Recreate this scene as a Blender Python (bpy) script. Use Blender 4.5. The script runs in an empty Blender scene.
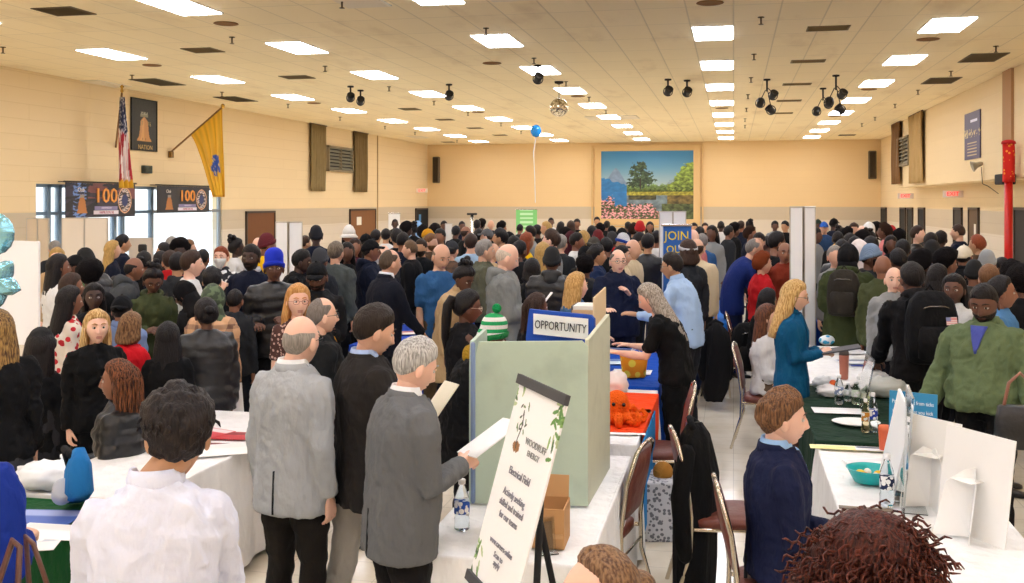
import bpy, math, random
import numpy as np
from mathutils import Vector, Matrix, noise as mnoise
random.seed(7); np.random.seed(7)
SC = bpy.context.scene
R = math.radians
# ---------------------------------------------------------------- camera, world, light, exposure
FPX, YAW, CAMZ, HY = 1010.0, .2159, 2.30, 201.8          # focal length in pixels, turn to the left, height, horizon row
cam_d = bpy.data.cameras.new('camera'); cam = bpy.data.objects.new('camera', cam_d)
SC.collection.objects.link(cam); SC.camera = cam
cam_d.sensor_width = 36; cam_d.sensor_fit = 'HORIZONTAL'; cam_d.lens = 36*FPX/1024
cam_d.shift_y = -(291.5-HY)/1024; cam_d.clip_start = .05; cam_d.clip_end = 300
cam.location = (0, 0, CAMZ); cam.rotation_euler = (R(90), 0, YAW)
SC.view_settings.view_transform = 'Standard'; SC.view_settings.look = 'None'
SC.view_settings.gamma = 1; SC.view_settings.use_curve_mapping = False
SC.view_settings.exposure = 0.27
LAMP = 17.5                                              # radiance of the ceiling panels
wd = bpy.data.worlds.new('world'); SC.world = wd; wd.use_nodes = True
wd.node_tree.nodes['Background'].inputs[0].default_value = (.80, .90, 1, 1)
wd.node_tree.nodes['Background'].inputs[1].default_value = 3.4
CEIL, XL, XR, YB, YF = CAMZ+2.55, -13.4, 5.86, 43.4, -8.0
cs, sn = math.cos(YAW), math.sin(YAW)
def gp(px, d):                                           # image column + distance -> ground point
    xr = (px-512)/FPX*d
    return Vector((xr*cs-d*sn, xr*sn+d*cs, 0))
def at(px, py, d):
    p = gp(px, d); p.z = CAMZ-(py-HY)*d/FPX; return p
def onx(px, X):                                          # column -> (Y, distance) on a wall at X
    r = (px-512)/FPX
    Y = X*(cs+r*sn)/(r*cs-sn)
    return Y, -X*sn+Y*cs
def zof(py, d): return CAMZ-(py-HY)*d/FPX
def dz(py, z): return (CAMZ-z)*FPX/(py-HY)
# ---------------------------------------------------------------- materials
def lin(h):
    h = h.lstrip('#'); c = [int(h[i:i+2], 16)/255 for i in (0, 2, 4)]
    return tuple(((x+.055)/1.055)**2.4 if x > .04045 else x/12.92 for x in c)+(1,)
_M = {}
def mat(kind, hx, **k):
    key = (kind, hx, tuple(sorted(k.items())))
    if key in _M: return _M[key]
    m = bpy.data.materials.new(kind); _M[key] = m; m.use_nodes = True
    nt = m.node_tree; N = nt.nodes; L = nt.links; b = N['Principled BSDF']; S = b.inputs
    c = lin(hx); S['Base Color'].default_value = c; S['Roughness'].default_value = k.get('rough', .8)
    def nd(t, **kw):
        n = N.new(t)
        for a, v in kw.items():
            if a in n.inputs: n.inputs[a].default_value = v
            else: setattr(n, a, v)
        return n
    def tc(scale=(1, 1, 1), what='Object', rot=(0, 0, 0)):
        t = nd('ShaderNodeTexCoord'); mp = nd('ShaderNodeMapping'); mp.inputs['Scale'].default_value = scale
        mp.inputs['Rotation'].default_value = rot
        L.new(t.outputs[what], mp.inputs[0]); return mp.outputs[0]
    def bump(src, dist, st=.5):
        bp = nd('ShaderNodeBump'); bp.inputs['Strength'].default_value = st; bp.inputs['Distance'].default_value = dist
        L.new(src, bp.inputs['Height']); L.new(bp.outputs[0], S['Normal'])
    def mixc(fac, c1, c2):
        mx = nd('ShaderNodeMix', data_type='RGBA'); mx.inputs[6].default_value = c1; mx.inputs[7].default_value = c2
        if fac is not None: L.new(fac, mx.inputs[0])
        L.new(mx.outputs[2], S['Base Color']); return mx
    def ramp(src, a, bb):
        r = nd('ShaderNodeMapRange'); r.inputs[1].default_value = a; r.inputs[2].default_value = bb
        L.new(src, r.inputs[0]); return r.outputs[0]
    if kind in ('cloth', 'leather', 'knit', 'spots', 'plaid', 'camo'): c = tuple(x**1.16 for x in c[:3])+(1,)
    if kind == 'cloth':
        n1 = nd('ShaderNodeTexNoise', Scale=9, Detail=4); L.new(tc((1, 1, .45)), n1.inputs[0])
        mixc(n1.outputs[0], tuple(x*.88 for x in c[:3])+(1,), tuple(min(1, x*1.10+.002) for x in c[:3])+(1,))
        bump(n1.outputs[0], .05, .8); S['Specular IOR Level'].default_value = .18
    elif kind == 'leather':
        n1 = nd('ShaderNodeTexNoise', Scale=14, Detail=4); L.new(tc(), n1.inputs[0]); bump(n1.outputs[0], .02, .5)
        S['Roughness'].default_value = k.get('rough', .38)
    elif kind == 'skin':
        n1 = nd('ShaderNodeTexNoise', Scale=14, Detail=3); L.new(tc(), n1.inputs[0])
        mixc(n1.outputs[0], (c[0]*.93, c[1]*.86, c[2]*.84, 1), (min(1, c[0]*1.06), c[1]*1.04, c[2]*1.04, 1))
        S['Roughness'].default_value = .5; S['Subsurface Weight'].default_value = .08
        S['Subsurface Radius'].default_value = (.012, .005, .003); S['Subsurface Scale'].default_value = .5
    elif kind == 'hair':
        n1 = nd('ShaderNodeTexNoise', Scale=1, Detail=4); L.new(tc((130, 130, 14)), n1.inputs[0])
        h2 = k.get('mix'); c2 = lin(h2) if h2 else tuple(min(1, x*1.5+.002) for x in c[:3])+(1,)
        mixc(ramp(n1.outputs[0], .38, .62), c, c2); bump(n1.outputs[0], .012, .8)
        S['Roughness'].default_value = .5; S['Specular IOR Level'].default_value = .25
    elif kind == 'afro':
        n1 = nd('ShaderNodeTexNoise', Scale=90, Detail=3); L.new(tc(), n1.inputs[0]); bump(n1.outputs[0], .02, 1); S['Specular IOR Level'].default_value = .1
    elif kind == 'knit':
        w = nd('ShaderNodeTexWave', wave_type='BANDS', bands_direction='X', Scale=42, Distortion=1.0); L.new(tc(), w.inputs[0])
        mixc(w.outputs[1], tuple(x*.72 for x in c[:3])+(1,), c); bump(w.outputs[1], .006, .7)
    elif kind == 'beanie_stripe':
        s = nd('ShaderNodeSeparateXYZ'); L.new(tc(), s.inputs[0])
        w = nd('ShaderNodeMath', operation='PINGPONG'); w.inputs[1].default_value = .025; L.new(s.outputs[2], w.inputs[0])
        mixc(ramp(w.outputs[0], .0120, .0122), lin(k['c2']), c)
        n1 = nd('ShaderNodeTexNoise', Scale=120); L.new(tc(), n1.inputs[0]); bump(n1.outputs[0], .01, .6)
    elif kind == 'plaid':
        s = nd('ShaderNodeSeparateXYZ'); L.new(tc((1, 1, 1), rot=(0, 0, .3)), s.inputs[0]); outs = []
        for i in (0, 2):
            w = nd('ShaderNodeMath', operation='PINGPONG'); w.inputs[1].default_value = k.get('s', .04); L.new(s.outputs[i], w.inputs[0])
            g = nd('ShaderNodeMath', operation='GREATER_THAN'); g.inputs[1].default_value = k.get('s', .04)*.68; L.new(w.outputs[0], g.inputs[0]); outs.append(g.outputs[0])
        a = nd('ShaderNodeMath', operation='ADD'); L.new(outs[0], a.inputs[0]); L.new(outs[1], a.inputs[1])
        h = nd('ShaderNodeMath', operation='MULTIPLY'); h.inputs[1].default_value = .5; L.new(a.outputs[0], h.inputs[0])
        mixc(h.outputs[0], c, lin(k['c2']))
    elif kind in ('spots', 'camo'):
        if kind == 'spots':
            v = nd('ShaderNodeTexVoronoi', Scale=k.get('s', 13)); L.new(tc(), v.inputs[0]); f = ramp(v.outputs[0], k.get('t', .36), k.get('t', .36)+.03)
        else:
            v = nd('ShaderNodeTexNoise', Scale=k.get('s', 16)); L.new(tc(), v.inputs[0]); f = ramp(v.outputs[0], .50, .53)
        mixc(f, lin(k['c2']), c)
    elif kind == 'metal':
        S['Metallic'].default_value = 1; S['Roughness'].default_value = k.get('rough', .25)
    elif kind == 'emit':
        S['Emission Color'].default_value = c; S['Emission Strength'].default_value = k['e']
    elif kind == 'glass':
        S['Transmission Weight'].default_value = 1; S['Roughness'].default_value = k.get('rough', .03); S['IOR'].default_value = 1.3
    elif kind == 'ceiling':
        br = nd('ShaderNodeTexBrick', offset=0.0, squash=1.0); L.new(tc(), br.inputs[0])
        for a, v in (('Scale', 1.0), ('Brick Width', .61), ('Row Height', 1.22), ('Mortar Size', .011), ('Mortar Smooth', .1), ('Bias', -.35)): br.inputs[a].default_value = v
        br.inputs['Color1'].default_value = c; br.inputs['Color2'].default_value = tuple(x*.955 for x in c[:3])+(1,)
        br.inputs['Mortar'].default_value = tuple(x*.80 for x in c[:3])+(1,)
        n2 = nd('ShaderNodeTexNoise', Scale=1.3, Detail=6, Roughness=.6); L.new(tc((1, .35, 1)), n2.inputs[0])
        mx = nd('ShaderNodeMix', data_type='RGBA', blend_type='MULTIPLY'); mx.inputs[7].default_value = (.80, .74, .66, 1)
        L.new(ramp(n2.outputs[0], .56, .80), mx.inputs[0]); L.new(br.outputs[0], mx.inputs[6]); L.new(mx.outputs[2], S['Base Color'])
        bump(br.outputs[1], -.006, .6)
    elif kind == 'wall':
        # painted block: pale upper coat, taupe wainscot band, grey-beige below; block courses
        s = nd('ShaderNodeSeparateXYZ'); L.new(tc(), s.inputs[0])
        g1 = ramp(s.outputs[2], 2.085, 2.09); g2 = ramp(s.outputs[2], 1.55, 1.56)
        m1 = nd('ShaderNodeMix', data_type='RGBA'); m1.inputs[6].default_value = lin('#dccfbb'); m1.inputs[7].default_value = lin('#cdbca0')
        L.new(g2, m1.inputs[0])
        m2 = nd('ShaderNodeMix', data_type='RGBA'); L.new(m1.outputs[2], m2.inputs[6]); m2.inputs[7].default_value = c; L.new(g1, m2.inputs[0])
        br = nd('ShaderNodeTexBrick', offset=.5); cx = nd('ShaderNodeCombineXYZ'); sm = nd('ShaderNodeMath', operation='ADD')
        L.new(s.outputs[0], sm.inputs[0]); L.new(s.outputs[1], sm.inputs[1]); L.new(sm.outputs[0], cx.inputs[0]); L.new(s.outputs[2], cx.inputs[1])
        L.new(cx.outputs[0], br.inputs[0])
        for a, v in (('Scale', 1.0), ('Brick Width', 1.9), ('Row Height', .30), ('Mortar Size', .009), ('Mortar Smooth', .3)): br.inputs[a].default_value = v
        br.inputs['Color1'].default_value = (1, 1, 1, 1); br.inputs['Color2'].default_value = (.98, .977, .97, 1); br.inputs['Mortar'].default_value = (.92, .90, .87, 1)
        m3 = nd('ShaderNodeMix', data_type='RGBA', blend_type='MULTIPLY'); m3.inputs[0].default_value = k.get('blk', 1.0)
        L.new(m2.outputs[2], m3.inputs[6]); L.new(br.outputs[0], m3.inputs[7]); L.new(m3.outputs[2], S['Base Color']); bump(br.outputs[1], -.004, .5)
        S['Roughness'].default_value = .75
    elif kind == 'floor':
        br = nd('ShaderNodeTexBrick', offset=0.0); L.new(tc(), br.inputs[0])
        for a, v in (('Scale', 1.0), ('Brick Width', .305), ('Row Height', .305), ('Mortar Size', .003), ('Mortar Smooth', .2)): br.inputs[a].default_value = v
        br.inputs['Color1'].default_value = c; br.inputs['Color2'].default_value = tuple(x*.96 for x in c[:3])+(1,); br.inputs['Mortar'].default_value = tuple(x*.7 for x in c[:3])+(1,)
        n2 = nd('ShaderNodeTexNoise', Scale=3, Detail=5); L.new(tc(), n2.inputs[0])
        mx = nd('ShaderNodeMix', data_type='RGBA', blend_type='MULTIPLY'); mx.inputs[7].default_value = (.86, .82, .76, 1)
        L.new(ramp(n2.outputs[0], .45, .75), mx.inputs[0]); L.new(br.outputs[0], mx.inputs[6]); L.new(mx.outputs[2], S['Base Color'])
        S['Roughness'].default_value = .16; bump(n2.outputs[0], .004, .15)
    elif kind == 'paint':                                # picture stored on the mesh
        a = nd('ShaderNodeVertexColor', layer_name='pic'); L.new(a.outputs[0], S['Base Color']); S['Roughness'].default_value = k.get('rough', .5)
    elif kind == 'foil':
        S['Metallic'].default_value = .75; S['Roughness'].default_value = .22
        n1 = nd('ShaderNodeTexNoise', Scale=30); L.new(tc(), n1.inputs[0]); bump(n1.outputs[0], .01, .4)
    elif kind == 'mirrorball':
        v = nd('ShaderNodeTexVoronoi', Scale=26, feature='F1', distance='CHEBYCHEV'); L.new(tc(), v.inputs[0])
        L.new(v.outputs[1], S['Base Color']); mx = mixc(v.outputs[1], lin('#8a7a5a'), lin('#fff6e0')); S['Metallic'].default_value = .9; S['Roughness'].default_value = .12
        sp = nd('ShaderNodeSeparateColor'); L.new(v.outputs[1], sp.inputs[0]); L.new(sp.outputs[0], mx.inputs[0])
    elif kind == 'wood':
        w = nd('ShaderNodeTexNoise', Scale=3, Detail=5); L.new(tc((8, 8, 1)), w.inputs[0]); mixc(w.outputs[0], tuple(x*.75 for x in c[:3])+(1,), c)
    elif kind == 'plaster':                              # rough painted foam board
        n1 = nd('ShaderNodeTexNoise', Scale=6, Detail=6); L.new(tc((1, 1, 1)), n1.inputs[0])
        mixc(ramp(n1.outputs[0], .5, .75), c, tuple(x*.86 for x in c[:3])+(1,)); bump(n1.outputs[0], .012, .5)
    return m
# ---------------------------------------------------------------- mesh plumbing
ALL = []                                                 # every object, linked to the scene at the end
def mesh(name, V, F, mi=None, smooth=True):
    me = bpy.data.meshes.new(name)
    me.from_pydata([tuple(map(float, v)) for v in V], [], [tuple(int(i) for i in f) for f in F])
    if mi is not None: me.polygons.foreach_set('material_index', np.asarray(mi, dtype=np.int32))
    me.polygons.foreach_set('use_smooth', [smooth]*len(me.polygons)); me.update(); return me
def put(name, me, mats, parent=None, loc=None, rot=None):
    o = bpy.data.objects.new(name, me); ALL.append(o)
    if mats is not None:
        for m in (mats if isinstance(mats, (list, tuple)) else [mats]): me.materials.append(m)
    if parent is not None: o.parent = parent
    if loc is not None: o.location = loc
    if rot is not None: o.rotation_euler = rot
    return o
def thing(name, label, cat, loc=(0, 0, 0), rz=0, group=None):
    o = bpy.data.objects.new(name, None); o.empty_display_size = .1; ALL.append(o); o.location = loc; o.rotation_euler = (0, 0, rz)
    o['label'] = label; o['category'] = cat
    if group: o['group'] = group
    return o
def tag(o, label, cat, group=None):
    o['label'] = label; o['category'] = cat
    if group: o['group'] = group
    return o
def struct(o): o['kind'] = 'structure'; return o
def cat(parts):                                          # join (V,F[,mi]) lists
    V, F, MI, n = [], [], [], 0
    for p in parts:
        v, f = p[0], p[1]; V.append(np.asarray(v, float)); F += [tuple(i+n for i in q) for q in f]
        MI += list(p[2]) if len(p) > 2 and p[2] is not None else [0]*len(f); n += len(v)
    return np.vstack(V), F, MI
def box(x0, x1, y0, y1, z0, z1):
    V = [(x, y, z) for x in (x0, x1) for y in (y0, y1) for z in (z0, z1)]
    return np.array(V, float), [(0, 1, 3, 2), (4, 6, 7, 5), (0, 4, 5, 1), (2, 3, 7, 6), (0, 2, 6, 4), (1, 5, 7, 3)]
def bbox_(x0, x1, y0, y1, z0, z1, b=.004):               # box with chamfered vertical edges and rims
    b = min(b, (x1-x0)/2.2, (y1-y0)/2.2, (z1-z0)/2.2)
    def ring(z, i):
        a, c_, d, e = x0+i, x1-i, y0+i, y1-i; k = b
        return [(a+k, d, z), (c_-k, d, z), (c_, d+k, z), (c_, e-k, z), (c_-k, e, z), (a+k, e, z), (a, e-k, z), (a, d+k, z)]
    return loft([ring(z0, b*.6), ring(z0+b, 0), ring(z1-b, 0), ring(z1, b*.6)])
def loft(rings, cap=True, closed=True):
    n = len(rings[0]); V = np.vstack([np.asarray(r, float) for r in rings]); F = []
    for i in range(len(rings)-1):
        for j in range(n if closed else n-1):
            a, b = i*n+j, i*n+(j+1) % n
            F.append((a, b, b+n, a+n))
    if cap and closed: F.append(tuple(range(n-1, -1, -1))); F.append(tuple(range((len(rings)-1)*n, len(rings)*n)))
    return V, F
def unit(v): v = np.asarray(v, float); return v/(np.linalg.norm(v)+1e-12)
def ell(c, ax, ay, a, b, n=16, e=2.0):
    t = np.arange(n)*2*np.pi/n; C, S_ = np.cos(t), np.sin(t)
    C = np.sign(C)*abs(C)**(2/e); S_ = np.sign(S_)*abs(S_)**(2/e)
    return np.asarray(c, float)+np.outer(C*a, ax)+np.outer(S_*b, ay)
def tube(P, rad, n=10, round_=True, flat=1.0, up=None):
    P = [np.asarray(p, float) for p in P]
    if not hasattr(rad, '__len__'): rad = [rad]*len(P)
    T = [unit(P[min(i+1, len(P)-1)]-P[max(i-1, 0)]) for i in range(len(P))]
    u = np.array(up if up is not None else ((0, 0, 1) if abs(T[0][2]) < .9 else (0, 1, 0)), float)
    rings = []
    for i, (p, r) in enumerate(zip(P, rad)):
        t = T[i]; u = unit(u-t*np.dot(u, t)); w = np.cross(t, u)
        if i == 0 and round_: rings.append(ell(p-t*r*.75, w, u, r*.45, r*.45*flat, n))
        rings.append(ell(p, w, u, r, r*flat, n))
        if i == len(P)-1 and round_: rings.append(ell(p+t*r*.75, w, u, r*.45, r*.45*flat, n))
    return loft(rings)
def ball(c, r, nu=12, nv=8, sc=(1, 1, 1)):
    rings = []
    for i in range(1, nv):
        a = math.pi*i/nv; rings.append([(c[0]+r*sc[0]*math.sin(a)*math.cos(t), c[1]+r*sc[1]*math.sin(a)*math.sin(t), c[2]-r*sc[2]*math.cos(a)) for t in np.arange(nu)*2*math.pi/nu])
    V, F = loft(rings, cap=False); n = len(V); V = np.vstack([V, [(c[0], c[1], c[2]-r*sc[2]), (c[0], c[1], c[2]+r*sc[2])]])
    for j in range(nu):
        F.append((n, (j+1) % nu, j)); F.append((n+1, n-nu+j, n-nu+(j+1) % nu))
    return V, F
def lathe(prof, n=20, c=(0, 0, 0)):
    return loft([[(c[0]+r*math.cos(t), c[1]+r*math.sin(t), c[2]+z) for t in np.arange(n)*2*math.pi/n] for r, z in prof])
def torus(c, Rr, r, ax=(1, 0, 0), ay=(0, 0, 1), n=20, m=6, b=None):
    ax, ay = unit(ax), unit(ay); nz = np.cross(ax, ay); c = np.asarray(c, float); V = []; F = []
    for i in range(n):
        t = 2*math.pi*i/n; d = ax*math.cos(t)+ay*math.sin(t)*(b or 1)
        for j in range(m):
            s = 2*math.pi*j/m; V.append(c+d*Rr+unit(d)*r*math.cos(s)+nz*r*math.sin(s))
    for i in range(n):
        for j in range(m): F.append((i*m+j, ((i+1) % n)*m+j, ((i+1) % n)*m+(j+1) % m, i*m+(j+1) % m))
    return np.array(V), F
def xf(p, M):
    V = np.asarray(p[0]) @ np.asarray(M.to_3x3()).T+np.asarray(M.to_translation()); return (V,)+tuple(p[1:])
def sin3(P, f, ph=0.0):
    P = P*f; x, y, z = P[:, 0], P[:, 1], P[:, 2]
    return (np.sin(x*1.7+1.3*np.sin(y*1.1+ph)+ph)+np.sin(y*1.9+1.5*np.sin(z*1.3+ph*2)+ph)+np.sin(z*1.6+1.4*np.sin(x*1.2+ph)+ph*3))/3
TS = bpy.data.scenes.new('bake')
def fuse(parts, vox, smooth=3, disp=None):
    V, F, _ = cat(parts); me = mesh('t', V, F); o = bpy.data.objects.new('t', me); TS.collection.objects.link(o)
    m = o.modifiers.new('r', 'REMESH'); m.mode = 'VOXEL'; m.voxel_size = vox; m.adaptivity = 0
    if smooth: s = o.modifiers.new('s', 'SMOOTH'); s.iterations = smooth; s.factor = .5
    TS.view_layers[0].update(); dg = TS.view_layers[0].depsgraph; e = o.evaluated_get(dg)
    nm = bpy.data.meshes.new_from_object(e, depsgraph=dg)
    n = len(nm.vertices); V = np.empty(n*3); nm.vertices.foreach_get('co', V); V = V.reshape(-1, 3)
    if disp is not None:
        Nn = np.empty(n*3); nm.vertices.foreach_get('normal', Nn); V = V+Nn.reshape(-1, 3)*disp(V)[:, None]
    F = [tuple(p.vertices) for p in nm.polygons]
    bpy.data.objects.remove(o); bpy.data.meshes.remove(me); bpy.data.meshes.remove(nm)
    return V, F
def text(body, size, M, m, parent, name='lettering', ext=.001, align='CENTER', sx=1.0):
    c = bpy.data.curves.new(name, 'FONT'); c.body = body; c.size = size; c.extrude = ext; c.align_x = align; c.align_y = 'CENTER'; c.resolution_u = 2
    o = bpy.data.objects.new('t', c); TS.collection.objects.link(o); TS.view_layers[0].update(); dg = TS.view_layers[0].depsgraph
    me = bpy.data.meshes.new_from_object(o.evaluated_get(dg), depsgraph=dg); bpy.data.objects.remove(o); me.name = name
    o = put(name, me, None, parent); me.materials.clear(); me.materials.append(m)
    o.matrix_local = M @ Matrix.Diagonal((sx, 1, 1, 1)); return o
def frame_m(o, x, y):                                    # matrix from origin, x axis, y axis
    x = Vector(x).normalized(); z = x.cross(Vector(y)).normalized(); y = z.cross(x)
    return Matrix(((x.x, y.x, z.x, o[0]), (x.y, y.y, z.y, o[1]), (x.z, y.z, z.z, o[2]), (0, 0, 0, 1)))
def picture(name, fn, O, U, Vv, nu, nv, parent=None, thick=.01, wob=None, rough=.5):
    """a flat printed panel: O lower-left corner, U and Vv edge vectors, fn(u,v)->rgb (display values) on a grid"""
    u, v = np.meshgrid(np.linspace(0, 1, nu), np.linspace(0, 1, nv)); O, U, Vv = map(lambda q: np.asarray(q, float), (O, U, Vv))
    P = O+u[..., None]*U+v[..., None]*Vv
    nrm = unit(np.cross(U, Vv))
    if wob is not None: P = P+wob(u, v)[..., None]*nrm
    P = P.reshape(-1, 3); F = [(j*nu+i, j*nu+i+1, (j+1)*nu+i+1, (j+1)*nu+i) for j in range(nv-1) for i in range(nu-1)]
    n = len(P); F2 = [tuple(k+n for k in f[::-1]) for f in F]
    rim = [j for j in range(nu)]+[j*nu+nu-1 for j in range(1, nv)]+[(nv-1)*nu+i for i in range(nu-2, -1, -1)]+[j*nu for j in range(nv-2, 0, -1)]
    F3 = [(rim[(i+1) % len(rim)], rim[i], rim[i]+n, rim[(i+1) % len(rim)]+n) for i in range(len(rim))]
    me = mesh(name, np.vstack([P, P-nrm*thick]), F+F2+F3, smooth=wob is not None)
    col = fn(u.ravel(), v.ravel()); col = np.clip(col, 0, 1); col = np.where(col > .04045, ((col+.055)/1.055)**2.4, col/12.92)
    at_ = me.color_attributes.new('pic', 'FLOAT_COLOR', 'POINT'); A = np.ones((2*n, 4)); A[:n, :3] = col; A[n:, :3] = col
    at_.data.foreach_set('color', A.ravel())
    return put(name, me, mat('paint', '#ffffff', rough=rough), parent)
def rgb(h): h = h.lstrip('#'); return np.array([int(h[i:i+2], 16)/255 for i in (0, 2, 4)])
# ---------------------------------------------------------------- people
SK = {'1': '#efc3aa', '2': '#dcae92', '3': '#c1936f', '4': '#8e614a', '5': '#674434', '6': '#452e25'}
def sstep(a, b, x): t = np.clip((x-a)/(b-a), 0, 1); return t*t*(3-2*t)
_HD = {}
def head_dirs(nu, nv):
    if (nu, nv) not in _HD:
        D = []
        for i in range(1, nv):
            a = math.pi*i/nv
            for j in range(nu):
                t = 2*math.pi*j/nu+math.pi/2; D.append((math.sin(a)*math.cos(t), math.sin(a)*math.sin(t), -math.cos(a)))
        D += [(0, 0, -1), (0, 0, 1)]; F = []; n = (nv-1)*nu
        for i in range(nv-2):
            for j in range(nu):
                a, b = i*nu+j, i*nu+(j+1) % nu; F.append((a, b, b+nu, a+nu))
        for j in range(nu): F.append((n, (j+1) % nu, j)); F.append((n+1, n-nu+j, n-nu+(j+1) % nu))
        _HD[(nu, nv)] = (np.array(D), F)
    return _HD[(nu, nv)]
def head_surf(D, fem=False):
    x, y, z = D[:, 0], D[:, 1], D[:, 2]
    low = sstep(0, -1, z); a = .077*(1-.30*low); f = y > 0
    b = np.where(f, .092-.004*low, .098-.045*low); c = np.where(z < 0, .120, .117)
    P = np.stack([x*a, y*b, z*c], 1)
    P[:, 1] += .012*low*sstep(-.2, .6, y)
    X, Y, Z = P[:, 0], P[:, 1], P[:, 2]; fr = sstep(.02, .07, Y)
    g = lambda x0, z0, sx, sz: np.exp(-((X-x0)/sx)**2-((Z-z0)/sz)**2)
    dy = np.zeros(len(P))
    for s in (-1, 1):
        dy -= .011*g(s*.031, .006, .017, .012); dy += .004*g(s*.030, .030, .022, .008); dy += .005*g(s*.042, -.025, .018, .016)
    dy += .024*g(0, -.033, .012, .013)+.014*g(0, -.012, .009, .018)+.006*g(0, .004, .008, .02)
    dy += .007*g(0, -.058, .022, .006)+.008*g(0, -.071, .019, .006)-.006*g(0, -.0645, .026, .003)
    dy -= .004*g(0, -.086, .02, .006); dy += .010*g(0, -.104, .022, .014)
    P[:, 1] += dy*fr*(.92 if fem else 1)
    if not fem: P[:, 0] *= 1+.05*sstep(-.03, -.09, Z)
    return P
def shell(nu, nv, fn, noise=0, nf=60, lift=None):
    """offset copy of the skull: fn(P) gives thickness (negative = under the skin)"""
    D, F = head_dirs(nu, nv); P = head_surf(D); t = fn(P, D)
    if noise: t = t+np.where(t > .003, noise*sin3(P, nf, 1.7)+noise*.6*sin3(P, nf*2.3, .4), 0)
    Q = P+D*t[:, None]
    if lift is not None: Q = lift(Q, P, t)
    keep = [f for f in F if max(t[i] for i in f) > -.002]
    return Q, keep
def hline(P, front=.068, side=.012, back=-.075):
    return np.interp(P[:, 1], [-.1, -.06, -.03, .0, .03, .06, .1], [back, back+.01, back*.4, side-.017, front-.034, front-.013, front])
def lod_n(l): return ((18, 14), (34, 26), (80, 60))[l]
def hair_parts(st, l, fem):
    nu, nv = lod_n(l); out = []; cap = lambda **k: shell(nu, nv, **k)
    if st in ('short', 'buzz', 'neat', 'curly', 'afro', 'med', 'bob', 'long', 'pony', 'bun', 'updo', 'braids', 'sidelong', 'bighair', 'halfup'):
        th = {'short': .016, 'buzz': .005, 'neat': .016, 'curly': .032, 'afro': .062, 'med': .020}.get(st, .020)
        nz = {'curly': .008, 'afro': .008, 'med': .005, 'bighair': .006}.get(st, .002)
        if st == 'med': nz = .007
        if st == 'bighair': th = .045
        def fn(P, D):
            hl = hline(P, front=.112 if st == 'bun' and l == 2 else .098 if st == 'bun' else .082 if fem else .068, back={'buzz': -.055, 'short': -.066, 'neat': -.068}.get(st, -.085)); e_ = P[:, 2]-hl
            m = sstep(-.002, .008, e_); tp = (sstep(0, .06, e_)*.85+.15) if st in ('short', 'neat', 'med', 'buzz') else (.35+.65*sstep(0, .04, e_))
            q = .30+.70*sstep(-.02, .06, P[:, 2]+.3*np.maximum(-P[:, 1]-.02, 0)*(st == 'med')) if not fem else 1
            if st == 'med': q = .6+.4*q
            if fem: tp = tp*(1-.5*np.exp(-(P[:, 0]/.006)**2)*(P[:, 1] > .0))
            return m*(th*q*tp+.0035)-.0035*(1-m)
        out.append(cap(fn=fn, noise=nz, nf={'afro': 60, 'med': 42}.get(st, 75)))
        if l == 2 and st == 'curly':      # combed locks
            rs = random.Random(3)
            for i in range(150 if st == 'med' else 90):
                t = rs.uniform(0, 2*math.pi); a = rs.uniform(.05, 1.35); D = np.array([[math.sin(a)*math.cos(t), math.sin(a)*math.sin(t), math.cos(a)]])
                P = head_surf(D)
                if (P[0, 2] < hline(P)+.012).any(): continue
                p = P[0]+D[0]*th*.8; d = unit(np.array([rs.uniform(-.5, .5)+D[0, 0]*.4, D[0, 1]-.35, -.25])); d = unit(d-D[0]*np.dot(d, D[0])*.7)
                L_ = rs.uniform(.02, .035)*(1.3 if st == 'med' else 1)
                out.append(tube([p-D[0]*.004, p+d*L_*.5+D[0]*.003, p+d*L_], [.004, .005, .0015], 5, False))
    if st in ('bald', 'balding', 'rim'):
        def fn(P, D):
            m = sstep(0, .02, P[:, 2]-hline(P, back=-.08))
            top = sstep(.060, .028, P[:, 2]+.25*np.maximum(P[:, 1], 0)+.004*np.sin(P[:, 0]*90)) if st != 'balding' else np.maximum(sstep(.085, .06, P[:, 2]), sstep(.0, -.03, P[:, 1])*.8)
            return m*top*sstep(.055, .03, P[:, 1])*(.006 if st == 'rim' else .010)*(0 if st == 'bald' else 1)+m*top*.0-.0035
        if st != 'bald': out.append(cap(fn=fn))
    if st in ('long', 'bob', 'braids', 'sidelong', 'bighair', 'halfup'):
        Lz = {'long': .42, 'bob': .20, 'braids': .36, 'sidelong': .50, 'bighair': .30, 'halfup': .34}[st]; rings = []; n = (16, 30, 60)[l]
        big = 1.18 if st == 'bighair' else 1
        for i, q in enumerate(np.linspace(0, 1, (7, 12, 22)[l])):
            z = .085-q*(Lz+.02); a = np.interp(z, [-.5, -.3, -.12, -.02, .05, .09], [.085, .105, .112, .100, .088, .05])*big
            b = np.interp(z, [-.5, -.3, -.15, -.02, .05, .09], [.035, .055, .075, .082, .080, .05])*big; y0 = np.interp(z, [-.5, -.3, -.15, 0, .09], [-.115, -.095, -.058, -.030, -.015])
            a *= 1-.35*max(0, (q-.85)/.15); rg = ell((0, y0, z), (1, 0, 0), (0, 1, 0), a, b, n)
            cut = np.interp(abs(rg[:, 0]), [0, .055, .08, .11], [-.045, -.035, .02, .03]) if z < .05 else 9
            if .0 < z < .088: cut = np.interp(abs(rg[:, 0]), [0, .03, .06, .08, .11], [-.005, .015, .03, .04, .05])+max(0, z-.055)*1.2
            rg[:, 1] = np.minimum(rg[:, 1], cut)
            t = np.arange(n)*2*np.pi/n; w = 1+.035*np.sin(t*11+q*5)+.02*np.sin(t*23-q*9)+(.05*np.sin(t*5+q*16) if st == 'bighair' else 0)
            rg[:, 0] *= w; rg[:, 1] = y0+(rg[:, 1]-y0)*w; rings.append(rg)
        out.append(loft(rings))
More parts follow.
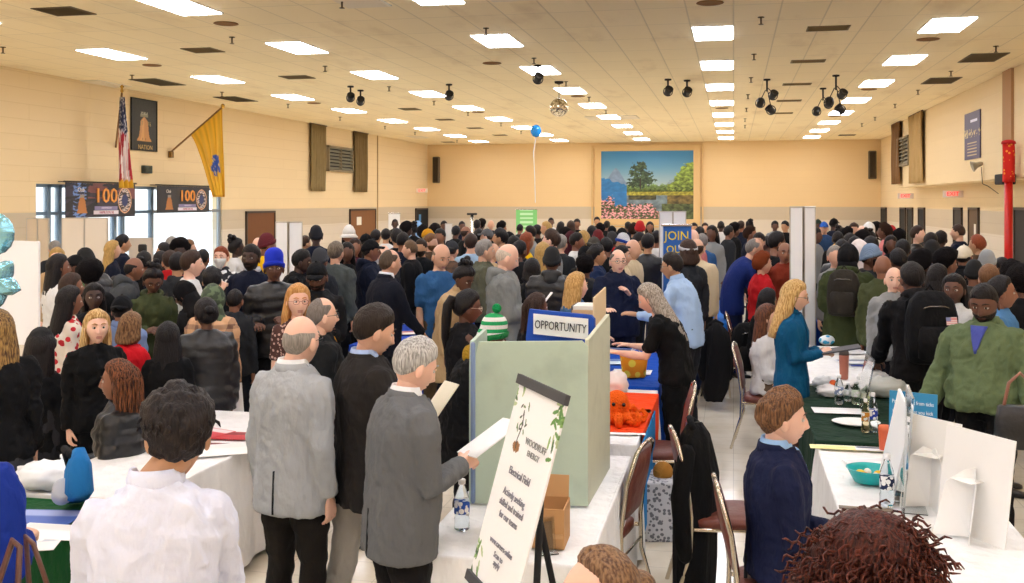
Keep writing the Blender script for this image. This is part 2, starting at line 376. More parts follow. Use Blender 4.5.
    if st == 'pony':
        out.append(tube([(0, -.095, .05), (0, -.135, .055), (0, -.155, .0), (.0, -.15, -.10), (0, -.14, -.24), (0, -.13, -.33)], [.02, .03, .036, .038, .03, .008], (8, 10, 14)[l]))
    if st in ('bun', 'halfup'): out.append(ball((0, -.115, .045), .042, 12, 9, (1, 1, .85)))
    if st == 'updo':
        rs = random.Random(5)
        for i in range(10): out.append(ball((rs.uniform(-.05, .05), -.06+rs.uniform(-.04, .03), .11+rs.uniform(-.02, .05)), rs.uniform(.022, .036), 8, 6))
    if st == 'braids' and l:
        rs = random.Random(4); N = (0, 26, 90)[l]
        for i in range(N):
            t = math.pi*(.96+1.08*i/N)+rs.uniform(-.05, .05); rr = rs.uniform(.95, 1.12); P = []
            P.append((.03*math.cos(t), -.02+.03*math.sin(t), .125)); P.append((.082*rr*math.cos(t), -.02+.09*rr*math.sin(t), .065))
            for q in np.linspace(.0, 1, 8): P.append((.108*rr*math.cos(t)+.006*math.sin(q*9+i), -.03+.098*rr*math.sin(t)-.02*q, .01-q*rs.uniform(.30, .36)))
            out.append(tube(P, [.0055]*(len(P)-1)+[.003], 5, False))
    return out
def cap_shell(l, zf, zb, th, noise=0, top=0.0):
    nu, nv = lod_n(l)
    def fn(P, D):
        zl = np.interp(P[:, 1], [-.09, .09], [zb, zf]); m = sstep(0, .006, P[:, 2]-zl); return m*(th+top*sstep(.05, .12, P[:, 2]))-.006*(1-m)
    return shell(nu, nv, fn, noise, 90)
def hat_parts(kind, l):
    if kind in ('beanie', 'tallbeanie', 'pombeanie'):
        tall = {'beanie': .02, 'tallbeanie': .055, 'pombeanie': .05}[kind]; p = [cap_shell(l, .030, -.035, .015, .0015, tall)]
        n = (18, 30, 48)[l]; b = []
        for dz_, rr in ((-.004, -.006), (.0, .000), (.03, .002), (.036, -.006)):
            b.append([(( .094+rr)*math.cos(t), .112*math.sin(t)+rr*math.sin(t)-.003, .022+dz_+np.interp(math.sin(t), [-1, 1], [-.052, .016])) for t in np.arange(n)*2*math.pi/n])
        return p, [loft(b)], ([ball((0, -.01, .215), .034, 14, 10)] if kind == 'pombeanie' else [])
    if kind in ('cap', 'capback'):
        p = [cap_shell(l, .045, -.01, .014)]; s = 1 if kind == 'cap' else -1; rg = []
        for q in np.linspace(0, 1, 6):
            y = s*(.075+.085*q); w = .072*math.sqrt(max(.02, 1-q*q*.92)); z = .052-.012*q
            rg.append([(w*t, y-s*.02*t*t, z+.006-.02*t*t) for t in np.linspace(-1, 1, 9)]+[(w*t, y-s*.02*t*t, z-.02*t*t) for t in np.linspace(1, -1, 9)])
        return p, [loft(rg)], [ball((0, 0, .136), .008, 8, 6)]
    if kind == 'bucket':
        n = 24; p = [lathe([(.06, .15), (.088, .14), (.098, .06)][::-1], n)]; p[0][0][:, 1] *= 1.12
        b = loft([[(r*math.cos(t), r*1.1*math.sin(t), z) for t in np.arange(n)*2*math.pi/n] for r, z in ((.096, .066), (.135, .012), (.133, .006), (.092, .058))]); return p, [b], []
    if kind == 'cone':
        n = 24; p = [lathe([(.098, .03), (.092, .10), (.06, .16), (.02, .19)], n)]; p[0][0][:, 1] *= 1.1
        b = loft([[(r*math.cos(t), r*1.1*math.sin(t), z) for t in np.arange(n)*2*math.pi/n] for r, z in ((.096, .05), (.135, .005), (.13, -.0), (.092, .04))]); return p, [b], []
    if kind in ('hood', 'hijab'):
        nu, nv = lod_n(l)
        def fn(P, D):
            face = ((P[:, 0]/.062)**2+((P[:, 2]+.02)/.09)**2 < 1) & (P[:, 1] > .0); return np.where(face, -.008, .026 if kind == 'hood' else .016)
        p = [shell(nu, nv, fn, .003, 40)]; n = (16, 24, 40)[l]
        p.append(loft([ell((0, y, z), (1, 0, 0), (0, 1, 0), a, b, n) for a, b, y, z in ((.085, .075, -.035, -.02), (.095, .085, -.03, -.08), (.12, .10, -.03, -.15), (.16, .12, -.02, -.21), (.15, .1, -.02, -.24))]))
        return p, [], []
    if kind == 'band':
        n = 30; b = [[((.088+rr)*math.cos(t), (.104+rr)*math.sin(t)-.003, z+.02*math.sin(t)) for t in np.arange(n)*2*math.pi/n] for rr, z in ((0, .02), (.012, .022), (.012, .055), (0, .058))]
        return [loft(b)], [], []
def rotm(pitch=0, yaw=0, roll=0): return Matrix.Rotation(R(-yaw), 4, 'Z') @ Matrix.Rotation(R(-pitch), 4, 'X') @ Matrix.Rotation(R(roll), 4, 'Y')
_HAND = {}
def hand(curl, l, side):
    k = (curl, l, side)
    if k in _HAND: return _HAND[k]
    c = {'open': 8, 'relax': 24, 'grip': 52, 'fist': 74}[curl]; rf = (.0105, .0092, .0088)[l]; P = []
    P.append(loft([ell((0, y, 0), (1, 0, 0), (0, 0, 1), a, b, 12, 2.6) for y, a, b in ((-.03, .026, .021), (0, .027, .020), (.03, .036, .018), (.07, .042, .016), (.092, .040, .013))]))
    for x, L_, sp in ((-.031, .072, -5), (-.0105, .080, -1), (.0105, .074, 2), (.031, .058, 7)):
        p = np.array([x, .085, 0.]); pts = [p-np.array([0, .02, 0]), p]; a = 0
        for f in (.45, .30, .25):
            a += c*(1.0 if f > .4 else 1.15); q = R(a); d = np.array([math.sin(R(sp)), math.cos(q), -math.sin(q)]); p = p+unit(d)*L_*f; pts.append(p)
        P.append(tube(pts, [rf*1.05, rf*1.08, rf, rf*.93, rf*.82], 8))
    t = [np.array([-.022, .012, -.004]), np.array([-.045, .040, -.012])]; cc = R(c*.5)
    t.append(t[-1]+.034*unit([-.45+cc*.5, .85, -.25-cc])); t.append(t[-1]+.027*unit([-.05+cc, .9, -.35-cc])); P.append(tube(t, [.017, .0125, .0105, .009], 8))
    V, F = fuse(P, (.0085, .0058, .0042)[l], 1)
    if side < 0: V = V*np.array([-1, 1, 1]); F = [f[::-1] for f in F]
    _HAND[k] = (V, F); return _HAND[k]
ARMS = {'down': ((.10, -.10, -1), (.03, .18, -1)), 'bent': ((.15, -.12, -1), (-.15, 1, .05)), 'hold': ((.12, .08, -1), (-.50, .9, .18)), 'reach': ((.1, .75, -.7), (.02, 1, -.28)),
        'table': ((.1, .35, -.9), (-.1, .75, -.7)), 'fold': ((.14, .22, -1), (-1, .42, .12)), 'phone': ((.22, .5, -.9), (-.35, .5, .85)), 'hip': ((.6, -.3, -.8), (-.5, .6, -.5)),
        'lap': ((.06, .12, -1), (-.22, .95, -.22)), 'back': ((.15, -.3, -1), (-.6, -.2, -.7)), 'side': ((.35, .1, -.9), (.2, .5, -.9)), 'chest': ((.14, .1, -1), (-.65, .55, .75)), 'give': ((.12, .30, -.95), (.0, 1, .10))}
CURL = {'down': 'relax', 'hold': 'grip', 'phone': 'grip', 'fold': 'relax', 'reach': 'relax', 'give': 'open', 'hip': 'fist'}
TOPS = {  # hem s, thickness, sleeve fraction, sleeve radius add
    'tee': (-.13, .0, .62, .002), 'polo': (-.12, .0, .62, .004), 'shirt': (-.13, .006, 2, .000), 'sweater': (-.13, .012, 2, .006), 'hoodie': (-.12, .018, 2, .010), 'jacket': (-.14, .022, 2, .012),
    'bomber': (-.04, .030, 2, .018), 'suit': (-.20, .018, 2, .008), 'coat': (-.40, .028, 2, .014), 'puffer': (-.16, .045, 2, .028), 'blazer': (-.26, .021, 2, .004), 'vest': (-.12, .03, .0, 0), 'parka': (-.28, .04, 2, .022)}
USED = []; RECTS = []
def person(px, py, label, face=180, sex='m', h=None, d=None, skin='2', hair='short', hc='#1c1613', hc2=None, top='jacket', tcol='#23232a', tmat=None, bot='pants', bcol='#1b1b1f', legs='stand',
           lean=0, head=(0, 0), arms=('down', 'down'), hat=None, hatc='#17171a', hatmat=None, glasses=None, beard=False, w=1.0, belly=0.0, lod=None, mask=None, collar=None, shirt=None, tie=None, hood=False,
           shoe='#151515', group=None, loc=None, waist=None, trim=None, hatc2=None, cat_='person', badge=None, roll=0, tilt=0.0, vlow=.20, free=False):
    fem = sex == 'f'
    seated = legs == 'sit'
    # unit skeleton (height 1.75) to find the crown
    pz = .56 if seated else .95
    def spine(s):
        n = 14; p = np.array([0., 0., pz]); u = np.array([0, 0, 1.]); S_ = 0
        if s < 0: return p+np.array([0, 0, s]), np.array([0, 0, 1.])
        for i in range(n):
            t = s*(i+.5)/n; a = R(lean)*sstep(0, .26, t)*1.0; u = np.array([0, math.sin(a), math.cos(a)]); p = p+u*s/n
        return p, u
    nb, nu_ = spine(.50); L = R(lean); pit = head[0]+lean*.45
    ha = R(lean*.75+head[0]*.25); hc_ = nb+np.array([tilt, math.sin(ha), math.cos(ha)])*np.array([1, .10, .075])+np.array([0, .025, .065*math.cos(R(pit)*.5)])
    extra = {'afro': .035, 'tallbeanie': .05, 'pombeanie': .09, 'updo': .04}.get(hair if not hat else hat, 0.0)
    topz = hc_[2]+.117+(.012 if hair != 'bald' else 0)+extra
    if d is None:
        h = h or (1.66 if fem else 1.77); k = h/1.75; d = dz(py, topz*k)
    elif h is None: k = zof(py, d)/topz; h = 1.75*k
    else: k = h/1.75
    if h < 1.38 or h > 2.02: print('HEIGHT?', round(h, 2), label)
    l = lod if lod is not None else (2 if d < 7.2 else 1 if d < 13 else 0)
    nr = (12, 18, 28)[l]; vx = (.030, .019, .0105)[l]; ax = np.array([1., 0, 0])
    if fem: w *= .90
    if loc is None: face = face+math.degrees(math.atan((px-512)/FPX)-YAW)   # facing is meant as seen from the hall's entrance view
    fa = R(-face)
    if free:
        def ok(dd):
            hh = zof(py, dd)/topz; g = gp(px, dd); hy_ = hc_[1]*hh; x, y = g.x+hy_*math.sin(fa), g.y-hy_*math.cos(fa)
            if not 1.42 < hh*1.75 < 1.96: return 9
            p = sum(max(0, .46-math.hypot(x-u[0], y-u[1])) for u in USED)
            for r in RECTS:
                if r[0]-.2 < x < r[1]+.2 and r[2]-.2 < y < r[3]+.2: p += .5
            if y > YB-.4: p += 1
            return p
        c_ = [d+q*.15*s for q in range(22 if d < 16 else 40) for s in (1, -1)]; d = min(c_, key=lambda q: ok(q)+abs(q-d)*.02); k = zof(py, d)/topz; h = 1.75*k
    hx, hy = hc_[0]*k, hc_[1]*k
    if loc is None:
        g = gp(px, d)
        base = Vector((g.x-(hx*math.cos(fa)-hy*math.sin(fa)), g.y-(hx*math.sin(fa)+hy*math.cos(fa)), 0))
    else: base = Vector(loc)
    USED.append((base.x, base.y, h, label))
    root = thing('person', label, cat_, base, fa, group)
    SCL = lambda p: (np.asarray(p[0])*k,)+tuple(p[1:])
    seed = (px*13.7+py*7.1) % 6.28
    def torso(add, s0, s1, n=nr, bs=1.0, flare=0):
        T_ = [(-.42, .182, .135), (-.18, .178, .122), (-.08, .176, .120), (.02, .162, .115), (.12, .154, .108), (.24, .164, .116), (.34, .172, .120), (.40, .160, .108), (.445, .138, .094), (.478, .108, .082), (.51, .074, .068), (.54, .058, .056)]
        if fem: T_ = [(-.42, .20, .14), (-.18, .186, .128), (-.08, .184, .126), (.02, .165, .112), (.12, .142, .100), (.24, .160, .118), (.34, .172, .126), (.40, .156, .104), (.445, .132, .088), (.478, .098, .072), (.51, .064, .058), (.54, .052, .05)]
        S_ = [t[0] for t in T_]; rg = []
        for s in sorted(set([s0, s1]+[t for t in S_+[.07, .18, .29, .38, .45, .495, -.3] if s0 < t < s1])):
            a = np.interp(s, S_, [t[1] for t in T_])*w*bs+add; b = np.interp(s, S_, [t[2] for t in T_])*(.5+.5*w)*bs+add
            be = belly*math.exp(-((s-.08)/.13)**2); p, u = spine(s); ay = np.array([0, u[2], -u[1]])
            if s > .46: a = a-add*.6; b = b-add*.5
            rg.append(ell(p+ay*be*.5, ax, ay, a+be*.35, b+be*.5, n, 2.35))
        return loft(rg)
    sh, el, wr = {}, {}, {}
    for sd, an in ((-1, arms[0]), (1, arms[1])):
        ps, u = spine(.435); ay = np.array([0, u[2], -u[1]])
        o = (ps+ax*sd*.162*w-u*.01); A = ARMS[an] if isinstance(an, str) else an; sx = np.array([sd, 1, 1])
        sh[sd] = o; el[sd] = o+unit(np.array(A[0])*sx)*.29; wr[sd] = el[sd]+unit(np.array(A[1])*sx)*.25
    kn, an_, fd = {}, {}, {}
    for sd in (-1, 1):
        if seated: hp = np.array([sd*.09, .02, .55]); kn[sd] = np.array([sd*.12, .44, .53]); an_[sd] = np.array([sd*.13, .40, .09])
        else:
            st = {'stand': 0, 'walk': sd*.16, 'step': -sd*.12}[legs]; back = -.10*math.sin(L)
            hp = np.array([sd*.088, 0, .90]); kn[sd] = np.array([sd*.105, .03+st*.6, .50]); an_[sd] = np.array([sd*.115, back*.0+st, .09])
        fd[sd] = hp
    # body: one continuous skin surface
    slv_ = top not in ('vest',)
    B = [torso(-.038, -.05, .50), tube([spine(.45)[0], spine(.52)[0], hc_-np.array([0, .025, .05]), hc_-np.array([0, .02, .01])], [.06, .056, .054, .05], 12)]
    if fem: B[-1] = tube([spine(.45)[0], spine(.52)[0], hc_-np.array([0, .025, .05]), hc_-np.array([0, .02, .01])], [.05, .047, .046, .045], 12)
    for sd in (-1, 1):
        B.append(tube([sh[sd], sh[sd]*.5+el[sd]*.5, el[sd], el[sd]*.6+wr[sd]*.4, wr[sd]], [.036*w if slv_ else .046*w, .036*w if slv_ else .042*w, .034*w, .035*w, .026], 10))
        B.append(tube([fd[sd], fd[sd]*.5+kn[sd]*.5, kn[sd], kn[sd]*.6+an_[sd]*.4, an_[sd]], [.082, .073, .052, .052, .036], 10))
    body = [SCL(fuse(B, vx*1.15 if l == 2 else vx, 3))]
    for sd, an in ((-1, arms[0]), (1, arms[1])):
        f = unit(wr[sd]-el[sd]); key = an if isinstance(an, str) else 'relax'; cu = CURL.get(key, 'relax')
        pn = np.array([sd*1., 0, .15]) if key in ('down', 'side', 'back') else (np.array([sd*.8, -.1, .5]) if key in ('hold', 'phone', 'chest') else np.array([sd*.25, 0, 1.]))
        if key in ('fold',): pn = np.array([0, 1, .3])
        z = unit(pn-f*np.dot(pn, f)); x = np.cross(f, z); o = wr[sd]+f*.012
        M = Matrix(((x[0], f[0], z[0], o[0]), (x[1], f[1], z[1], o[1]), (x[2], f[2], z[2], o[2]), (0, 0, 0, 1)))
        body.append(SCL(xf(hand(cu, l, sd), M @ Matrix.Scale(.92 if fem else 1.0, 4))))
    nu, nv = lod_n(l); D, Fh = head_dirs(nu, nv); Hs = head_surf(D, fem)
    HM = Matrix.Translation(Vector(hc_)) @ rotm(pit, head[1], roll) @ Matrix.Scale(1.05, 4)
    hm = []
    for f in Fh:
        c = Hs[list(f)].mean(0); hm.append(1 if (abs(c[0]) < .020 and -.075 < c[2] < -.055 and c[1] > .06 and l) else 0)
    hp_ = [(Hs, Fh, hm)]
    for s in (-1, 1):
        E_ = ball((0, 0, 0), 1, 10, 8, (.010, .020, .033)); hp_.append(xf(E_, Matrix.Translation((s*.079, -.008, -.014)) @ Matrix.Rotation(s*-.35, 4, 'Z')))
        if l:
            V, F = ball((s*.031, .0715, .005), .0148, 16 if l == 2 else 10, 12 if l == 2 else 8, (1.0, 1, .56)); cc = [V[list(f)].mean(0) for f in F]
            hp_.append((V, F, [3 if (c[1] > .080 and (abs(c[0]-s*.031) < .0062)) else 2 for c in cc]))
            hp_.append(tube([(s*.017, .087, .016), (s*.031, .088, .0175), (s*.046, .079, .012)], [.0022, .003, .0022], 6)+(None,)) # upper lid
            q = tube([(s*.014, .090, .030), (s*.031, .090, .0365), (s*.050, .076, .029)], [.0030, .0038, .002], 6); hp_.append((q[0], q[1], [4]*len(q[1])))
    body += [SCL(xf(p, HM)) for p in hp_]
    V, F, MI = cat(body); lipc = {'1': '#cf8f84', '2': '#bf8276', '3': '#a06e60', '4': '#774a40', '5': '#56362f', '6': '#3c2722'}[skin]
    put('body', mesh('body', V, F, MI), [mat('skin', SK[skin]), mat('skin', lipc), mat('gloss', '#d2c8be', rough=.3), mat('gloss', '#20140e', rough=.2), mat('hair', hc if hair != 'bald' else '#3a2a20')], root)
    # hair, hat, beard, glasses
    hp = hair_parts(hair if not (hat in ('hood', 'hijab')) else 'bald', l, fem)
    if hat in ('beanie', 'tallbeanie', 'pombeanie', 'cap', 'capback', 'bucket', 'cone'):
        if hair in ('afro', 'curly', 'med', 'neat', 'short', 'updo', 'bun'): hp = hair_parts('buzz', l, False)
    if hp:
        V, F, _ = cat([SCL(xf(p, HM)) for p in hp]); put('hair', mesh('hair', V, F), mat('afro' if hair in ('afro', 'curly') and not hc2 else 'hair', hc, **({'mix': hc2} if hc2 else {})), root)
    if beard:
        def fb(P, D):
            m = sstep(-.035, -.055, P[:, 2]+.25*abs(P[:, 0])*0)*sstep(-.03, .0, P[:, 1]); mouth = np.exp(-(P[:, 0]/.026)**4-((P[:, 2]+.066)/.011)**2)
            return np.where(P[:, 1] > -.02, m*(.010 if beard is True else beard)*(1-1.3*mouth), 0)-.003
        V, F = shell(nu, nv, fb, .001, 90); V, F = SCL(xf((V, F), HM))[:2]; put('beard', mesh('beard', V, F), mat('hair', hc), root)
    if hat:
        a, b, c = hat_parts(hat, l); hm_ = hatmat or mat('knit' if 'beanie' in hat else 'cloth', hatc)
        V, F, _ = cat([SCL(xf(p, HM)) for p in a]); ho = put({'beanie': 'beanie', 'tallbeanie': 'beanie', 'pombeanie': 'beanie', 'hood': 'hood', 'hijab': 'headscarf', 'band': 'headband', 'bucket': 'bucket_hat', 'cone': 'bucket_hat'}.get(hat, 'cap'), mesh('hat', V, F), hm_, root)
        if b: V, F, _ = cat([SCL(xf(p, HM)) for p in b]); put('brim' if 'beanie' not in hat else 'cuff', mesh('brim', V, F), hm_ if not hatc2 else mat('knit', hatc2), ho)
        if c: V, F, _ = cat([SCL(xf(p, HM)) for p in c]); put('pompom' if 'pom' in hat else 'button', mesh('pompom', V, F), mat('afro', hatc2 or hatc), ho)
    if glasses and l:
        G = []
        for s in (-1, 1): G.append(torus((s*.033, .096, .003), .0225, .0016, n=18, m=5, b=.78)); G.append(tube([(s*.055, .094, .008), (s*.075, .07, .008), (s*.083, .0, .004)], .0014, 5))
        G.append(tube([(-.011, .1, .006), (0, .104, .008), (.011, .1, .006)], .0016, 5)); V, F, _ = cat([SCL(xf(p, HM)) for p in G]); go = put('glasses', mesh('glasses', V, F), mat('gloss', glasses, rough=.3), root)
    if mask:
        V, F = shell(nu, nv, lambda P, D: np.where((P[:, 2] < -.012) & (P[:, 2] > -.115) & (P[:, 1] > .03), .012, -.006), 0); V, F = SCL(xf((V, F), HM))[:2]; put('face_mask', mesh('face_mask', V, F), mat('cloth', mask), root)
    # upper garment
    hem, th, slv, sr = TOPS[top]; hem = waist if waist is not None else hem
    if seated: hem = max(hem, -.06)
    tm = tmat or mat('leather' if top == 'puffer' else 'cloth', tcol)
    G = [torso(th, hem, .495 if top in ('tee', 'polo', 'blazer') else .515)]
    for sd in (-1, 1):
        if slv == 0: continue
        r0 = (.060 if not fem else .052)*w+sr; r1 = (.047 if not fem else .042)+sr; r2 = (.037 if not fem else .033)+sr
        if slv < 1: G.append(tube([sh[sd], sh[sd]*.5+el[sd]*.5, sh[sd]+(el[sd]-sh[sd])*.75], [r0, r0*.9, r0*.92], 12))
        else: G.append(tube([sh[sd]-ax*sd*.055*w+np.array([0, 0, .012]), sh[sd]-ax*sd*.012*w, sh[sd]*.8+el[sd]*.2, sh[sd]*.5+el[sd]*.5, el[sd], el[sd]*.5+wr[sd]*.5, wr[sd]], [r0*.62, r0*.92, r0*.98, r0*.86, r1*1.04, r1*.95, r2], 14, False))
    amp = {'shirt': .009, 'suit': .0052, 'blazer': .007, 'puffer': .004, 'tee': .010, 'coat': .010}.get(top, .012)
    def disp(V):
        q = sin3(V*np.array([1, 1, .42]), 26, seed)*.6+(1-2.4*abs(sin3(V*np.array([1.2, 1, .7])+V[:, [2, 0, 1]]*.5, 21, seed+2)))*.7+(1-2.4*abs(sin3(V*np.array([.8, .8, 1.3])+V[:, [2, 0, 1]]*.9, 34, seed+5)))*.35
        r_ = amp*(q+.5)
        if top == 'puffer': r_ = r_+.010*abs(np.sin(V[:, 2]*34+.4*np.sin(V[:, 0]*9)))-.004
        if top == 'bomber': r_ = r_+.007*np.sin(V[:, 2]*40+3*np.sin(V[:, 0]*7))*sstep(1.2, 1.0, V[:, 2])
        return r_
    V, F = SCL(fuse(G, vx, 3, disp if l else None)); nm = {'tee': 'shirt', 'polo': 'shirt', 'suit': 'jacket', 'blazer': 'jacket', 'bomber': 'jacket', 'parka': 'coat'}.get(top, top)
    to = put(nm, mesh(nm, V, F), tm, root)
    def strip(rows, e, nm_, m_, th_=.004, back=False):   # piece lying on the front (or back) of the torso
        if l == 0: return
        A = []
        for s, xa, xb in rows:
            p, u = spine(s); ay = np.array([0, u[2], -u[1]])*(-1 if back else 1)
            S_ = [-.42, -.18, -.08, .02, .12, .24, .34, .40, .445, .478, .51, .56]
            a = np.interp(s, S_, [.19, .178, .176, .168, .158, .172, .184, .168, .142, .108, .072, .058] if not fem else [.20, .186, .184, .165, .142, .160, .172, .156, .132, .098, .064, .052])*w+th
            b = np.interp(s, S_, [.135, .122, .120, .115, .108, .116, .120, .108, .092, .078, .064, .056] if not fem else [.14, .128, .126, .112, .1, .118, .126, .104, .088, .072, .058, .05])*(.5+.5*w)+th
            be = belly*math.exp(-((s-.08)/.13)**2); a += be*.35; b += be*.5
            r_ = []
            for q in np.linspace(xa, xb, 6): yy = b*(max(0, 1-abs(q/a)**2.35))**(1/2.35); r_.append(p+(ay if not back else ay)*(yy+(be*.5 if not back else -be*.5))+ax*q)
            A.append((r_, ay))
        V = []; n = len(A)
        for r_, ay in A:
            for q in r_: V.append(q+ay*e)
            for q in r_[::-1]: V.append(q+ay*(e-th_-.012))
        rg = [V[i*12:(i+1)*12] for i in range(n)]; v, f = SCL(loft(rg)); return put(nm_, mesh(nm_, v, f), m_, root if nm_ in ('shirt', 'tie', 'scarf') else to)
    if shirt: strip([(.50+(vlow-.50)*q, -.052*(1-q*.9), .052*(1-q*.9)) for q in (0, .2, .4, .6, .8, 1)], .018 if top == 'bomber' else .010, 'shirt', mat('cloth', shirt))
    if tie: strip([(.485, -.02, .02), (.44, -.016, .016), (.30, -.024, .024), (.22, -.02, .02)], .017, 'tie', mat('cloth', tie))
    if top in ('suit', 'blazer', 'coat') and l:
        for s in (-1, 1): strip([(.505, s*.040, s*.068), (.45, s*.046, s*.100), (.36, s*.034, s*.095), (.26, s*.014, s*.05), (.19, s*.004, s*.012)], .010, 'lapel', tm)
    if waist is None and top in ('suit',) and l: strip([(-.19, -.004, .004), (-.1, -.004, .004), (0.02, -.003, .003)], .009, 'vent', mat('cloth', '#2a2b2e'), back=True)
    if collar or top in ('suit', 'blazer', 'coat', 'polo', 'shirt', 'bomber') :
        if l or collar:
            p, u = spine(.508); ay = np.array([0, u[2], -u[1]]); n = 24; rg = []
            rs_ = .074 if not fem else .066
            for dr, dz_ in ((.0, -.02), (.006, .016), (-.004, .048), (-.013, .044), (-.006, .0), (-.01, -.02)):
                rg.append([p+ax*(rs_*w**.3+dr)*math.cos(t)*1.05+ay*((rs_+dr)*math.sin(t)*.95-.004)+u*(dz_+(-.022 if math.sin(t) > .55 else 0)) for t in np.arange(n)*2*math.pi/n])
            v, f = SCL(loft(rg)); put('collar', mesh('collar', v, f), mat('cloth', collar) if collar else tm, to)
            if collar and top in ('suit', 'coat') and l:
                rg = []
                for dr, dz_ in ((.002, -.03), (.012, .0), (.004, .034), (-.002, .033), (-.002, .0), (-.004, -.03)):
                    rg.append([p+ax*(rs_*w**.3+dr)*math.cos(t)*1.08+ay*((rs_+dr)*math.sin(t)-.006)+u*(dz_-.006+(-.055*max(0, math.sin(t)))) for t in np.arange(n)*2*math.pi/n])
                v, f = SCL(loft(rg)); put('jacket_collar', mesh('jacket_collar', v, f), tm, to)
    if hood or (top in ('hoodie', 'parka') and not hat == 'hood'):
        if l or hood:
            p, u = spine(.485); ay = np.array([0, u[2], -u[1]])
            P = [p+ax*.085*math.cos(R(a))+ay*(.085*math.sin(R(a))-.014)+u*(.012+.02*(math.sin(R(a)) < 0)) for a in range(-235, 56, 29)]
            r_ = [.018, .026, .034, .042, .048, .050, .048, .042, .034, .026, .018]
            q = [tube(P, r_, 10)]; q.append(ball(tuple(p+ay*-.115+u*-.03), .075, 14, 10, (1.1, .55, 1.1)))
            v, f = SCL(fuse(q, max(vx, .014), 2)); put('hood', mesh('hood', v, f), tm if not trim else mat('afro', trim), to)
    if badge and l: strip([(.36, badge[1], badge[1]+.07), (.27, badge[1], badge[1]+.07)], .012, 'badge', mat('cloth', badge[0]))
    # lower garment and shoes
    if True:
        G = []
        if bot == 'skirt':
            G.append(loft([ell((0, 0, z), ax, (0, 1, 0), a, b, nr, 2.2) for z, a, b in ((.48, .24, .19), (.7, .215, .17), (.88, .19, .135), (1.02, .165, .115))]))
        else:
            G.append(loft([ell((0, 0, pz+z), ax, (0, 1, 0), a*w, b, nr, 2.3) for z, a, b in ((-.10, .150, .105), (-.04, .172, .118), (.04, .170, .116), (.11, .160, .110))]))
            wd_ = 1.15 if bot == 'wide' else 1.0
            for sd in (-1, 1): G.append(tube([fd[sd], fd[sd]*.5+kn[sd]*.5, kn[sd], kn[sd]*.5+an_[sd]*.5, an_[sd]+np.array([0, 0, -.03])], [.095*w, .090*w, .072*wd_, .066*wd_, .062*wd_], 12, False))
        dsp = (lambda V: .008*sin3(V*np.array([1, 1, 1.4]), 20, seed)+.004*sin3(V, 45, seed)) if l else None
        v, f = SCL(fuse(G, vx*1.1, 2, dsp)); nm = 'skirt' if bot == 'skirt' else 'trousers'; put(nm, mesh(nm, v, f), mat('cloth', bcol), root)
        for sd in (-1, 1):
            o = an_[sd]; dr = R(sd*8); fx, fy = math.sin(dr), math.cos(dr); rg = []
            for t, a, z in ((-.07, .022, .05), (-.06, .034, .075), (0, .040, .095), (.06, .042, .075), (.13, .046, .05), (.18, .038, .04), (.20, .018, .03)):
                c = np.array([o[0]+fx*t, o[1]+fy*t, 0]); rg.append(ell(c+np.array([0, 0, z/2+.002]), np.array([fy, -fx, 0]), (0, 0, 1), a, z/2, 12, 2.6))
            v, f = SCL(loft(rg)); put('shoe', mesh('shoe', v, f), mat('leather', shoe), root)
    T = {'root': root, 'k': k, 'd': d, 'h': h, 'wr': {s: wr[s]*k for s in wr}, 'hand': {s: (wr[s]+unit(wr[s]-el[s])*.09)*k for s in wr}, 'head': HM, 'base': base, 'fa': fa, 'spine': lambda s: spine(s)[0]*k}
    return T
def world(T, p):
    c, s = math.cos(T['fa']), math.sin(T['fa']); return Vector((T['base'].x+c*p[0]-s*p[1], T['base'].y+s*p[0]+c*p[1], p[2]))
# ---------------------------------------------------------------- the hall
def sbox(name, *a, m=None, parent=None, bev=False):
    V, F = (bbox_ if bev else box)(*a); o = put(name, mesh(name, V, F, smooth=False), m, parent)
    return o
WALL = '#efd5a6'
struct(sbox('floor', XL-4, XR+3, YF, YB+.3, -.1, 0, m=mat('floor', '#f2e8d4')))
struct(sbox('ceiling', XL-.3, XR+.3, YF, YB+.3, CEIL, CEIL+.2, m=mat('ceiling', '#ffebbe')))
struct(sbox('wall_back', XL-.3, XR+.3, YB, YB+.3, 0, CEIL, m=mat('wall', '#eecd97', blk=.35)))
struct(sbox('wall_behind', XL-.3, XR+.3, YF-.3, YF, 0, CEIL, m=mat('wall', WALL)))
YW0, YW1 = onx(36, XL)[0], onx(222, XL)[0]; ZW = zof(186, onx(130, XL)[1])
wm = mat('wall', WALL, blk=1.0)
V, F, _ = cat([box(XL-.3, XL, YF, YW0, 0, CEIL), box(XL-.3, XL, YW1, YB, 0, CEIL), box(XL-.3, XL, YW0, YW1, ZW, CEIL)])
struct(put('wall_left', mesh('wall_left', V, F, smooth=False), wm))
XU = 5.21; YS = onx(897, XU)[0]; ZS = 2.3+.46
struct(sbox('wall_right', XR, XR+.3, YF, YB, 0, CEIL, m=wm))
struct(sbox('wall_right_upper', XU, XR+.002, YF, YS, ZS, CEIL-.001, m=mat('wall', WALL, blk=.15)))
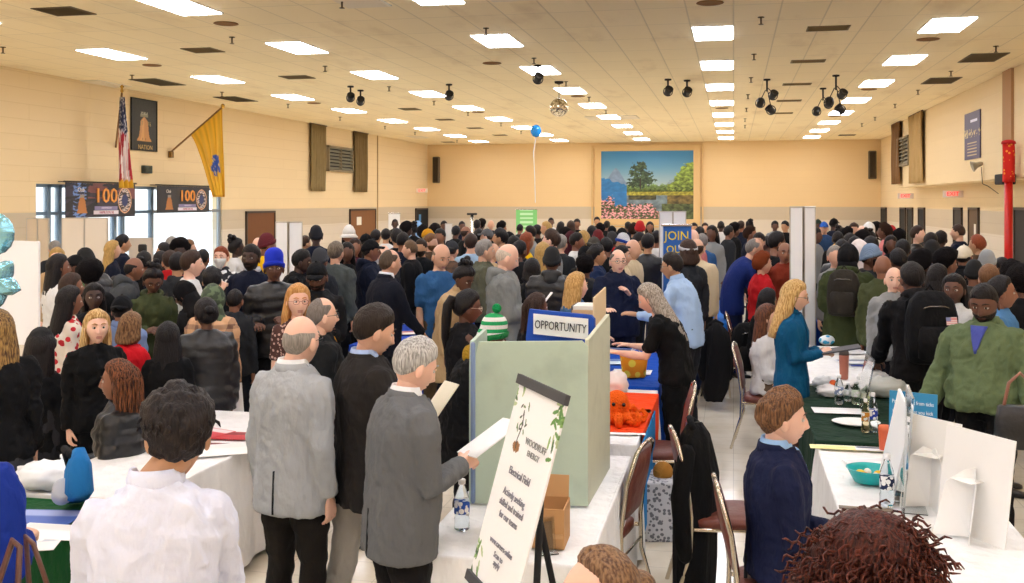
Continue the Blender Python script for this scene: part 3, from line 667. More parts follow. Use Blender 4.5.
# window band on the left: frames, glass, outside wall
k_ = 0; mulp = [36, 51, 62, 88, 117, 125, 154, 222]
YM = [onx(p, XL)[0] for p in mulp]
for i in range(len(YM)-1):
    k_ += 1; y0, y1 = YM[i], YM[i+1]; fm = mat('gloss', '#6f8496', rough=.4) if i < 6 else mat('gloss', '#8b8f92', rough=.4)
    w = struct(thing('window_%d' % k_, 'window', 'window')); del w['label']; del w['category']
    P = [bbox_(XL-.14, XL-.04, y0, y0+.055, 0, ZW), bbox_(XL-.14, XL-.04, y1-.055, y1, 0, ZW), bbox_(XL-.14, XL-.04, y0, y1, ZW-.07, ZW), bbox_(XL-.14, XL-.04, y0, y1, .0, .09), bbox_(XL-.13, XL-.05, y0, y1, 2.03, 2.10)]
    V, F, _ = cat(P); put('window_frame', mesh('window_frame', V, F, smooth=False), fm, w)
    sbox('pane', XL-.095, XL-.085, y0+.08, y1-.08, .08, ZW-.08, m=mat('glass', '#f4faff'), parent=w)
struct(sbox('wall_outside', -19.3, -19, 2, 34, -.1, 6.0, m=mat('plain', '#e8eef8')))
struct(sbox('ground_outside', -19, XL-.3, 0, 34, -.12, -.02, m=mat('plain', '#cfd3d8')))
# base and trim along the walls
struct(sbox('baseboard_left', XL, XL+.015, YW1, YB, 0, .1, m=mat('gloss', '#4a3a2c')))
struct(sbox('baseboard_back', XL, XR, YB-.015, YB, 0, .1, m=mat('gloss', '#4a3a2c')))
struct(sbox('baseboard_right', XR-.015, XR, YF, YB, 0, .1, m=mat('gloss', '#4a3a2c')))
# doors: px0, px1, wall, top row, colour
n_ = 0
def door(px0, px1, X, zt, col, knob=True, glass=None):
    global n_; n_ += 1; y0, y1 = onx(px0, X)[0], onx(px1, X)[0]; y0, y1 = min(y0, y1), max(y0, y1); s = 1 if X < 0 else -1
    dr = struct(thing('door_%d' % n_, 'd', 'd')); del dr['label']; del dr['category']
    xa, xb = sorted((X, X+s*.035)); sbox('door_leaf', xa, xb, y0+.06, y1-.06, .01, zt-.06, m=mat('wood', col), parent=dr, bev=True)
    xa, xb = sorted((X, X+s*.06)); V, F, _ = cat([bbox_(xa, xb, y0, y0+.06, 0, zt), bbox_(xa, xb, y1-.06, y1, 0, zt), bbox_(xa, xb, y0, y1, zt-.06, zt)])
    put('door_frame', mesh('door_frame', V, F, smooth=False), mat('gloss', '#3a2a1e', rough=.5), dr)
    if knob: V, F = tube([(X+s*.03, y0+.16, 1.0), (X+s*.10, y0+.16, 1.0), (X+s*.10, y0+.28, 1.0)], .012, 8); put('door_handle', mesh('door_handle', V, F), mat('metal', '#b9b2a4'), dr)
    if glass: xa, xb = sorted((X+s*.034, X+s*.042)); sbox('notice', xa, xb, y0+(y1-y0)*.25, y0+(y1-y0)*.42, 1.45, 1.75, m=mat('gloss', glass), parent=dr)
zd = 2.3-9.2*onx(259, XL)[1]/FPX; door(245, 274, XL, zd, '#7a4a22'); door(349, 375, XL, 2.3-7*onx(362, XL)[1]/FPX, '#8a5a30', glass='#e9e2d0'); door(415, 427, XL, 2.3-6.4*onx(420, XL)[1]/FPX, '#14181c', glass='#5aa0d8')
for a, b, c in ((882, 887, '#1c1c1c'), (901, 906.5, '#20201c'), (908.5, 913.5, '#2a2a22'), (919.5, 925.5, '#141414'), (955, 963, '#3c362c'), (970, 980, '#6b5236'), (1016, 1040, '#2a241c')): door(a, b, XR, 2.3-5.6*onx((a+b)/2, XR)[1]/FPX, c, knob=False, glass='#e8e0d0' if c == '#6b5236' else None)
# wall strips and pilasters
y_ = onx(377, XL)[0]; struct(sbox('trim_1', XL, XL+.03, y_, y_+.06, 0, CEIL, m=mat('plain', '#b9986a')))
ya, yb = onx(1014, XU)[0], onx(1005, XU)[0]; struct(sbox('trim_2', XU-.05, XU, ya, yb, ZS, CEIL, m=mat('plain', '#b58c62')))
# ceiling panels ------------------------------------------------------------------
COLX = {1: 2.99, 0: -.296, -1: -3.634, -2: -7.02, -3: -10.447}
def panel(x, y, lit, lab=None):
    t = thing('ceiling_light', lab or ('lit rectangular ceiling light panel in the tiled ceiling' if lit else 'unlit milky ceiling light panel in the tiled ceiling'), 'ceiling light', (x, y, CEIL), 0, 'ceiling light panels' if lit else 'unlit ceiling panels')
    a, b = .305, .61
    V, F, _ = cat([box(-a, a, -b, -b+.02, -.012, 0), box(-a, a, b-.02, b, -.012, 0), box(-a, -a+.02, -b, b, -.012, 0), box(a-.02, a, -b, b, -.012, 0)])
    put('frame', mesh('frame', V, F, smooth=False), mat('gloss', '#f0e8d6'), t)
    V, F = box(-a+.02, a-.02, -b+.02, b-.02, -.022, -.002); put('diffuser', mesh('diffuser', V, F, smooth=False), mat('emit', '#f0f3ff', e=LAMP) if lit else mat('gloss', '#f2e3c6'), t)
Y0 = 15.519
for c, X in COLX.items():
    for r in range(-6, 8):
        Y = Y0+r*3.6576
        if Y > YB-1: continue
        if r == -1 and c in (-1,): panel(X-1.0, Y, False, 'unlit milky ceiling panel beside the lit one at the top edge'); panel(X+.95, Y, False, 'wide unlit ceiling panel next to the brightest top-edge light')
        panel(X, Y, True)
for px, py in ((103, 83.5), (418, 137), (597, 118), (628, 117)):
    p = at(px, py, 2.55*FPX/(HY-py)); panel(p.x, p.y, False, {103: 'unlit milky panel in the ceiling above the hanging national flag', 418: 'unlit panel in the ceiling near the far left corner'}.get(px) or ('pale panel imitating a ceiling reflection behind the mirror ball' if px == 597 else 'pale panel imitating a ceiling reflection further along behind the mirror ball'))  # pair behind the mirror ball: pale panels added in place of a ceiling reflection
def onceil(px, py): return at(px, py, 2.55*FPX/(HY-py))
# air grilles, round cans, sprinklers
for px, py, w, h, col in ((64, 11, .6, .55, '#6b5a40'), (203, 50, .55, .5, '#7a6848'), (158, 82, .62, 1.2, '#5f553f'), (236, 99, .6, 1.2, '#5f553f'), (941, 80.5, .62, 1.1, '#6e6048'), (983, 57.5, .62, 1.1, '#6e6048'), (847, 135, .6, .6, '#5c4c34'), (297, 77, .6, .5, '#7a6a4c'), (410, 109, .5, .6, '#7d6c4c'), (445, 119.5, .5, .5, '#7d6c4c'), (475, 128, .5, .5, '#7d6c4c'), (448, 142, .5, .5, '#7d6c4c'), (500, 135, .5, .5, '#7d6c4c'), (828, 28, .6, .4, '#8b7650'), (808, 61, .6, .35, '#8b7650'), (797, 84, .6, .35, '#8b7650'), (789, 100.5, .6, .4, '#8b7650'), (782, 113, .6, .4, '#8b7650')):
    p = onceil(px, py); t = thing('ceiling_vent', 'dark square air grille set flush in the ceiling tiles' if col == '#6e6048' or h > 1 else 'small dusty air vent in the ceiling tiles', 'ceiling vent', (p.x, p.y, CEIL), 0, 'large dark ceiling grilles' if h > 1 else 'small ceiling vents')
    V, F, _ = cat([box(-w/2, w/2, -h/2, -h/2+.03, -.012, 0), box(-w/2, w/2, h/2-.03, h/2, -.012, 0), box(-w/2, -w/2+.03, -h/2, h/2, -.012, 0), box(w/2-.03, w/2, -h/2, h/2, -.012, 0)]+[xf(box(-w/2+.03, w/2-.03, -.012, .012, -.003, .003), Matrix.Translation((0, yy, -.006)) @ Matrix.Rotation(.6, 4, 'X')) for yy in np.arange(-h/2+.05, h/2-.04, .045)])
    put('louvre', mesh('louvre', V, F, smooth=False), mat('gloss', col), t)
    V, F = box(-w/2+.02, w/2-.02, -h/2+.02, h/2-.02, -.004, -.001); put('backing', mesh('backing', V, F, smooth=False), mat('plain', '#33291c'), t)
for px, py in ((226, 23.3), (152, 65), (314, 103), (492, 63), (478, 112), (578, 96), (710, 2.5), (722, 108), (928, 39), (869, 89.2), (835, 116)):
    p = onceil(px, py); V, F = lathe([(.17, 0), (.175, -.008), (.16, -.014), (.12, -.004), (.0, -.003)], 24)
    tag(put('recessed_light', mesh('recessed_light', V, F), mat('gloss', '#8a5f2c'), None, (p.x, p.y, CEIL)), 'round unlit bronze recessed can in the ceiling', 'ceiling light', 'round recessed cans')
for px, py in ((3, 50), (132, 78), (232, 40), (222, 95), (325, 69), (389, 89.5), (434, 104), (468, 115), (501, 126), (486, 31), (340, 120), (385, 129), (415, 135), (457, 143), (288, 107), (761, 20), (754, 57), (751, 80.5), (748, 97.5), (746.5, 111), (745, 121.5), (745, 128), (534, 61), (566, 84.5), (589, 100), (606, 113), (996, 49), (951, 74), (918, 93), (895, 107), (875, 120), (862, 126.5), (521, 134), (342, 0.5)):
    p = onceil(px, max(py-3, 0)); V, F, _ = cat([lathe([(.045, 0), (.045, -.01), (.014, -.014), (.012, -.09)], 12), lathe([(.004, -.088), (.035, -.10), (.035, -.105), (.004, -.107)], 12)])
    tag(put('sprinkler', mesh('sprinkler', V, F), mat('metal', '#6a5a40', rough=.4), None, (p.x, p.y, CEIL)), 'small brass pendant fire sprinkler under the ceiling', 'sprinkler', 'ceiling sprinklers')
# spotlights
def spot(px, py, n, label, s=1.0):
    p = onceil(px, py); t = thing('spotlight', label, 'spotlight', (p.x, p.y, CEIL))
    V, F, _ = cat([lathe([(.07, 0), (.07, -.03), (.02, -.035), (.018, -.20*s)], 12)]); put('mount', mesh('mount', V, F), mat('gloss', '#2a2622'), t)
    for i in range(n):
        a = i*2.4+.5; c = Vector((.14*math.cos(a)*(n > 1), .14*math.sin(a)*(n > 1), -.26*s-.16*i*(n > 1)))
        M = Matrix.Translation(c) @ Matrix.Rotation(a, 4, 'Z') @ Matrix.Rotation(.9, 4, 'X'); q = [xf(lathe([(.05, -.12), (.085, -.10), (.095, .05), (.11, .12), (.10, .12), (.02, .08)], 16), M), torus(tuple(c), .12, .012, n=20, m=6)]
        if n > 1: q.append(tube([(0, 0, -.12*s), tuple(c*.7), tuple(c)], .012, 6))
        V, F, _ = cat(q); V = (V-np.array(c))*.78+np.array(c); put('lamp_head', mesh('lamp_head', V, F), mat('gloss', '#1c1a1a', rough=.4), t)
spot(350.5, 86, 1, 'small black ceiling spotlight, the one of a close pair further from the mirror ball'); spot(360.5, 90, 1, 'small black spotlight on the ceiling beside a dark vent, the lower of a close pair'); spot(449, 84, 1, 'black ceiling spotlight hanging between two light panels')
spot(538, 65, 1, 'black ceiling spotlight just above the mirror ball'); spot(668, 79, 1, 'black boxy spotlight beside the long column of ceiling lights'); spot(687, 80, 1, 'tapering black spotlight next to the column of ceiling lights')
spot(767, 79, 3, 'cluster of black stage lamps on a hanging bracket, nearer the column of lights', 1.3); spot(836, 75, 3, 'tall cluster of black stage lamps hanging by the right wall lights', 1.5); spot(823, 88, 2, 'pair of black stage lamps hanging lower beside a taller cluster', 1.4)
# mirror ball, balloon
p = onceil(559, 81.5); t = thing('mirror_ball', 'mirrored disco ball hanging from the ceiling', 'disco ball', (p.x, p.y, CEIL))
V, F = lathe([(.10, 0), (.09, -.04), (.02, -.06), (.01, -.07)], 16); put('motor', mesh('motor', V, F), mat('gloss', '#2a241c'), t); V, F = tube([(0, 0, -.05), (0, 0, -.36)], .006, 6); put('cord', mesh('cord', V, F), mat('gloss', '#4a4034'), t)
V, F = ball((0, 0, -.55), .195, 36, 26); put('ball', mesh('ball', V, F, smooth=False), mat('mirrorball', '#ffffff'), t)
d = 24; p = at(536, 131, d); t = thing('balloon', 'bright blue balloon floating up near the ceiling on a white ribbon', 'balloon', (p.x, p.y, p.z)); V, F = ball((0, 0, 0), .13, 18, 14, (1, 1, 1.15)); put('envelope', mesh('envelope', V, F), mat('gloss', '#1f8fe0', rough=.2), t)
V, F = tube([(0, 0, -.14), (-.06, 0, -.5), (-.03, 0, -1.1), (-.02, .02, -1.7)], .008, 6); put('ribbon', mesh('ribbon', V, F), mat('gloss', '#e8f4ff'), t)
# mural on the back wall
def fbm(u, v, f, s=0):
    a = 0; amp = 1
    for i in range(4): a = a+amp*np.sin(u*f+1.7*np.sin(v*f*.8+s+i)+i*2.1+s)*np.sin(v*f*1.1+1.3*np.sin(u*f*.9+s*2+i)+i); amp *= .55; f *= 2.03
    return a
def mural(u, v):
    C = np.zeros((len(u), 3)); sky = sstep(.35, 1, v)[:, None]; C[:] = rgb('#b9c6bf')*(1-sky)+rgb('#3f86b4')*sky
    def lay(mask, col, tex=0, f=40):
        c = rgb(col)[None]*(1+tex*fbm(u, v, f)[:, None]); C[mask] = np.clip(c, 0, 1)[mask] if len(c) > 1 else c
    z0 = .40
    lay(v < .42+.33*np.exp(-((u-.16)/.09)**2)**.5*(1-abs(u-.16)*2), '#7f94ab', .05); lay(v < .60-.9*(u-.0)*.42+.02*fbm(u, v, 20), '#2f78b0', .06)
    lay((u > .55) & (v < .42+.55*(u-.55)+.04*fbm(u, v, 12)), '#8fa3a6', .08); lay((u > .80) & (v < .55+1.2*(u-.8)+.03*fbm(u, v, 18)), '#5b7896', .08)
    lay((u > .28) & (v < .50+.02*fbm(u, v, 60)) & (u < .8), '#6f8a4a', .25, 60); lay((u > .72) & (v < .52+.30*sstep(.72, .95, u)+.03*fbm(u, v, 50)), '#7f9440', .3, 50)
    for cx, cy, r in ((.42, .74, .085), (.37, .66, .07), (.48, .65, .08), (.43, .57, .12), (.52, .56, .07), (.44, .80, .05), (.36, .52, .06)):
        lay(((u-cx)/1.0)**2+((v-cy)/.85)**2 < (r*(1+.35*fbm(u, v, 55)))**2, '#3d4f34', .35, 70)
    lay((abs(u-.43) < .008) & (v < .6) & (v > .38), '#3a2a1c'); lay((u > .28) & (v < .44+.03*fbm(u, v, 60)), '#4c5a22', .3, 70)
    lay(v < z0, '#2f78b4', .05, 30); lay((v < .375) & (u > .28), '#6e7f86', .15, 24); lay((v < .375) & (v > .28) & (u > .3) & (u < .60), '#4c4a2e', .3, 40); lay((v < .36) & (u > .72), '#6a5a30', .3, 30); lay((v < z0) & (v > .345) & (u > .28), '#a39a38', .2, 70)
    fl = (v < .20+.04*fbm(u, v, 30)-.10*sstep(.55, .62, u)) & (u < .66) | ((u < .15) & (v < .30+.04*fbm(u, v, 30)))
    lay(fl, '#43502c', .3, 60); n_ = fbm(u, v, 75, 2); C[fl & (n_ > .05)] = rgb('#d98a92'); C[fl & (n_ > .5)] = rgb('#efb3b4'); lay((v < .22) & (u > .66), '#4f5a34', .3, 40)
    return C
d = YB*cs-0; dd = lambda px: onY(px, YB)
def onY(px, Y):
    r = (px-512)/FPX; X = Y*(r*cs-sn)/(cs+r*sn); return X, -X*sn+Y*cs
x0, da = onY(601.3, YB); x1, db = onY(693.5, YB); zt, zb = zof(151.3, da), zof(218.8, da)
t = thing('mural', 'large framed picture of a mountain lake with a tree and pink flowers', 'mural', (x0, YB, zb))
W_, H_ = x1-x0, zt-zb
picture('picture', mural, (0, -.03, 0), (W_, 0, 0), (0, 0, H_), 220, 170, t, .02)
V, F, _ = cat([box(-.28, W_+.28, -.06, -.001, -.26, 0), box(-.28, W_+.28, -.06, -.001, H_, H_+.2), box(-.28, 0, -.06, -.001, 0, H_), box(W_, W_+.28, -.06, -.001, 0, H_)]+[box(-.42, W_+.42, -.1, -.001, H_+.2, H_+.25), box(-.42, -.36, -.1, -.001, -.26, H_+.2), box(W_+.36, W_+.42, -.1, -.001, -.26, H_+.2), box(-.42, W_+.42, -.12, -.001, -.36, -.3)])
put('frame', mesh('frame', V, F, smooth=False), mat('plain', '#e3bf85'), t)
# wall speakers
def wallbox(name, px, py0, py1, w, X, label, col, cat_n, dep=.22):
    Xw, d = onY(px, YB); z0, z1 = zof(py1, d), zof(py0, d); t = thing(name, label, cat_n, (Xw, YB, z0)); h = z1-z0
    V, F = bbox_(-w/2, w/2, -dep, 0, 0, h, .03); put('cabinet', mesh('cabinet', V, F, smooth=False), mat('gloss', col, rough=.6), t)
    V, F = bbox_(-w/2+.04, w/2-.04, -dep-.015, -dep+.01, .05, h-.05, .02); put('grille', mesh('grille', V, F, smooth=False), mat('cloth', '#4c4030'), t)
wallbox('wall_speaker', 437, 157, 183, .30, 0, 'tall brown column speaker on the back wall near the left corner', '#5f5038', 'speaker')
wallbox('wall_speaker', 872, 151, 179, .30, 0, 'tall brown column speaker on the back wall near the right corner', '#5f5038', 'speaker')
# curtains and louvred units on the side walls
def curtain(px0, px1, py0, py1, X, col, label):
    y0, d0 = onx(px0, X); y1, d1 = onx(px1, X); y0, y1 = sorted((y0, y1)); d = (d0+d1)/2; z0, z1 = zof(py1, d), min(zof(py0, d), CEIL-.03); s = 1 if X < 0 else -1
    t = thing('curtain', label, 'curtain', (X, (y0+y1)/2, z0)); n = 64; hw = (y1-y0)/2; rg = []
    for q in np.linspace(0, 1, 8):
        yy = np.linspace(-hw, hw, n); xx = .10+.055*np.sin(np.linspace(0, 2*math.pi*6, n)+q*.8)*(1-.25*q)+.015*np.sin(yy*9+q*5)
        rg.append([(s*a, b*(1-.06*math.sin(q*3)), (z1-z0)*q) for a, b in zip(xx, yy)]+[(s*(a-.02), b*(1-.06*math.sin(q*3)), (z1-z0)*q) for a, b in zip(xx[::-1], yy[::-1])])
    V, F = loft(rg); put('drape', mesh('drape', V, F), mat('cloth', col), t)
    V, F = tube([(s*.10, -hw-.08, z1-z0+.01), (s*.10, hw+.08, z1-z0+.01)], .02, 8); put('rod', mesh('rod', V, F), mat('gloss', '#6a5238'), t)
curtain(308, 323, 124, 191, XL, '#a08d66', 'brown-beige drape on the left wall, the one closer to the flags'); curtain(352, 365, 132, 192, XL, '#8f7a55', 'dark beige drape on the left wall past the louvred unit')
curtain(913, 926, 111, 183, XU, '#c4a878', 'pale pleated drape on the upper right wall, nearer the dark poster'); curtain(895, 903, 121, 184, XU, '#8a6a48', 'brown drape on the upper right wall, nearer the far corner')
def louvre(px0, px1, py0, py1, X, col, label):
    y0, d0 = onx(px0, X); y1, d1 = onx(px1, X); y0, y1 = sorted((y0, y1)); d = (d0+d1)/2; z0, z1 = zof(py1, d), zof(py0, d); s = 1 if X < 0 else -1
    t = thing('louvred_vent', label, 'vent', (X, y0, z0)); w, h = y1-y0, z1-z0; B = lambda a, b, *r: box(*sorted((s*a, s*b)), *r)
    V, F, _ = cat([B(0, .12, 0, .06, 0, h), B(0, .12, w-.06, w, 0, h), B(0, .12, 0, w, 0, .06), B(0, .12, 0, w, h-.06, h), B(0, .12, w/2-.02, w/2+.02, 0, h)]); put('frame', mesh('frame', V, F, smooth=False), mat('gloss', '#8f8064'), t)
    V, F, _ = cat([xf(box(-.06, .06, .05, w-.05, -.008, .008), Matrix.Translation((s*.06, 0, z)) @ Matrix.Rotation(s*.7, 4, 'Y')) for z in np.arange(.12, h-.05, .115)]); put('slats', mesh('slats', V, F, smooth=False), mat('gloss', col), t)
    V, F = B(0, .015, .03, w-.03, .03, h-.03); put('backing', mesh('backing', V, F, smooth=False), mat('plain', '#2c2820'), t)
louvre(326, 350.5, 147, 172, XL, '#8d8974', 'grey louvred ventilation unit between the drapes on the left wall'); louvre(900, 912, 137, 166, XU, '#9b9076', 'grey louvred ventilation unit between the drapes on the right wall')
# exit signs
def exitsign(px, py, X, label):
    s = 1 if X < 0 else -1; Y, d = onx(px, X+s*.297); z = zof(py, d); t = thing('exit_sign', label, 'exit sign', (X+s*.297, Y, z)); rz = 0
    V, F = bbox_(-.297 if s > 0 else -.20, .20 if s > 0 else .297, -.03, .03, -.09, .09, .01); q = put('housing', mesh('housing', V, F, smooth=False), mat('gloss', '#f2e9df'), t); q.rotation_euler = (0, 0, 0)
    text('EXIT', .15, frame_m((-.04*s, -.033, 0), (1, 0, 0), (0, 0, 1)), mat('emit', '#ff2f3a', e=1.5), t, ext=.003)
exitsign(904, 196, XR, 'small red lettered exit sign below the right overhang, the further one'); exitsign(951, 194, XR, 'red lettered exit sign below the right overhang, the nearer one'); exitsign(423, 190.5, XL, 'small exit sign high on the left wall near the far corner')
# boxes on the walls
Y, d = onx(145, XL); t = thing('wall_loudspeaker', 'small dark loudspeaker box on the left wall under the bell poster', 'loudspeaker', (XL, Y, zof(169.5, d))); V, F = bbox_(0, .10, -.16, .16, -.09, .09, .01); put('case', mesh('case', V, F, smooth=False), mat('gloss', '#3c4038'), t); V, F, _ = cat([bbox_(.10, .108, -.14, .0, -.07, .07, .004), bbox_(.10, .108, .02, .14, -.07, .07, .004)]); put('grille', mesh('grille', V, F, smooth=False), mat('cloth', '#55594e'), t)
Y, d = onx(984, XU); t = thing('horn_speaker', 'small grey horn speaker with cable on the upper right wall', 'speaker', (XU, Y, zof(165, d))); V, F = xf(lathe([(.03, -.12), (.05, -.08), (.06, 0), (.12, .10), (.11, .10), (.03, .02)], 20), Matrix.Translation((-.14, 0, 0)) @ Matrix.Rotation(-1.9, 4, 'Y')); put('horn', mesh('horn', V, F), mat('gloss', '#a89a80'), t); V, F = tube([(-.05, 0, -.05), (-.03, 0, -.4), (-.03, -.5, -.46), (-.05, -1.4, -.62)], .008, 6); put('cable', mesh('cable', V, F), mat('gloss', '#3a2c20'), t)
# red wrapped post and box beside it
Yp, dp = onx(1008.5, XU-.18); zt_, zm_, zb_ = zof(144, dp), zof(182, dp), 0.0
t = thing('red_banner_post', 'tall red fabric-wrapped post against the right wall', 'banner post', (XU-.18, Yp, 0))
n = 24; rg = [[(.10*math.cos(a)*(1+.12*math.sin(5*a+z*3)), .105*math.sin(a)*(1+.10*math.sin(4*a+z*2)), z) for a in np.arange(n)*2*math.pi/n] for z in np.linspace(zm_, zt_, 10)]; V, F = loft(rg); rd = mat('spots', '#d8260f', c2='#ef9a2a', s=9, t=.22); put('fabric', mesh('fabric', V, F), rd, t)
V, F = tube([(0, 0, .01), (0, 0, zm_+.05)], .075, 14, False); put('post', mesh('post', V, F), mat('gloss', '#d3180f', rough=.4), t); V, F = lathe([(.14, .0), (.13, .04), (.08, .06)], 20); put('foot', mesh('foot', V, F), mat('gloss', '#a8120c'), t); V, F = lathe([(.13, zt_), (.12, zt_+.05), (.05, zt_+.08)], 16); put('finial', mesh('finial', V, F), mat('gloss', '#c3181c'), t)
V, F = bbox_(-.12, .12, -.30, .30, -.10, .10, .02); Y2, d2 = onx(1003, XU-.02); t = thing('projector', 'small black projector box on a bracket behind the red post', 'projector', (XU-.13, Yp+.45, zof(180, d2))); put('case', mesh('case', V, F, smooth=False), mat('gloss', '#1c1a1a'), t); V, F = tube([(.05, 0, .05), (.15, 0, .30)], .03, 8); put('bracket', mesh('bracket', V, F), mat('gloss', '#1c1a1a'), t)
# posters
def poster_x(px0, px1, py0, py1, X, fn, name, label, nu=60, nv=90, thick=.02, off=.03, edge=None, cat_n='poster'):
    s = 1 if X < 0 else -1; y0, d0 = onx(px0, X+s*off); y1, d1 = onx(px1, X+s*off); d = (d0+d1)/2; z0, z1 = zof(py1, d), zof(py0, d)
    t = thing(name, label, cat_n, (X+s*off, y0, z0)); picture('print', fn, (0, 0, 0), (0, y1-y0, 0), (0, 0, z1-z0), nu, nv, t, thick)
    if edge:
        w, h = abs(y1-y0), z1-z0; a, b = sorted((0, y1-y0)); V, F, _ = cat([box(-.015, .015, a-.02, a, 0, h), box(-.015, .015, b, b+.02, 0, h), box(-.015, .015, a-.02, b+.02, -.02, 0), box(-.015, .015, a-.02, b+.02, h, h+.02)]); put('frame', mesh('frame', V, F, smooth=False), mat('gloss', edge), t)
    return t, y1-y0, z1-z0
def bell(u, v):
    C = np.tile(rgb('#2c2f2c'), (len(u), 1))*(1+.08*fbm(u, v, 30)[:, None]); x = abs(u-.5); prof = np.interp(v, [.17, .20, .25, .33, .45, .54, .60, .64, .66], [.29, .28, .22, .185, .165, .15, .12, .05, .0])
    C[(x < prof) & (v > .17)] = rgb('#c9925a'); C[(x < prof*.6) & (v > .19) & (u < .5)] = rgb('#d8a468'); C[(v > .66) & (v < .71) & (x < .16)] = rgb('#8c8a70'); C[(abs(v-.73) < .03) & (x < .14) & (fbm(u, v, 60) > 0)] = rgb('#a8a890')
    C[(abs(v-.22) < .02) & (abs(x-.06) < .008)] = rgb('#4a3420'); return C
t, w_, h_ = poster_x(131.5, 156.5, 100, 150, XL, bell, 'bell_poster', 'dark poster of a bronze bell high on the left wall between the flags', edge='#1c1c18')
text('NATION', .15, frame_m((.03, w_/2, h_*.05), (0, 1, 0), (0, 0, 1)), mat('gloss', '#d0b070'), t); text('17    76', .15, frame_m((.03, w_/2, h_*.52), (0, 1, 0), (0, 0, 1)), mat('gloss', '#a89a70'), t)
def rpost(u, v):
    C = np.tile(rgb('#4a4668'), (len(u), 1)); C[(v > .78) & (abs(u-.62) < .22) & (v < .84)] = rgb('#e6e8ff'); g = (abs(v-.56) < .09) & (fbm(u, v, 22) > .25); C[g] = rgb('#d8c486'); C[(v < .38) & (v > .06) & (abs(u-.5) < .3) & (np.sin(v*95) > .55)] = rgb('#c9b48a'); return C
poster_x(964.5, 979.8, 112, 159, XU, rpost, 'dark_blue_poster', 'tall dark blue poster on the upper right wall')
# hanging 100th-anniversary banners over the windows
def banner100(cols):
    def f(u, v):
        C = np.tile(rgb('#26252a'), (len(u), 1))
        if cols: C = np.where((fbm(u, v, 9, 1) > .15)[:, None], rgb('#3b3542'), C); C = np.where(((u > .1) & (u < .28) & (fbm(u, v, 30, 2) > .3))[:, None], rgb('#6d8fc8'), C); C = np.where(((u > .3) & (v > .55) & (fbm(u, v, 7, 3) > .2))[:, None], rgb('#7b4a4a'), C)
        bx = .22; C[(abs(u-bx) < np.interp(v, [.12, .2, .45, .62], [.075, .06, .045, .02])) & (v > .12) & (v < .62)] = rgb('#b9763a'); C[(abs(u-bx) < .03) & (abs(v-.62) < .05)] = rgb('#9a8f80')
        r = ((u-.84)/.105)**2+((v-.5)/.40)**2; C[r < 1] = rgb('#e7b48c'); C[(r < .8)] = rgb('#3c3030'); C[(r < .72) & (fbm(u, v, 40) > .1)] = rgb('#d9c8c0'); C[r < .22] = rgb('#2f3b6a')
        C[(abs(u-.56) < .17) & (abs(v-.27) < .055)] = rgb('#8d83a8'); C[(abs(u-.56) < .18) & (v > .08) & (v < .19)] = rgb('#e9dfe6'); return C
    return f
def hang_banner(px0, px1, py0, py1, big, label):
    off = .25; t, w, h = poster_x(px0, px1, py0, py1, XL, banner100(big), 'hanging_banner', label, 150, 80, .01, off, cat_n='banner')
    x = .012; text('100', h*.62, frame_m((x, w*.55, h*.62), (0, 1, 0), (0, 0, 1)), mat('gloss', '#f0a050'), t, ext=.012, sx=1.25); text('Club', h*.17, frame_m((x, w*.20, h*.80), (0, 1, 0), (0, 0, 1)), mat('gloss', '#f2e8e0'), t)
    text('HAMILTON, NJ', h*.105, frame_m((x, w*.56, h*.135), (0, 1, 0), (0, 0, 1)), mat('gloss', '#b8202c'), t); text('ANNIVERSARY', h*.08, frame_m((x, w*.56, h*.27), (0, 1, 0), (0, 0, 1)), mat('gloss', '#e8e0f0'), t)
    V, F, _ = cat([tube([(-.0, -.05, h+.02), (-.0, w+.05, h+.02)], .018, 8), tube([(-.24, .1, h+.02), (0, .1, h+.02)], .012, 6), tube([(-.24, w-.1, h+.02), (0, w-.1, h+.02)], .012, 6)]); put('rod', mesh('rod', V, F), mat('gloss', '#3a342c'), t)
hang_banner(65.5, 135, 183.5, 217, True, 'wide dark centenary banner with bell and flag art over the left windows'); hang_banner(157, 209.3, 186.5, 212.5, False, 'smaller black centenary banner under the yellow flag')
# flags
def flag_us():
    Y, d = onx(122, XL+.9); t = thing('national_flag', 'red, white and blue national flag hanging on a slanted pole from the left wall', 'flag', (XL+.9, Y, 0)); z1, z0 = zof(97, d), zof(188, d)
    Yb = onx(115, XL)[0]; V, F = tube([(-.88, Yb-Y, zof(147, onx(115, XL)[1])), (0, 0, z1+.10)], .022, 10); put('pole', mesh('pole', V, F), mat('wood', '#8a6234'), t); V, F = lathe([(.01, z1+.08), (.035, z1+.12), (.02, z1+.18), (.045, z1+.22), (.005, z1+.26)], 12); put('finial', mesh('finial', V, F), mat('metal', '#c9a14a'), t)
    h = z1-z0; nu, nv = 60, 60; W = .36
    def fn(u, v):
        C = np.where((np.floor((u*1.6+.12*np.sin(v*5))*7) % 2 == 0)[:, None], rgb('#b3202f'), rgb('#ece2dc')); c = (v > .60+.05*np.sin(u*8)); C[c] = rgb('#232b4e'); C[c & (fbm(u, v, 46) > .55)] = rgb('#e8e6ea'); C[v < .075+.02*np.sin(u*30)] = rgb('#d9a520'); return C
    def wob(u, v): return .09*np.sin(u*15+v*2)*(.25+.75*(1-v))
    o = picture('cloth', fn, (.0, -.10, z0), (.04, W, 0), (.0, -.10, h), nu, nv, t, .008, wob)
    me = o.data
    for vv in me.vertices:                                # gathered at the top
        q = (vv.co.z-z0)/h; vv.co.y = (vv.co.y-.03)*(1-.72*max(0, q)**1.3)+.03-.03*q
flag_us()
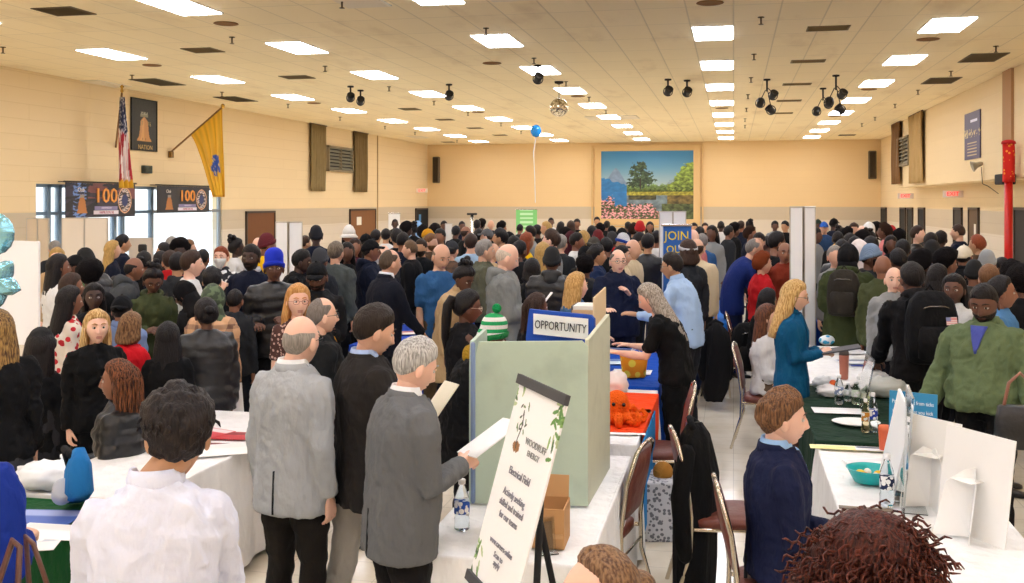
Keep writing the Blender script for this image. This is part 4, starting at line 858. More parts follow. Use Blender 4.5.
def flag_nj():
    X = XL+1.3; Y, d = onx(222, X); t = thing('state_flag', 'yellow flag with a blue crest hanging from a slanted pole on the left wall', 'flag', (X, Y, 0)); z1 = zof(107.5, d)
    Yb, db_ = onx(169, XL); zb = zof(152, db_); V, F = tube([(-1.25, Yb-Y+.02, zb+.01), (0, 0, z1)], .022, 10); put('pole', mesh('pole', V, F), mat('wood', '#8a6234'), t); V, F = ball((.01, .02, z1+.03), .05, 12, 8, (1, 1, 1.3)); put('finial', mesh('finial', V, F), mat('metal', '#c9a14a'), t); V, F = bbox_(-1.295, -1.2, Yb-Y-.06, Yb-Y+.06, zb-.14, zb+.02, .01); put('bracket', mesh('bracket', V, F, smooth=False), mat('metal', '#7a6038'), t)
    A = np.array([0, 0, z1]); B = np.array([-1.3, Yb-Y, zb]); mid = A+(B-A)*.60; nu, nv = 50, 60; zl = zof(197, d)
    V, F = [], []; u, v = np.meshgrid(np.linspace(0, 1, nu), np.linspace(0, 1, nv))
    top = A[None, None]+(mid-A)[None, None]*u[..., None]; drop = (z1-zl)*(1-.0*u); q = (1-v)
    P = top.copy(); P[..., 2] -= q*((top[..., 2]-zl)); gather = 1-.78*q**.8
    P[..., 0] = P[..., 0]*gather+.12*np.sin(u*22+q*2)*q*.6; P[..., 1] = P[..., 1]*gather+.05*np.sin(u*22)*q
    def fn(uu, vv):
        C = np.tile(rgb('#f2b92c'), (len(uu), 1))*(1+.05*np.sin(uu*40)[:, None]); r = ((uu-.42)/.26)**2+((vv-.40)/.13)**2; C[(r < 1)] = rgb('#2b56b8'); C[(r < .85) & (fbm(uu, vv, 40) > .35)] = rgb('#f4d060'); C[(uu < .03) | (vv < .02)] = rgb('#e0a020'); return C
    o = picture('cloth', fn, (0, 0, 0), (1, 0, 0), (0, 0, 1), nu, nv, t, .0); me = o.data; P = P.reshape(-1, 3); n = len(P)
    for i, vv in enumerate(me.vertices): p = P[i % n]; vv.co = p if i < n else p+np.array([.006, .006, 0])
    me.polygons.foreach_set('use_smooth', [True]*len(me.polygons))
flag_nj()
# free-standing panels
def divider(px0, px1, py_top, d, n, label, name='folding_screen', z0=0.0, col='#ffffff', zt=None, ang=.25, edge='#cfcac2'):
    a, b = gp(px0, d), gp(px1, d); w = (b-a).length; t = thing(name, label, 'display panel', a, math.atan2(b.y-a.y, b.x-a.x)); zt = zt or zof(py_top, d)
    for i in range(n):
        M = Matrix.Translation((w/n*i, 0, 0)) @ Matrix.Rotation(ang*(1 if i % 2 else -1), 4, 'Z') if i == 0 else Matrix.Translation((w/n*i, -math.sin(ang)*w/n, 0)) @ Matrix.Rotation(ang, 4, 'Z')
        if n > 2: M = Matrix.Translation((w/n*i, 0, 0))
        L_ = w/n/math.cos(ang) if n <= 2 else w/n; V, F = xf(bbox_(0.008, L_-.008, -.02, .02, z0+.03, zt, .006), M); put('panel', mesh('panel', V, F, smooth=False), mat('gloss', col, rough=.55), t)
        V, F, _ = cat([xf(bbox_(0, .012, -.026, .026, z0, zt+.012, .004), M), xf(bbox_(L_-.012, L_, -.026, .026, z0, zt+.012, .004), M), xf(bbox_(0, L_, -.026, .026, zt-.002, zt+.014, .004), M)]); put('frame', mesh('frame', V, F, smooth=False), mat('metal', edge, rough=.4), t)
    return t
divider(789.5, 815, 207.5, 11.4, 2, 'tall white two-leaf folding screen behind the woman in the teal blazer'); divider(276, 302.5, 222.5, 14.5, 2, 'tall white two-leaf screen near the brown door on the left')
divider(62, 108, 218.5, 17.2, 2, 'wide cream partition board under the larger centenary banner', col='#f3e7d6', ang=.02); divider(27, 49, 219, 17.4, 2, 'beige partition board beside the left windows', col='#dccbb2', ang=.02); divider(129, 153, 238.5, 18.5, 1, 'low grey-beige board in front of the left windows', col='#cfc3b4', ang=0)
divider(445, 452.5, 224, 22, 1, 'narrow white standing board in the far crowd', col='#efeae4', ang=0); divider(659, 686, 212, 15.5, 2, 'white two-leaf board standing behind the blue JOIN banner', ang=.05)
# tall thin pole with bracket in far crowd
p = gp(472, 21); t = thing('light_stand', 'thin silver pole stand rising out of the far crowd', 'stand', p); V, F = tube([(0, 0, .02), (0, 0, zof(214.5, 21))], .035, 8, False); put('pole', mesh('pole', V, F), mat('metal', '#d8d8d0'), t); V, F = bbox_(-.10, .10, -.05, .05, zof(215, 21), zof(213, 21), .01); put('head', mesh('head', V, F), mat('gloss', '#2a2a2a'), t)
for a in range(3): V, F = tube([(0, 0, .3), (.3*math.cos(a*2.1), .3*math.sin(a*2.1), .02)], .015, 6); put('leg', mesh('leg', V, F), mat('metal', '#8a8a84'), t)
# roll-up banners
def rollup(px0, px1, py0, py1, d, fn, label, name='rollup_banner', words=()):
    a, b = gp(px0, d), gp(px1, d); w = (b-a).length; zt, zb = zof(py0, d), .12; t = thing(name, label, 'banner', a, math.atan2(b.y-a.y, b.x-a.x))
    picture('print', fn, (0, 0, zb), (w, 0, 0), (0, 0, zt-zb), 40, 80, t, .004); V, F = bbox_(-.02, w+.02, -.09, .09, 0.0, .12, .02); put('base', mesh('base', V, F, smooth=False), mat('metal', '#a8a8a8', rough=.4), t); V, F = bbox_(-.01, w+.01, -.015, .015, zt-.01, zt+.02, .004); put('top_rail', mesh('top_rail', V, F, smooth=False), mat('metal', '#c8c8c8'), t)
    V, F = tube([(w/2, .05, .1), (w/2, .03, zt)], .012, 6); put('support_pole', mesh('support_pole', V, F), mat('metal', '#909090'), t)
    for s, sz, z, c, sx in words: text(s, sz*w, frame_m((w*.5, -.004, zt-z*w), (1, 0, 0), (0, 0, 1)), mat('gloss', c), t, sx=sx)
def blue(u, v): C = np.tile(rgb('#1b5fb4'), (len(u), 1)); C[(u < .04)] = rgb('#e8eef4'); return C
rollup(662, 691.5, 225.5, 300, 13.2, blue, 'blue roll-up banner with yellow word JOIN in the middle of the hall', words=(('JOIN', .44, .36, '#f3d419', .90), ('OUR', .36, .82, '#f3d419', .95), ('TEAM', .36, 1.26, '#f3d419', .95)))
def green(u, v): C = np.tile(rgb('#7fd07a'), (len(u), 1)); C[(abs(u-.5) < .3) & (v > .55) & (np.sin(v*90) > .2)] = rgb('#c6ecc0'); C[v < .62] = rgb('#c7dccb'); return C
rollup(516, 537, 209.5, 240, 33, green, 'green and white roll-up banner standing at the back wall')
def wb(u, v): C = np.tile(rgb('#f4f1ec'), (len(u), 1)); C[((u-.5)/.18)**2+((v-.80)/.035)**2 < 1] = rgb('#2a2420'); return C
rollup(388.5, 400, 213.5, 240, 30, wb, 'white poster with a dark figure by the far left doors')
# tripod near the windows
p = gp(142.5, 17.6); t = thing('camera_tripod', 'slim black tripod standing in front of the left windows', 'tripod', p)
for a in range(3): V, F = tube([(0, 0, 1.45), (.28*math.cos(a*2.1+.4), .28*math.sin(a*2.1+.4), .02)], .022, 8); put('leg', mesh('leg', V, F), mat('gloss', '#1c1c1e'), t)
V, F = bbox_(-.06, .06, -.06, .06, 1.42, 1.56, .02); put('head', mesh('head', V, F), mat('gloss', '#1c1c1e'), t)
# ---------------------------------------------------------------- furniture and things on it
def table(x0, x1, y0, y1, h=.745, label='', top='#e9e6df', group=None):
    t = thing('folding_table', label, 'table', ((x0+x1)/2, (y0+y1)/2, 0), 0, group); a, b = (x1-x0)/2-.03, (y1-y0)/2-.03
    V, F = bbox_(-a, a, -b, b, h-.035, h-.004, .012); put('tabletop', mesh('tabletop', V, F, smooth=False), mat('gloss', '#cfc8ba'), t)
    for sx in (-1, 1):
        for sy in (-1, 1): V, F = tube([(sx*(a-.06), sy*(b-.15), h-.04), (sx*(a-.06), sy*(b-.10), .0)], .014, 8, False); put('leg', mesh('leg', V, F), mat('metal', '#9a9a98'), t)
def cloth(x0, x1, y0, y1, col, label, h=.75, hem=.04, m=None, group=None, n=9, amp=.03):
    t = thing('tablecloth', label, 'tablecloth', ((x0+x1)/2, (y0+y1)/2, 0), 0, group); a, b = (x1-x0)/2, (y1-y0)/2; P = []
    N1, N2 = int(a*2/.03), int(b*2/.03)
    for i in range(N1): P.append((-a+2*a*i/N1, -b, 0, -1))
    for i in range(N2): P.append((a, -b+2*b*i/N2, 1, 0))
    for i in range(N1): P.append((a-2*a*i/N1, b, 0, 1))
    for i in range(N2): P.append((-a, b-2*b*i/N2, -1, 0))
    rg = []; L_ = 2*(a+b)*2
    for z, f in ((h-.004, -.012), (h+.003, -.006), (h+.001, .0), (h-.012, .004), (h-.10, .25), (h*.6+hem*.4, .6), (h*.3+hem*.7, .85), (hem, 1)):
        r = []
        for i, (x, y, nx, ny) in enumerate(P):
            s = i*.03; w = (amp*(.5+.5*math.sin(s*n+1.3*math.sin(s*2.3)))+amp*.35*math.sin(s*n*2.3+1))*max(0, f)
            if f < 0: r.append((x*(1+f/a), y*(1+f/b), z))
            else: cf = .035*f if min(abs(abs(x)-a)+abs(abs(y)-b), 1) < .12 else 0; r.append((x+nx*(w+.006)+cf*np.sign(x), y+ny*(w+.006)+cf*np.sign(y), z))
        rg.append(r)
    V, F = loft(rg, cap=False); F.append(tuple(range(len(P)-1, -1, -1)))
    me = mesh('top_and_drop', V, F); me.polygons[-1].use_smooth = False; put('cloth', me, m or mat('cloth', col), t); return t
AX0, AX1, BX0, BX1, CX0, CX1 = -3.76, -3.0, -1.37, -.62, .53, 1.29
for x0, x1, y0, y1, col, lt, lc, g in (
    (AX0, AX1, 2.6, 4.62, '#1f5a30', 'folding table under a green cloth in the near left corner', 'dark green tablecloth with leaflets in the near left corner', None),
    (AX0, AX1, 4.70, 6.85, '#f3f0ee', 'folding table under a long white cloth behind the man in the white shirt', 'long white tablecloth beside the light grey suited man', None),
    (BX0, BX1, 4.26, 6.15, '#f7f7f8', 'folding table carrying the pale green display board', 'white tablecloth under the pale green display board', None),
    (BX0, BX1, 6.45, 8.35, '#f4f4f4', 'folding table under the orange runner', 'white tablecloth partly covered by an orange runner', None),
    (BX0, BX1, 8.5, 10.7, '#1f5fc4', 'folding table under a blue cloth in front of the woman in black', 'bright blue tablecloth in front of the long-haired woman in black', None),
    (CX0, CX1, 3.9, 6.72, '#f8f7f5', 'folding table carrying the teal bowl and white display boards', 'white tablecloth with the teal bowl on it', None),
    (CX0, CX1, 6.83, 8.85, '#23402f', 'folding table under a dark green cloth on the right', 'dark green tablecloth with bottles on the right side', None),
    (CX0, CX1, 8.97, 11.3, '#f4f3f1', 'folding table in front of the teal blazer woman', 'white tablecloth in front of the teal blazer woman', None),
    (.62, 1.42, 13.6, 16.8, '#1d4f9e', 'folding table under a royal blue cloth beyond the folding screen', 'royal blue tablecloth beyond the tall folding screen', None),
    (-4.05, -3.2, 10.3, 13.0, '#2b55b8', 'folding table under a blue cloth by the man in the navy suit', 'blue tablecloth with flyers beside the man in the navy suit', None),
    (-6.0, -5.2, 14.2, 17.5, '#27489a', 'small folding table under blue cloth behind the left crowd', 'blue tablecloth far back among the left crowd', None),
    (-.9, -.1, 13.2, 16.2, '#2a78c8', 'folding table in front of the blue JOIN banner', 'sky blue tablecloth below the JOIN banner', None)):
    RECTS.append((x0, x1, y0, y1)); table(x0, x1, y0, y1, label=lt); cloth(x0-.01, x1+.01, y0, y1, col, lc)
V, F, _ = cat([bbox_(BX0-.02, BX1+.03, 6.75, 8.15, .757, .763, .003), bbox_(BX1+.028, BX1+.036, 6.75, 8.15, .40, .763, .003)])
t = thing('table_runner', 'orange runner laid over the white table next to the green board', 'table runner', (0, 0, 0)); put('cloth', mesh('cloth', V, F, smooth=False), mat('cloth', '#f2571c'), t)
V, F = bbox_(BX1+.04, BX1+.05, 6.55, 7.6, .12, .74, .003); put('drop', mesh('drop', V, F, smooth=False), mat('cloth', '#2f8fd0'), t)
def chair(x, y, face, label, group=None, s=1.0):
    t = thing('banquet_chair', label, 'chair', (x, y, 0), R(-face), group); vm = mat('leather', '#6a3326', rough=.45); cm = mat('metal', '#c9bfae', rough=.22)
    V, F = loft([ell((0, .02, z), (1, 0, 0), (0, 1, 0), a, b, 28, 4) for z, a, b in ((.43, .195, .195), (.44, .215, .215), (.475, .215, .215), (.49, .19, .19))]); put('seat', mesh('seat', V, F), vm, t)
    rg = []
    for q in np.linspace(0, 1, 7):
        z = .56+q*.36; y0 = -.205-q*.075; a = .175*(1-.25*max(0, q-.6)**2/.16); rg.append(ell((0, y0, z), (1, 0, 0), (0, 1, .0), a, .018+.008*math.sin(math.pi*q), 20, 3.5))
    V, F = loft(rg); put('backrest', mesh('backrest', V, F), vm, t)
    for sx in (-1, 1):
        V, F = tube([(sx*.20, -.30, 0), (sx*.20, -.21, .30), (sx*.20, -.205, .50), (sx*.195, -.235, .75), (sx*.17, -.285, .93), (sx*.10, -.292, .955), (0, -.295, .96)], .0125, 8); put('back_frame', mesh('back_frame', V, F), cm, t)
        V, F = tube([(sx*.20, -.19, .43), (sx*.20, .17, .425), (sx*.20, .20, .38), (sx*.205, .245, 0)], .0125, 8); put('leg', mesh('leg', V, F), cm, t)
    V, F, _ = cat([tube([(-.20, .19, .30), (.20, .19, .30)], .008, 6), tube([(-.2, -.21, .36), (.2, -.21, .36)], .008, 6)]); put('stretcher', mesh('stretcher', V, F), cm, t)
    return t
g = gp(596, 5.75); chair(g.x, g.y, -80, 'burgundy chrome-framed chair tucked against the white table by the green board')
g = gp(652, 7.5); chair(g.x+.02, g.y, -95, 'burgundy chair seen edge-on beside the long-haired woman in black')
g = gp(722, 5.95); chair(g.x, g.y, 80, 'burgundy chair behind the seated navy suited man, draped with a black coat')


g = gp(716, 11.6); chair(g.x, g.y, 70, 'chair with a black jacket hung over it behind the light blue shirted man')
g = gp(751, 12.2); chair(g.x, g.y, 90, 'chair with a black backpack hanging near the folding screen')
g = gp(60, 4.3+3.2); chair(g.x-.4, g.y, 90, 'chair behind the white table with a grey garment on it')
def drape(loc, rz, w, h, label, col, name='coat', low=.15):    # garment hanging over a chair back
    t = thing(name, label, 'jacket' if name != 'backpack' else 'bag', loc, rz); rg = []
    n = 26
    for q in np.linspace(0, 1, 14):
        z = h*(1-q); ww = w*np.interp(q, [0, .06, .2, .6, .85, 1], [.18, .55, .8, .95, 1.0, .65]); dd = np.interp(q, [0, .06, .3, 1], [.04, .08, .13, .11])
        r = ell((.03*math.sin(q*4), 0, z), (1, 0, 0), (0, 1, 0), ww/2, dd, n, 2.4); k_ = np.arange(n); r[:, 1] += .018*np.sin(k_*2.1+q*3)*q; r[:, 0] += .012*np.sin(k_*1.3+q*4); rg.append(r)
    V, F = loft(rg); put('body_panel', mesh('body_panel', V, F), mat('cloth', col), t)
    for s in (-1, 1):
        V, F = tube([(s*w*.34, .02, h*.86), (s*w*.47, .05, h*.6), (s*w*.50, .03, h*.35), (s*w*.46, .02, h*.10+low)], [.05, .055, .05, .04], 12); put('sleeve', mesh('sleeve', V, F), mat('cloth', col), t)
    V, F = tube([(-.07, 0, h-.02), (0, .03, h+.02), (.07, 0, h-.02)], .022, 8); put('collar', mesh('collar', V, F), mat('cloth', col), t)
g = gp(700, 5.95); drape((g.x-.03, g.y, .02), 1.45, .46, .98, 'long black coat hanging over a chair back at the aisle', '#121214')
g = gp(716, 11.2); drape((g.x, g.y, .1), .2, .30, .86, 'black jacket over a chair behind the light blue shirted man', '#16161a', 'jacket')
g = gp(47, 7.3); drape((g.x+.05, g.y, .45), .9, .30, .52, 'dark grey garment over a chair near the white left table', '#3c3c40', 'jacket')
def backpack(M_loc, rz, label, col, s=1.0, patch=None, tilt=0):
    t = thing('backpack', label, 'backpack', M_loc, rz); t.rotation_euler = (tilt, 0, rz)
    rg = [ell((0, y0*s, z*s), (1, 0, 0), (0, 1, 0), a*s, b*s, 24, 3) for z, a, b, y0 in ((-.24, .11, .05, .0), (-.22, .155, .09, 0), (-.1, .17, .11, 0), (.08, .165, .10, 0), (.18, .14, .08, .0), (.235, .09, .045, .01), (.245, .04, .02, .01))]
    V, F = loft(rg); put('main_bag', mesh('main_bag', V, F), mat('cloth', col), t)
    rg = [ell((0, -.10*s, z*s), (1, 0, 0), (0, 1, 0), a*s, b*s, 20, 3) for z, a, b in ((-.21, .08, .03), (-.19, .125, .05), (-.08, .13, .055), (.0, .12, .04), (.02, .10, .01))]; V, F = loft(rg); put('front_pocket', mesh('front_pocket', V, F), mat('cloth', col), t)
    V, F = tube([(-.13*s, -.055*s, .12*s), (-.05*s, -.095*s, .15*s), (.05*s, -.095*s, .15*s), (.13*s, -.055*s, .12*s)], .006, 6); put('zipper', mesh('zipper', V, F), mat('metal', '#6a6a68'), t)
    for q in (-1, 1): V, F = tube([(q*.07*s, .06*s, .22*s), (q*.10*s, .14*s, .16*s), (q*.11*s, .15*s, .0), (q*.12*s, .08*s, -.18*s)], [.02, .026, .024, .014], 8, flat=.5); put('strap', mesh('strap', V, F), mat('cloth', '#1b1b1d'), t)
    V, F = tube([(-.03*s, .03*s, .24*s), (0, .03*s, .285*s), (.03*s, .03*s, .24*s)], .009, 6); put('handle', mesh('handle', V, F), mat('cloth', col), t)
    if patch:
        def fn(u, v): C = np.where((np.floor(v*9) % 2 == 0)[:, None], rgb('#d98a8a'), rgb('#efe6e6')); C[(u < .42) & (v > .45)] = rgb('#7c86b8'); return C
        picture('patch', fn, (.055*s, -.112*s, .03*s), (.075*s, .010*s, 0), (0, .012*s, .05*s), 14, 10, t, .003)
g = gp(748, 11.7); backpack((g.x, g.y, .62), .3, 'black backpack hung on a chair next to the folding screen', '#151517', 1.15)
def bottle(x, y, z, label, h=.21, r=.032, liq='#eef6fb', lab='#2f62b8', capc='#f2f2f2', group=None, opaque=False):
    t = thing('water_bottle', label, 'bottle', (x, y, z), 0, group); k = h/.21
    V, F = lathe([(r*.8, 0), (r, .008*k), (r, .05*k), (r*.92, .06*k), (r, .07*k), (r, .125*k), (r*.85, .15*k), (r*.45, .18*k), (r*.42, .195*k)], 20); put('bottle_body', mesh('bottle_body', V, F), mat('gloss', liq) if opaque else mat('glass', liq), t)
    V, F = lathe([(r*1.02, .072*k), (r*1.03, .075*k), (r*1.03, .12*k), (r*1.0, .124*k)], 20); put('label_band', mesh('label_band', V, F), mat('spots', lab, c2='#f4f4f4', s=40, t=.5), t)
    V, F = lathe([(r*.46, .193*k), (r*.48, .195*k), (r*.48, .212*k), (r*.40, .214*k)], 16); put('cap', mesh('cap', V, F), mat('gloss', capc), t); return t
def onz(px, py, z=.755):
    dd_ = (CAMZ-z)*FPX/(py-HY); g = gp(px, dd_); x, y = g.x, g.y; best = None
    for r in RECTS:
        cx, cy = min(max(x, r[0]+.12), r[1]-.12), min(max(y, r[2]+.10), r[3]-.10); q = math.hypot(cx-x, cy-y)
        if best is None or q < best[0]: best = (q, cx, cy)
    return (best[1], best[2], z) if best[0] < .7 else (x, y, z)
bottle(*onz(452, 529), 'clear water bottle with blue label at the corner of the white board table', .235, .036)
bottle(*onz(63, 482), 'small water bottle with pale blue label on the white left table', .15, .033, lab='#7fd0ee')
bottle(*onz(887, 506), 'clear water bottle with dark label beside the teal bowl', .26, .036, lab='#1d2f5c'); bottle(*onz(839, 404), 'clear water bottle on the dark green cloth', .22, .034, lab='#8a98b8')
bottle(*onz(848, 401), 'short clear bottle beside the taller one on the dark green cloth', .14, .03, lab='#d8dcd8'); bottle(*onz(856, 404), 'green-tinted clear bottle in the row on the dark green cloth', .17, .034, liq='#dff0d8', lab='#dfe8dc')
bottle(*onz(866, 405), 'yellowish clear bottle at the end of the row on the dark green cloth', .16, .03, liq='#eef0c8', lab='#c8d0a0'); bottle(*onz(873, 432), 'slim clear bottle with blue label next to the orange cup', .26, .03, lab='#2348b0')
bottle(*onz(865.5, 432), 'slim amber and clear bottle by the white and green table edge', .22, .026, liq='#f0e0b8', lab='#c89038')
def tumbler(px, py, h, r, col, label, capc):
    x, y, z = onz(px, py); t = thing('tumbler', label, 'cup', (x, y, z)); V, F = lathe([(r*.8, 0), (r*.85, .01), (r, h*.8), (r, h*.84), (r*.9, h*.85)], 20); put('cup_body', mesh('cup_body', V, F), mat('gloss', col, rough=.35), t); V, F = lathe([(r*1.02, h*.84), (r*1.03, h*.86), (r*.9, h*.98), (r*.5, h)], 20); put('lid', mesh('lid', V, F), mat('gloss', capc), t)
tumbler(844, 379, .25, .042, '#b8705c', 'tall copper pink tumbler with dark lid at the table end', '#4a4038'); tumbler(884, 449, .16, .040, '#d9623c', 'orange tapered cup by the teal bowl', '#e0744c')
# teal bowl with sweets
x, y, z = onz(870, 482); t = thing('bowl', 'teal plastic bowl of sweets on the white table', 'bowl', (x, y, z)); V, F = lathe([(.05, 0), (.085, .004), (.115, .06), (.122, .075), (.128, .078), (.120, .079), (.108, .06), (.08, .012), (0.0, .010)], 32); put('shell', mesh('shell', V, F), mat('gloss', '#18b3b3', rough=.35), t)
for i, (a, c) in enumerate(((.3, '#f0c030'), (1.7, '#e8e2d8'), (2.9, '#f4d24a'), (4.1, '#e89a4a'), (5.3, '#f2eee6'))):
    V, F = ball((0, 0, 0), .022, 10, 8, (1.3, .9, .8)); q = put('sweet', mesh('sweet', V, F), mat('gloss', c), None, (x+.05*math.cos(a), y+.05*math.sin(a), z+.045)); q.rotation_euler = (0, 0, a); tag(q, 'wrapped sweet lying in the teal bowl', 'sweet', 'sweets in the teal bowl')
def sheet(px, py, w, h, rz, label, col='#f6f5f2', fn=None, name='leaflet', z=.757, cat_n='leaflet', dzz=0, group=None, cnt=12):
    x, y, _ = onz(px, py, z); t = thing(name, label, cat_n, (x, y, z+dzz), rz, group)
    f = fn or (lambda u, v: np.tile(rgb(col), (len(u), 1))); picture('page', f, (-w/2, -h/2, .003), (w, 0, 0), (0, h, 0), cnt, cnt, t, .003); return t
def flyer(c1, c2, s=0):
    def f(u, v): C = np.tile(rgb(c1), (len(u), 1)); C[(v > .55) & (v < .92) & (abs(u-.5) < .42)] = rgb(c2); C[(v < .45) & (np.sin(v*60) > .3) & (abs(u-.5) < .38)] = rgb('#8a8a92'); return C
    return f
for i, (px, py, w, h, rz, a, c2, lb) in enumerate((
    (8, 523, .30, .22, .2, '#f2efee', '#6a7ad0', 'white and violet leaflet near the left edge of the green table'), (44, 518, .34, .24, .15, '#4f6cc0', '#a9b6e6', 'wide blue leaflet on the green table'),
    (22, 533, .32, .22, .1, '#f8f6f4', '#e6e2de', 'white sheet lower on the green table'), (70, 534, .34, .20, .05, '#fbfaf8', '#efeae6', 'stack of white sheets at the green table edge'), (28, 545, .30, .2, .4, '#f4f2f0', '#c8ccd8', 'white leaflet with dark pen near the green cloth edge'),
    (232, 436, .26, .20, .1, '#c8353a', '#8f2026', 'red printed leaflet on the long white tablecloth'), (213, 433, .22, .20, -.3, '#d8505a', '#f0e0e0', 'red and white leaflet beside the darker red one'), (244, 452, .5, .30, .5, '#fbf8f4', '#f4f0ec', 'large white paper at the aisle edge of the white left table'), (222, 445, .2, .08, .1, '#7c2430', '#7c2430', 'small maroon brochure on the long white tablecloth'),
    (400, 322, .5, .3, .3, '#f0ece8', '#c8683a', 'white and orange flyer on the blue table by the navy suited man'), (424, 312, .5, .3, .2, '#e8e4e8', '#8a98c8', 'pale flyer further along the blue table'), (412, 333, .5, .28, .5, '#f3e6dc', '#b85a40', 'orange striped flyer nearer on the blue table'), (437, 305, .6, .35, .1, '#f6f6f6', '#ffffff', 'white paper stack at the far end of the blue table'), (388, 333, .35, .25, .1, '#f5f3f0', '#9aa0c0', 'white flyer near the hand of the navy suited man'),
    (636, 399, .30, .16, 0, '#f6f4f2', '#cfc8c4', 'narrow white card on the orange runner'), (640, 412, .30, .13, .1, '#e8e8e4', '#3a3a3a', 'grey pen set on the orange runner'), (640, 424, .24, .12, .3, '#f4f4f2', '#5a5a5a', 'white and black pen tray on the orange runner'), (645, 435, .34, .05, .1, '#fbfbfb', '#fbfbfb', 'thin white strip across the orange runner'),
    (626, 362, .34, .3, .2, '#dff0fa', '#3a6ab0', 'pale blue brochure under the hands of the woman in black'), (618, 351, .3, .3, -.2, '#f6f8fa', '#2a4a88', 'white brochure on the blue tablecloth'), (632, 372, .35, .25, 0, '#fbfbfb', '#e8e8e8', 'white sheet at the near end of the blue tablecloth'),
    (850, 338, .30, .3, .1, '#fbf6dc', '#f6efc8', 'cream notepad on the white table by the teal blazer woman'), (866, 352, .4, .35, .2, '#fbfbfa', '#e8eaee', 'white booklet on the table under the black hoodie man'), (858, 362, .4, .25, .2, '#f4f4f6', '#8a92a8', 'grey and white booklet on the same table end'), (873, 366, .18, .06, .1, '#2a48b0', '#2a48b0', 'small blue card at the right table edge'), (838, 411, .36, .20, .05, '#fafafa', '#f0f0f0', 'white sheet on the dark green cloth beneath the bottles'),
    (846, 444, .46, .10, 0, '#f2eaa0', '#f4eeb0', 'pale yellow notepad on the white bowl table'), (869, 444, .20, .10, 0, '#f4f6f8', '#3a4a6a', 'white card with dark print beside the yellow notepad'), (878, 463, .36, .2, .4, '#fdfdfd', '#e8e8ea', 'white paper with pen lines behind the teal bowl'), (862, 509, .26, .05, -.05, '#6a5a48', '#8a7a64', 'narrow brown wooden tray in front of the teal bowl'), (896, 494, .10, .10, .1, '#1a5a78', '#0f2838', 'small dark teal card beside the white display board'),
    (824, 304, .5, .4, .1, '#f4f6fa', '#dfe6f4', 'white paper on the royal blue tablecloth'), (831, 312, .3, .3, .1, '#eef2fa', '#cfd8ea', 'smaller white paper on the royal blue tablecloth'))):
    sheet(px, py, w, h, rz, lb, fn=flyer(a, c2), dzz=.001*(i % 4))
def bag_blob(px, py, s, col, label, seed=0, name='plastic_bag', m=None, z=.755, sc=(1.3, 1, .6)):
    x, y, _ = onz(px, py, z); V, F = ball((0, 0, 0), s, 26, 18, sc); V = V*(1+.16*sin3(V, 55/s*.12, seed)+.08*sin3(V, 120/s*.12, seed+1))[:, None]; V[:, 2] = np.maximum(V[:, 2], -s*.45); V[:, 2] += s*.45
    return tag(put(name, mesh(name, V, F), m or mat('gloss', col, rough=.35), None, (x, y, z+.002)), label, 'bag')
bag_blob(28, 487, .13, '#e8eaee', 'crumpled white plastic bag at the end of the white left table', 1); bag_blob(832, 396, .09, '#f2eeee', 'crumpled white bag on the dark green cloth near the blazer', 2); bag_blob(826, 388, .09, '#e4e6e6', 'clear crumpled wrapping behind the bottles', 5)
bag_blob(888, 385, .10, '#f0efec', 'crumpled white tissue by the hooded man in black', 3); bag_blob(893, 396, .14, '#c9ccc6', 'silvery plastic wrap on the dark green cloth', 4); bag_blob(618, 388, .10, '#efe4dc', 'crumpled white paper bag behind the orange plush', 6, sc=(1, 1, 1.2)); 
x, y, z = onz(833, 396); V, F = ball((0, 0, 0), .03, 12, 8); tag(put('orange_ball', mesh('orange_ball', V, F), mat('gloss', '#e8642a'), None, (x, y, z+.10)), 'small orange ball on the crumpled white bag', 'ball')
# white oval plate / foam tray
x, y, z = onz(856, 424); V, F = lathe([(.06, 0), (.10, .004), (.13, .018), (.127, .020), (.098, .008), (0, .006)], 28); V[:, 0] *= 1.25; tag(put('plate', mesh('plate', V, F), mat('gloss', '#f0f0ec'), None, (x, y, z)), 'white oval plate on the dark green cloth', 'plate')
# orange plush octopus
x, y, z = onz(617, 424); t = thing('plush_octopus', 'bright orange plush octopus with curled arms on the white table', 'plush toy', (x, y, z)); om = mat('afro', '#ff6a1e')
P = [ball((0, 0, .14), .085, 22, 16, (1, .9, 1.15)), ball((0, 0, .05), .09, 20, 12, (1.1, 1, .6))]
V, F = fuse(P, .008, 3); put('head', mesh('head', V, F), om, t)
for i in range(8):
    a = i*.785+.2; c, s_ = math.cos(a), math.sin(a); pts = [(c*r, s_*r, zz) for r, zz in ((.05, .06), (.10, .05), (.14, .03), (.18, .035), (.20, .07), (.175, .10), (.15, .085))]; V, F = tube(pts, [.03, .029, .027, .025, .022, .018, .012], 10); put('arm', mesh('arm', V, F), om, t)
for s_ in (-1, 1): V, F = ball((s_*.035+.02, -.075, .15), .013, 10, 8); put('eye', mesh('eye', V, F), mat('gloss', '#141010', rough=.2), t)
x, y, z = onz(640, 421); t2 = thing('plush_octopus', 'second orange plush toy curled beside the larger one near the runner', 'plush toy', (x-.03, y+.1, z)); V, F = fuse([ball((0, 0, .07), .06, 18, 12)]+[tube([(0, 0, .05), (.08*math.cos(a), .08*math.sin(a), .03), (.12*math.cos(a+.5), .12*math.sin(a+.5), .04)], [.025, .022, .015], 8) for a in np.arange(6)*1.05], .008, 2); put('body', mesh('body', V, F), om, t2)
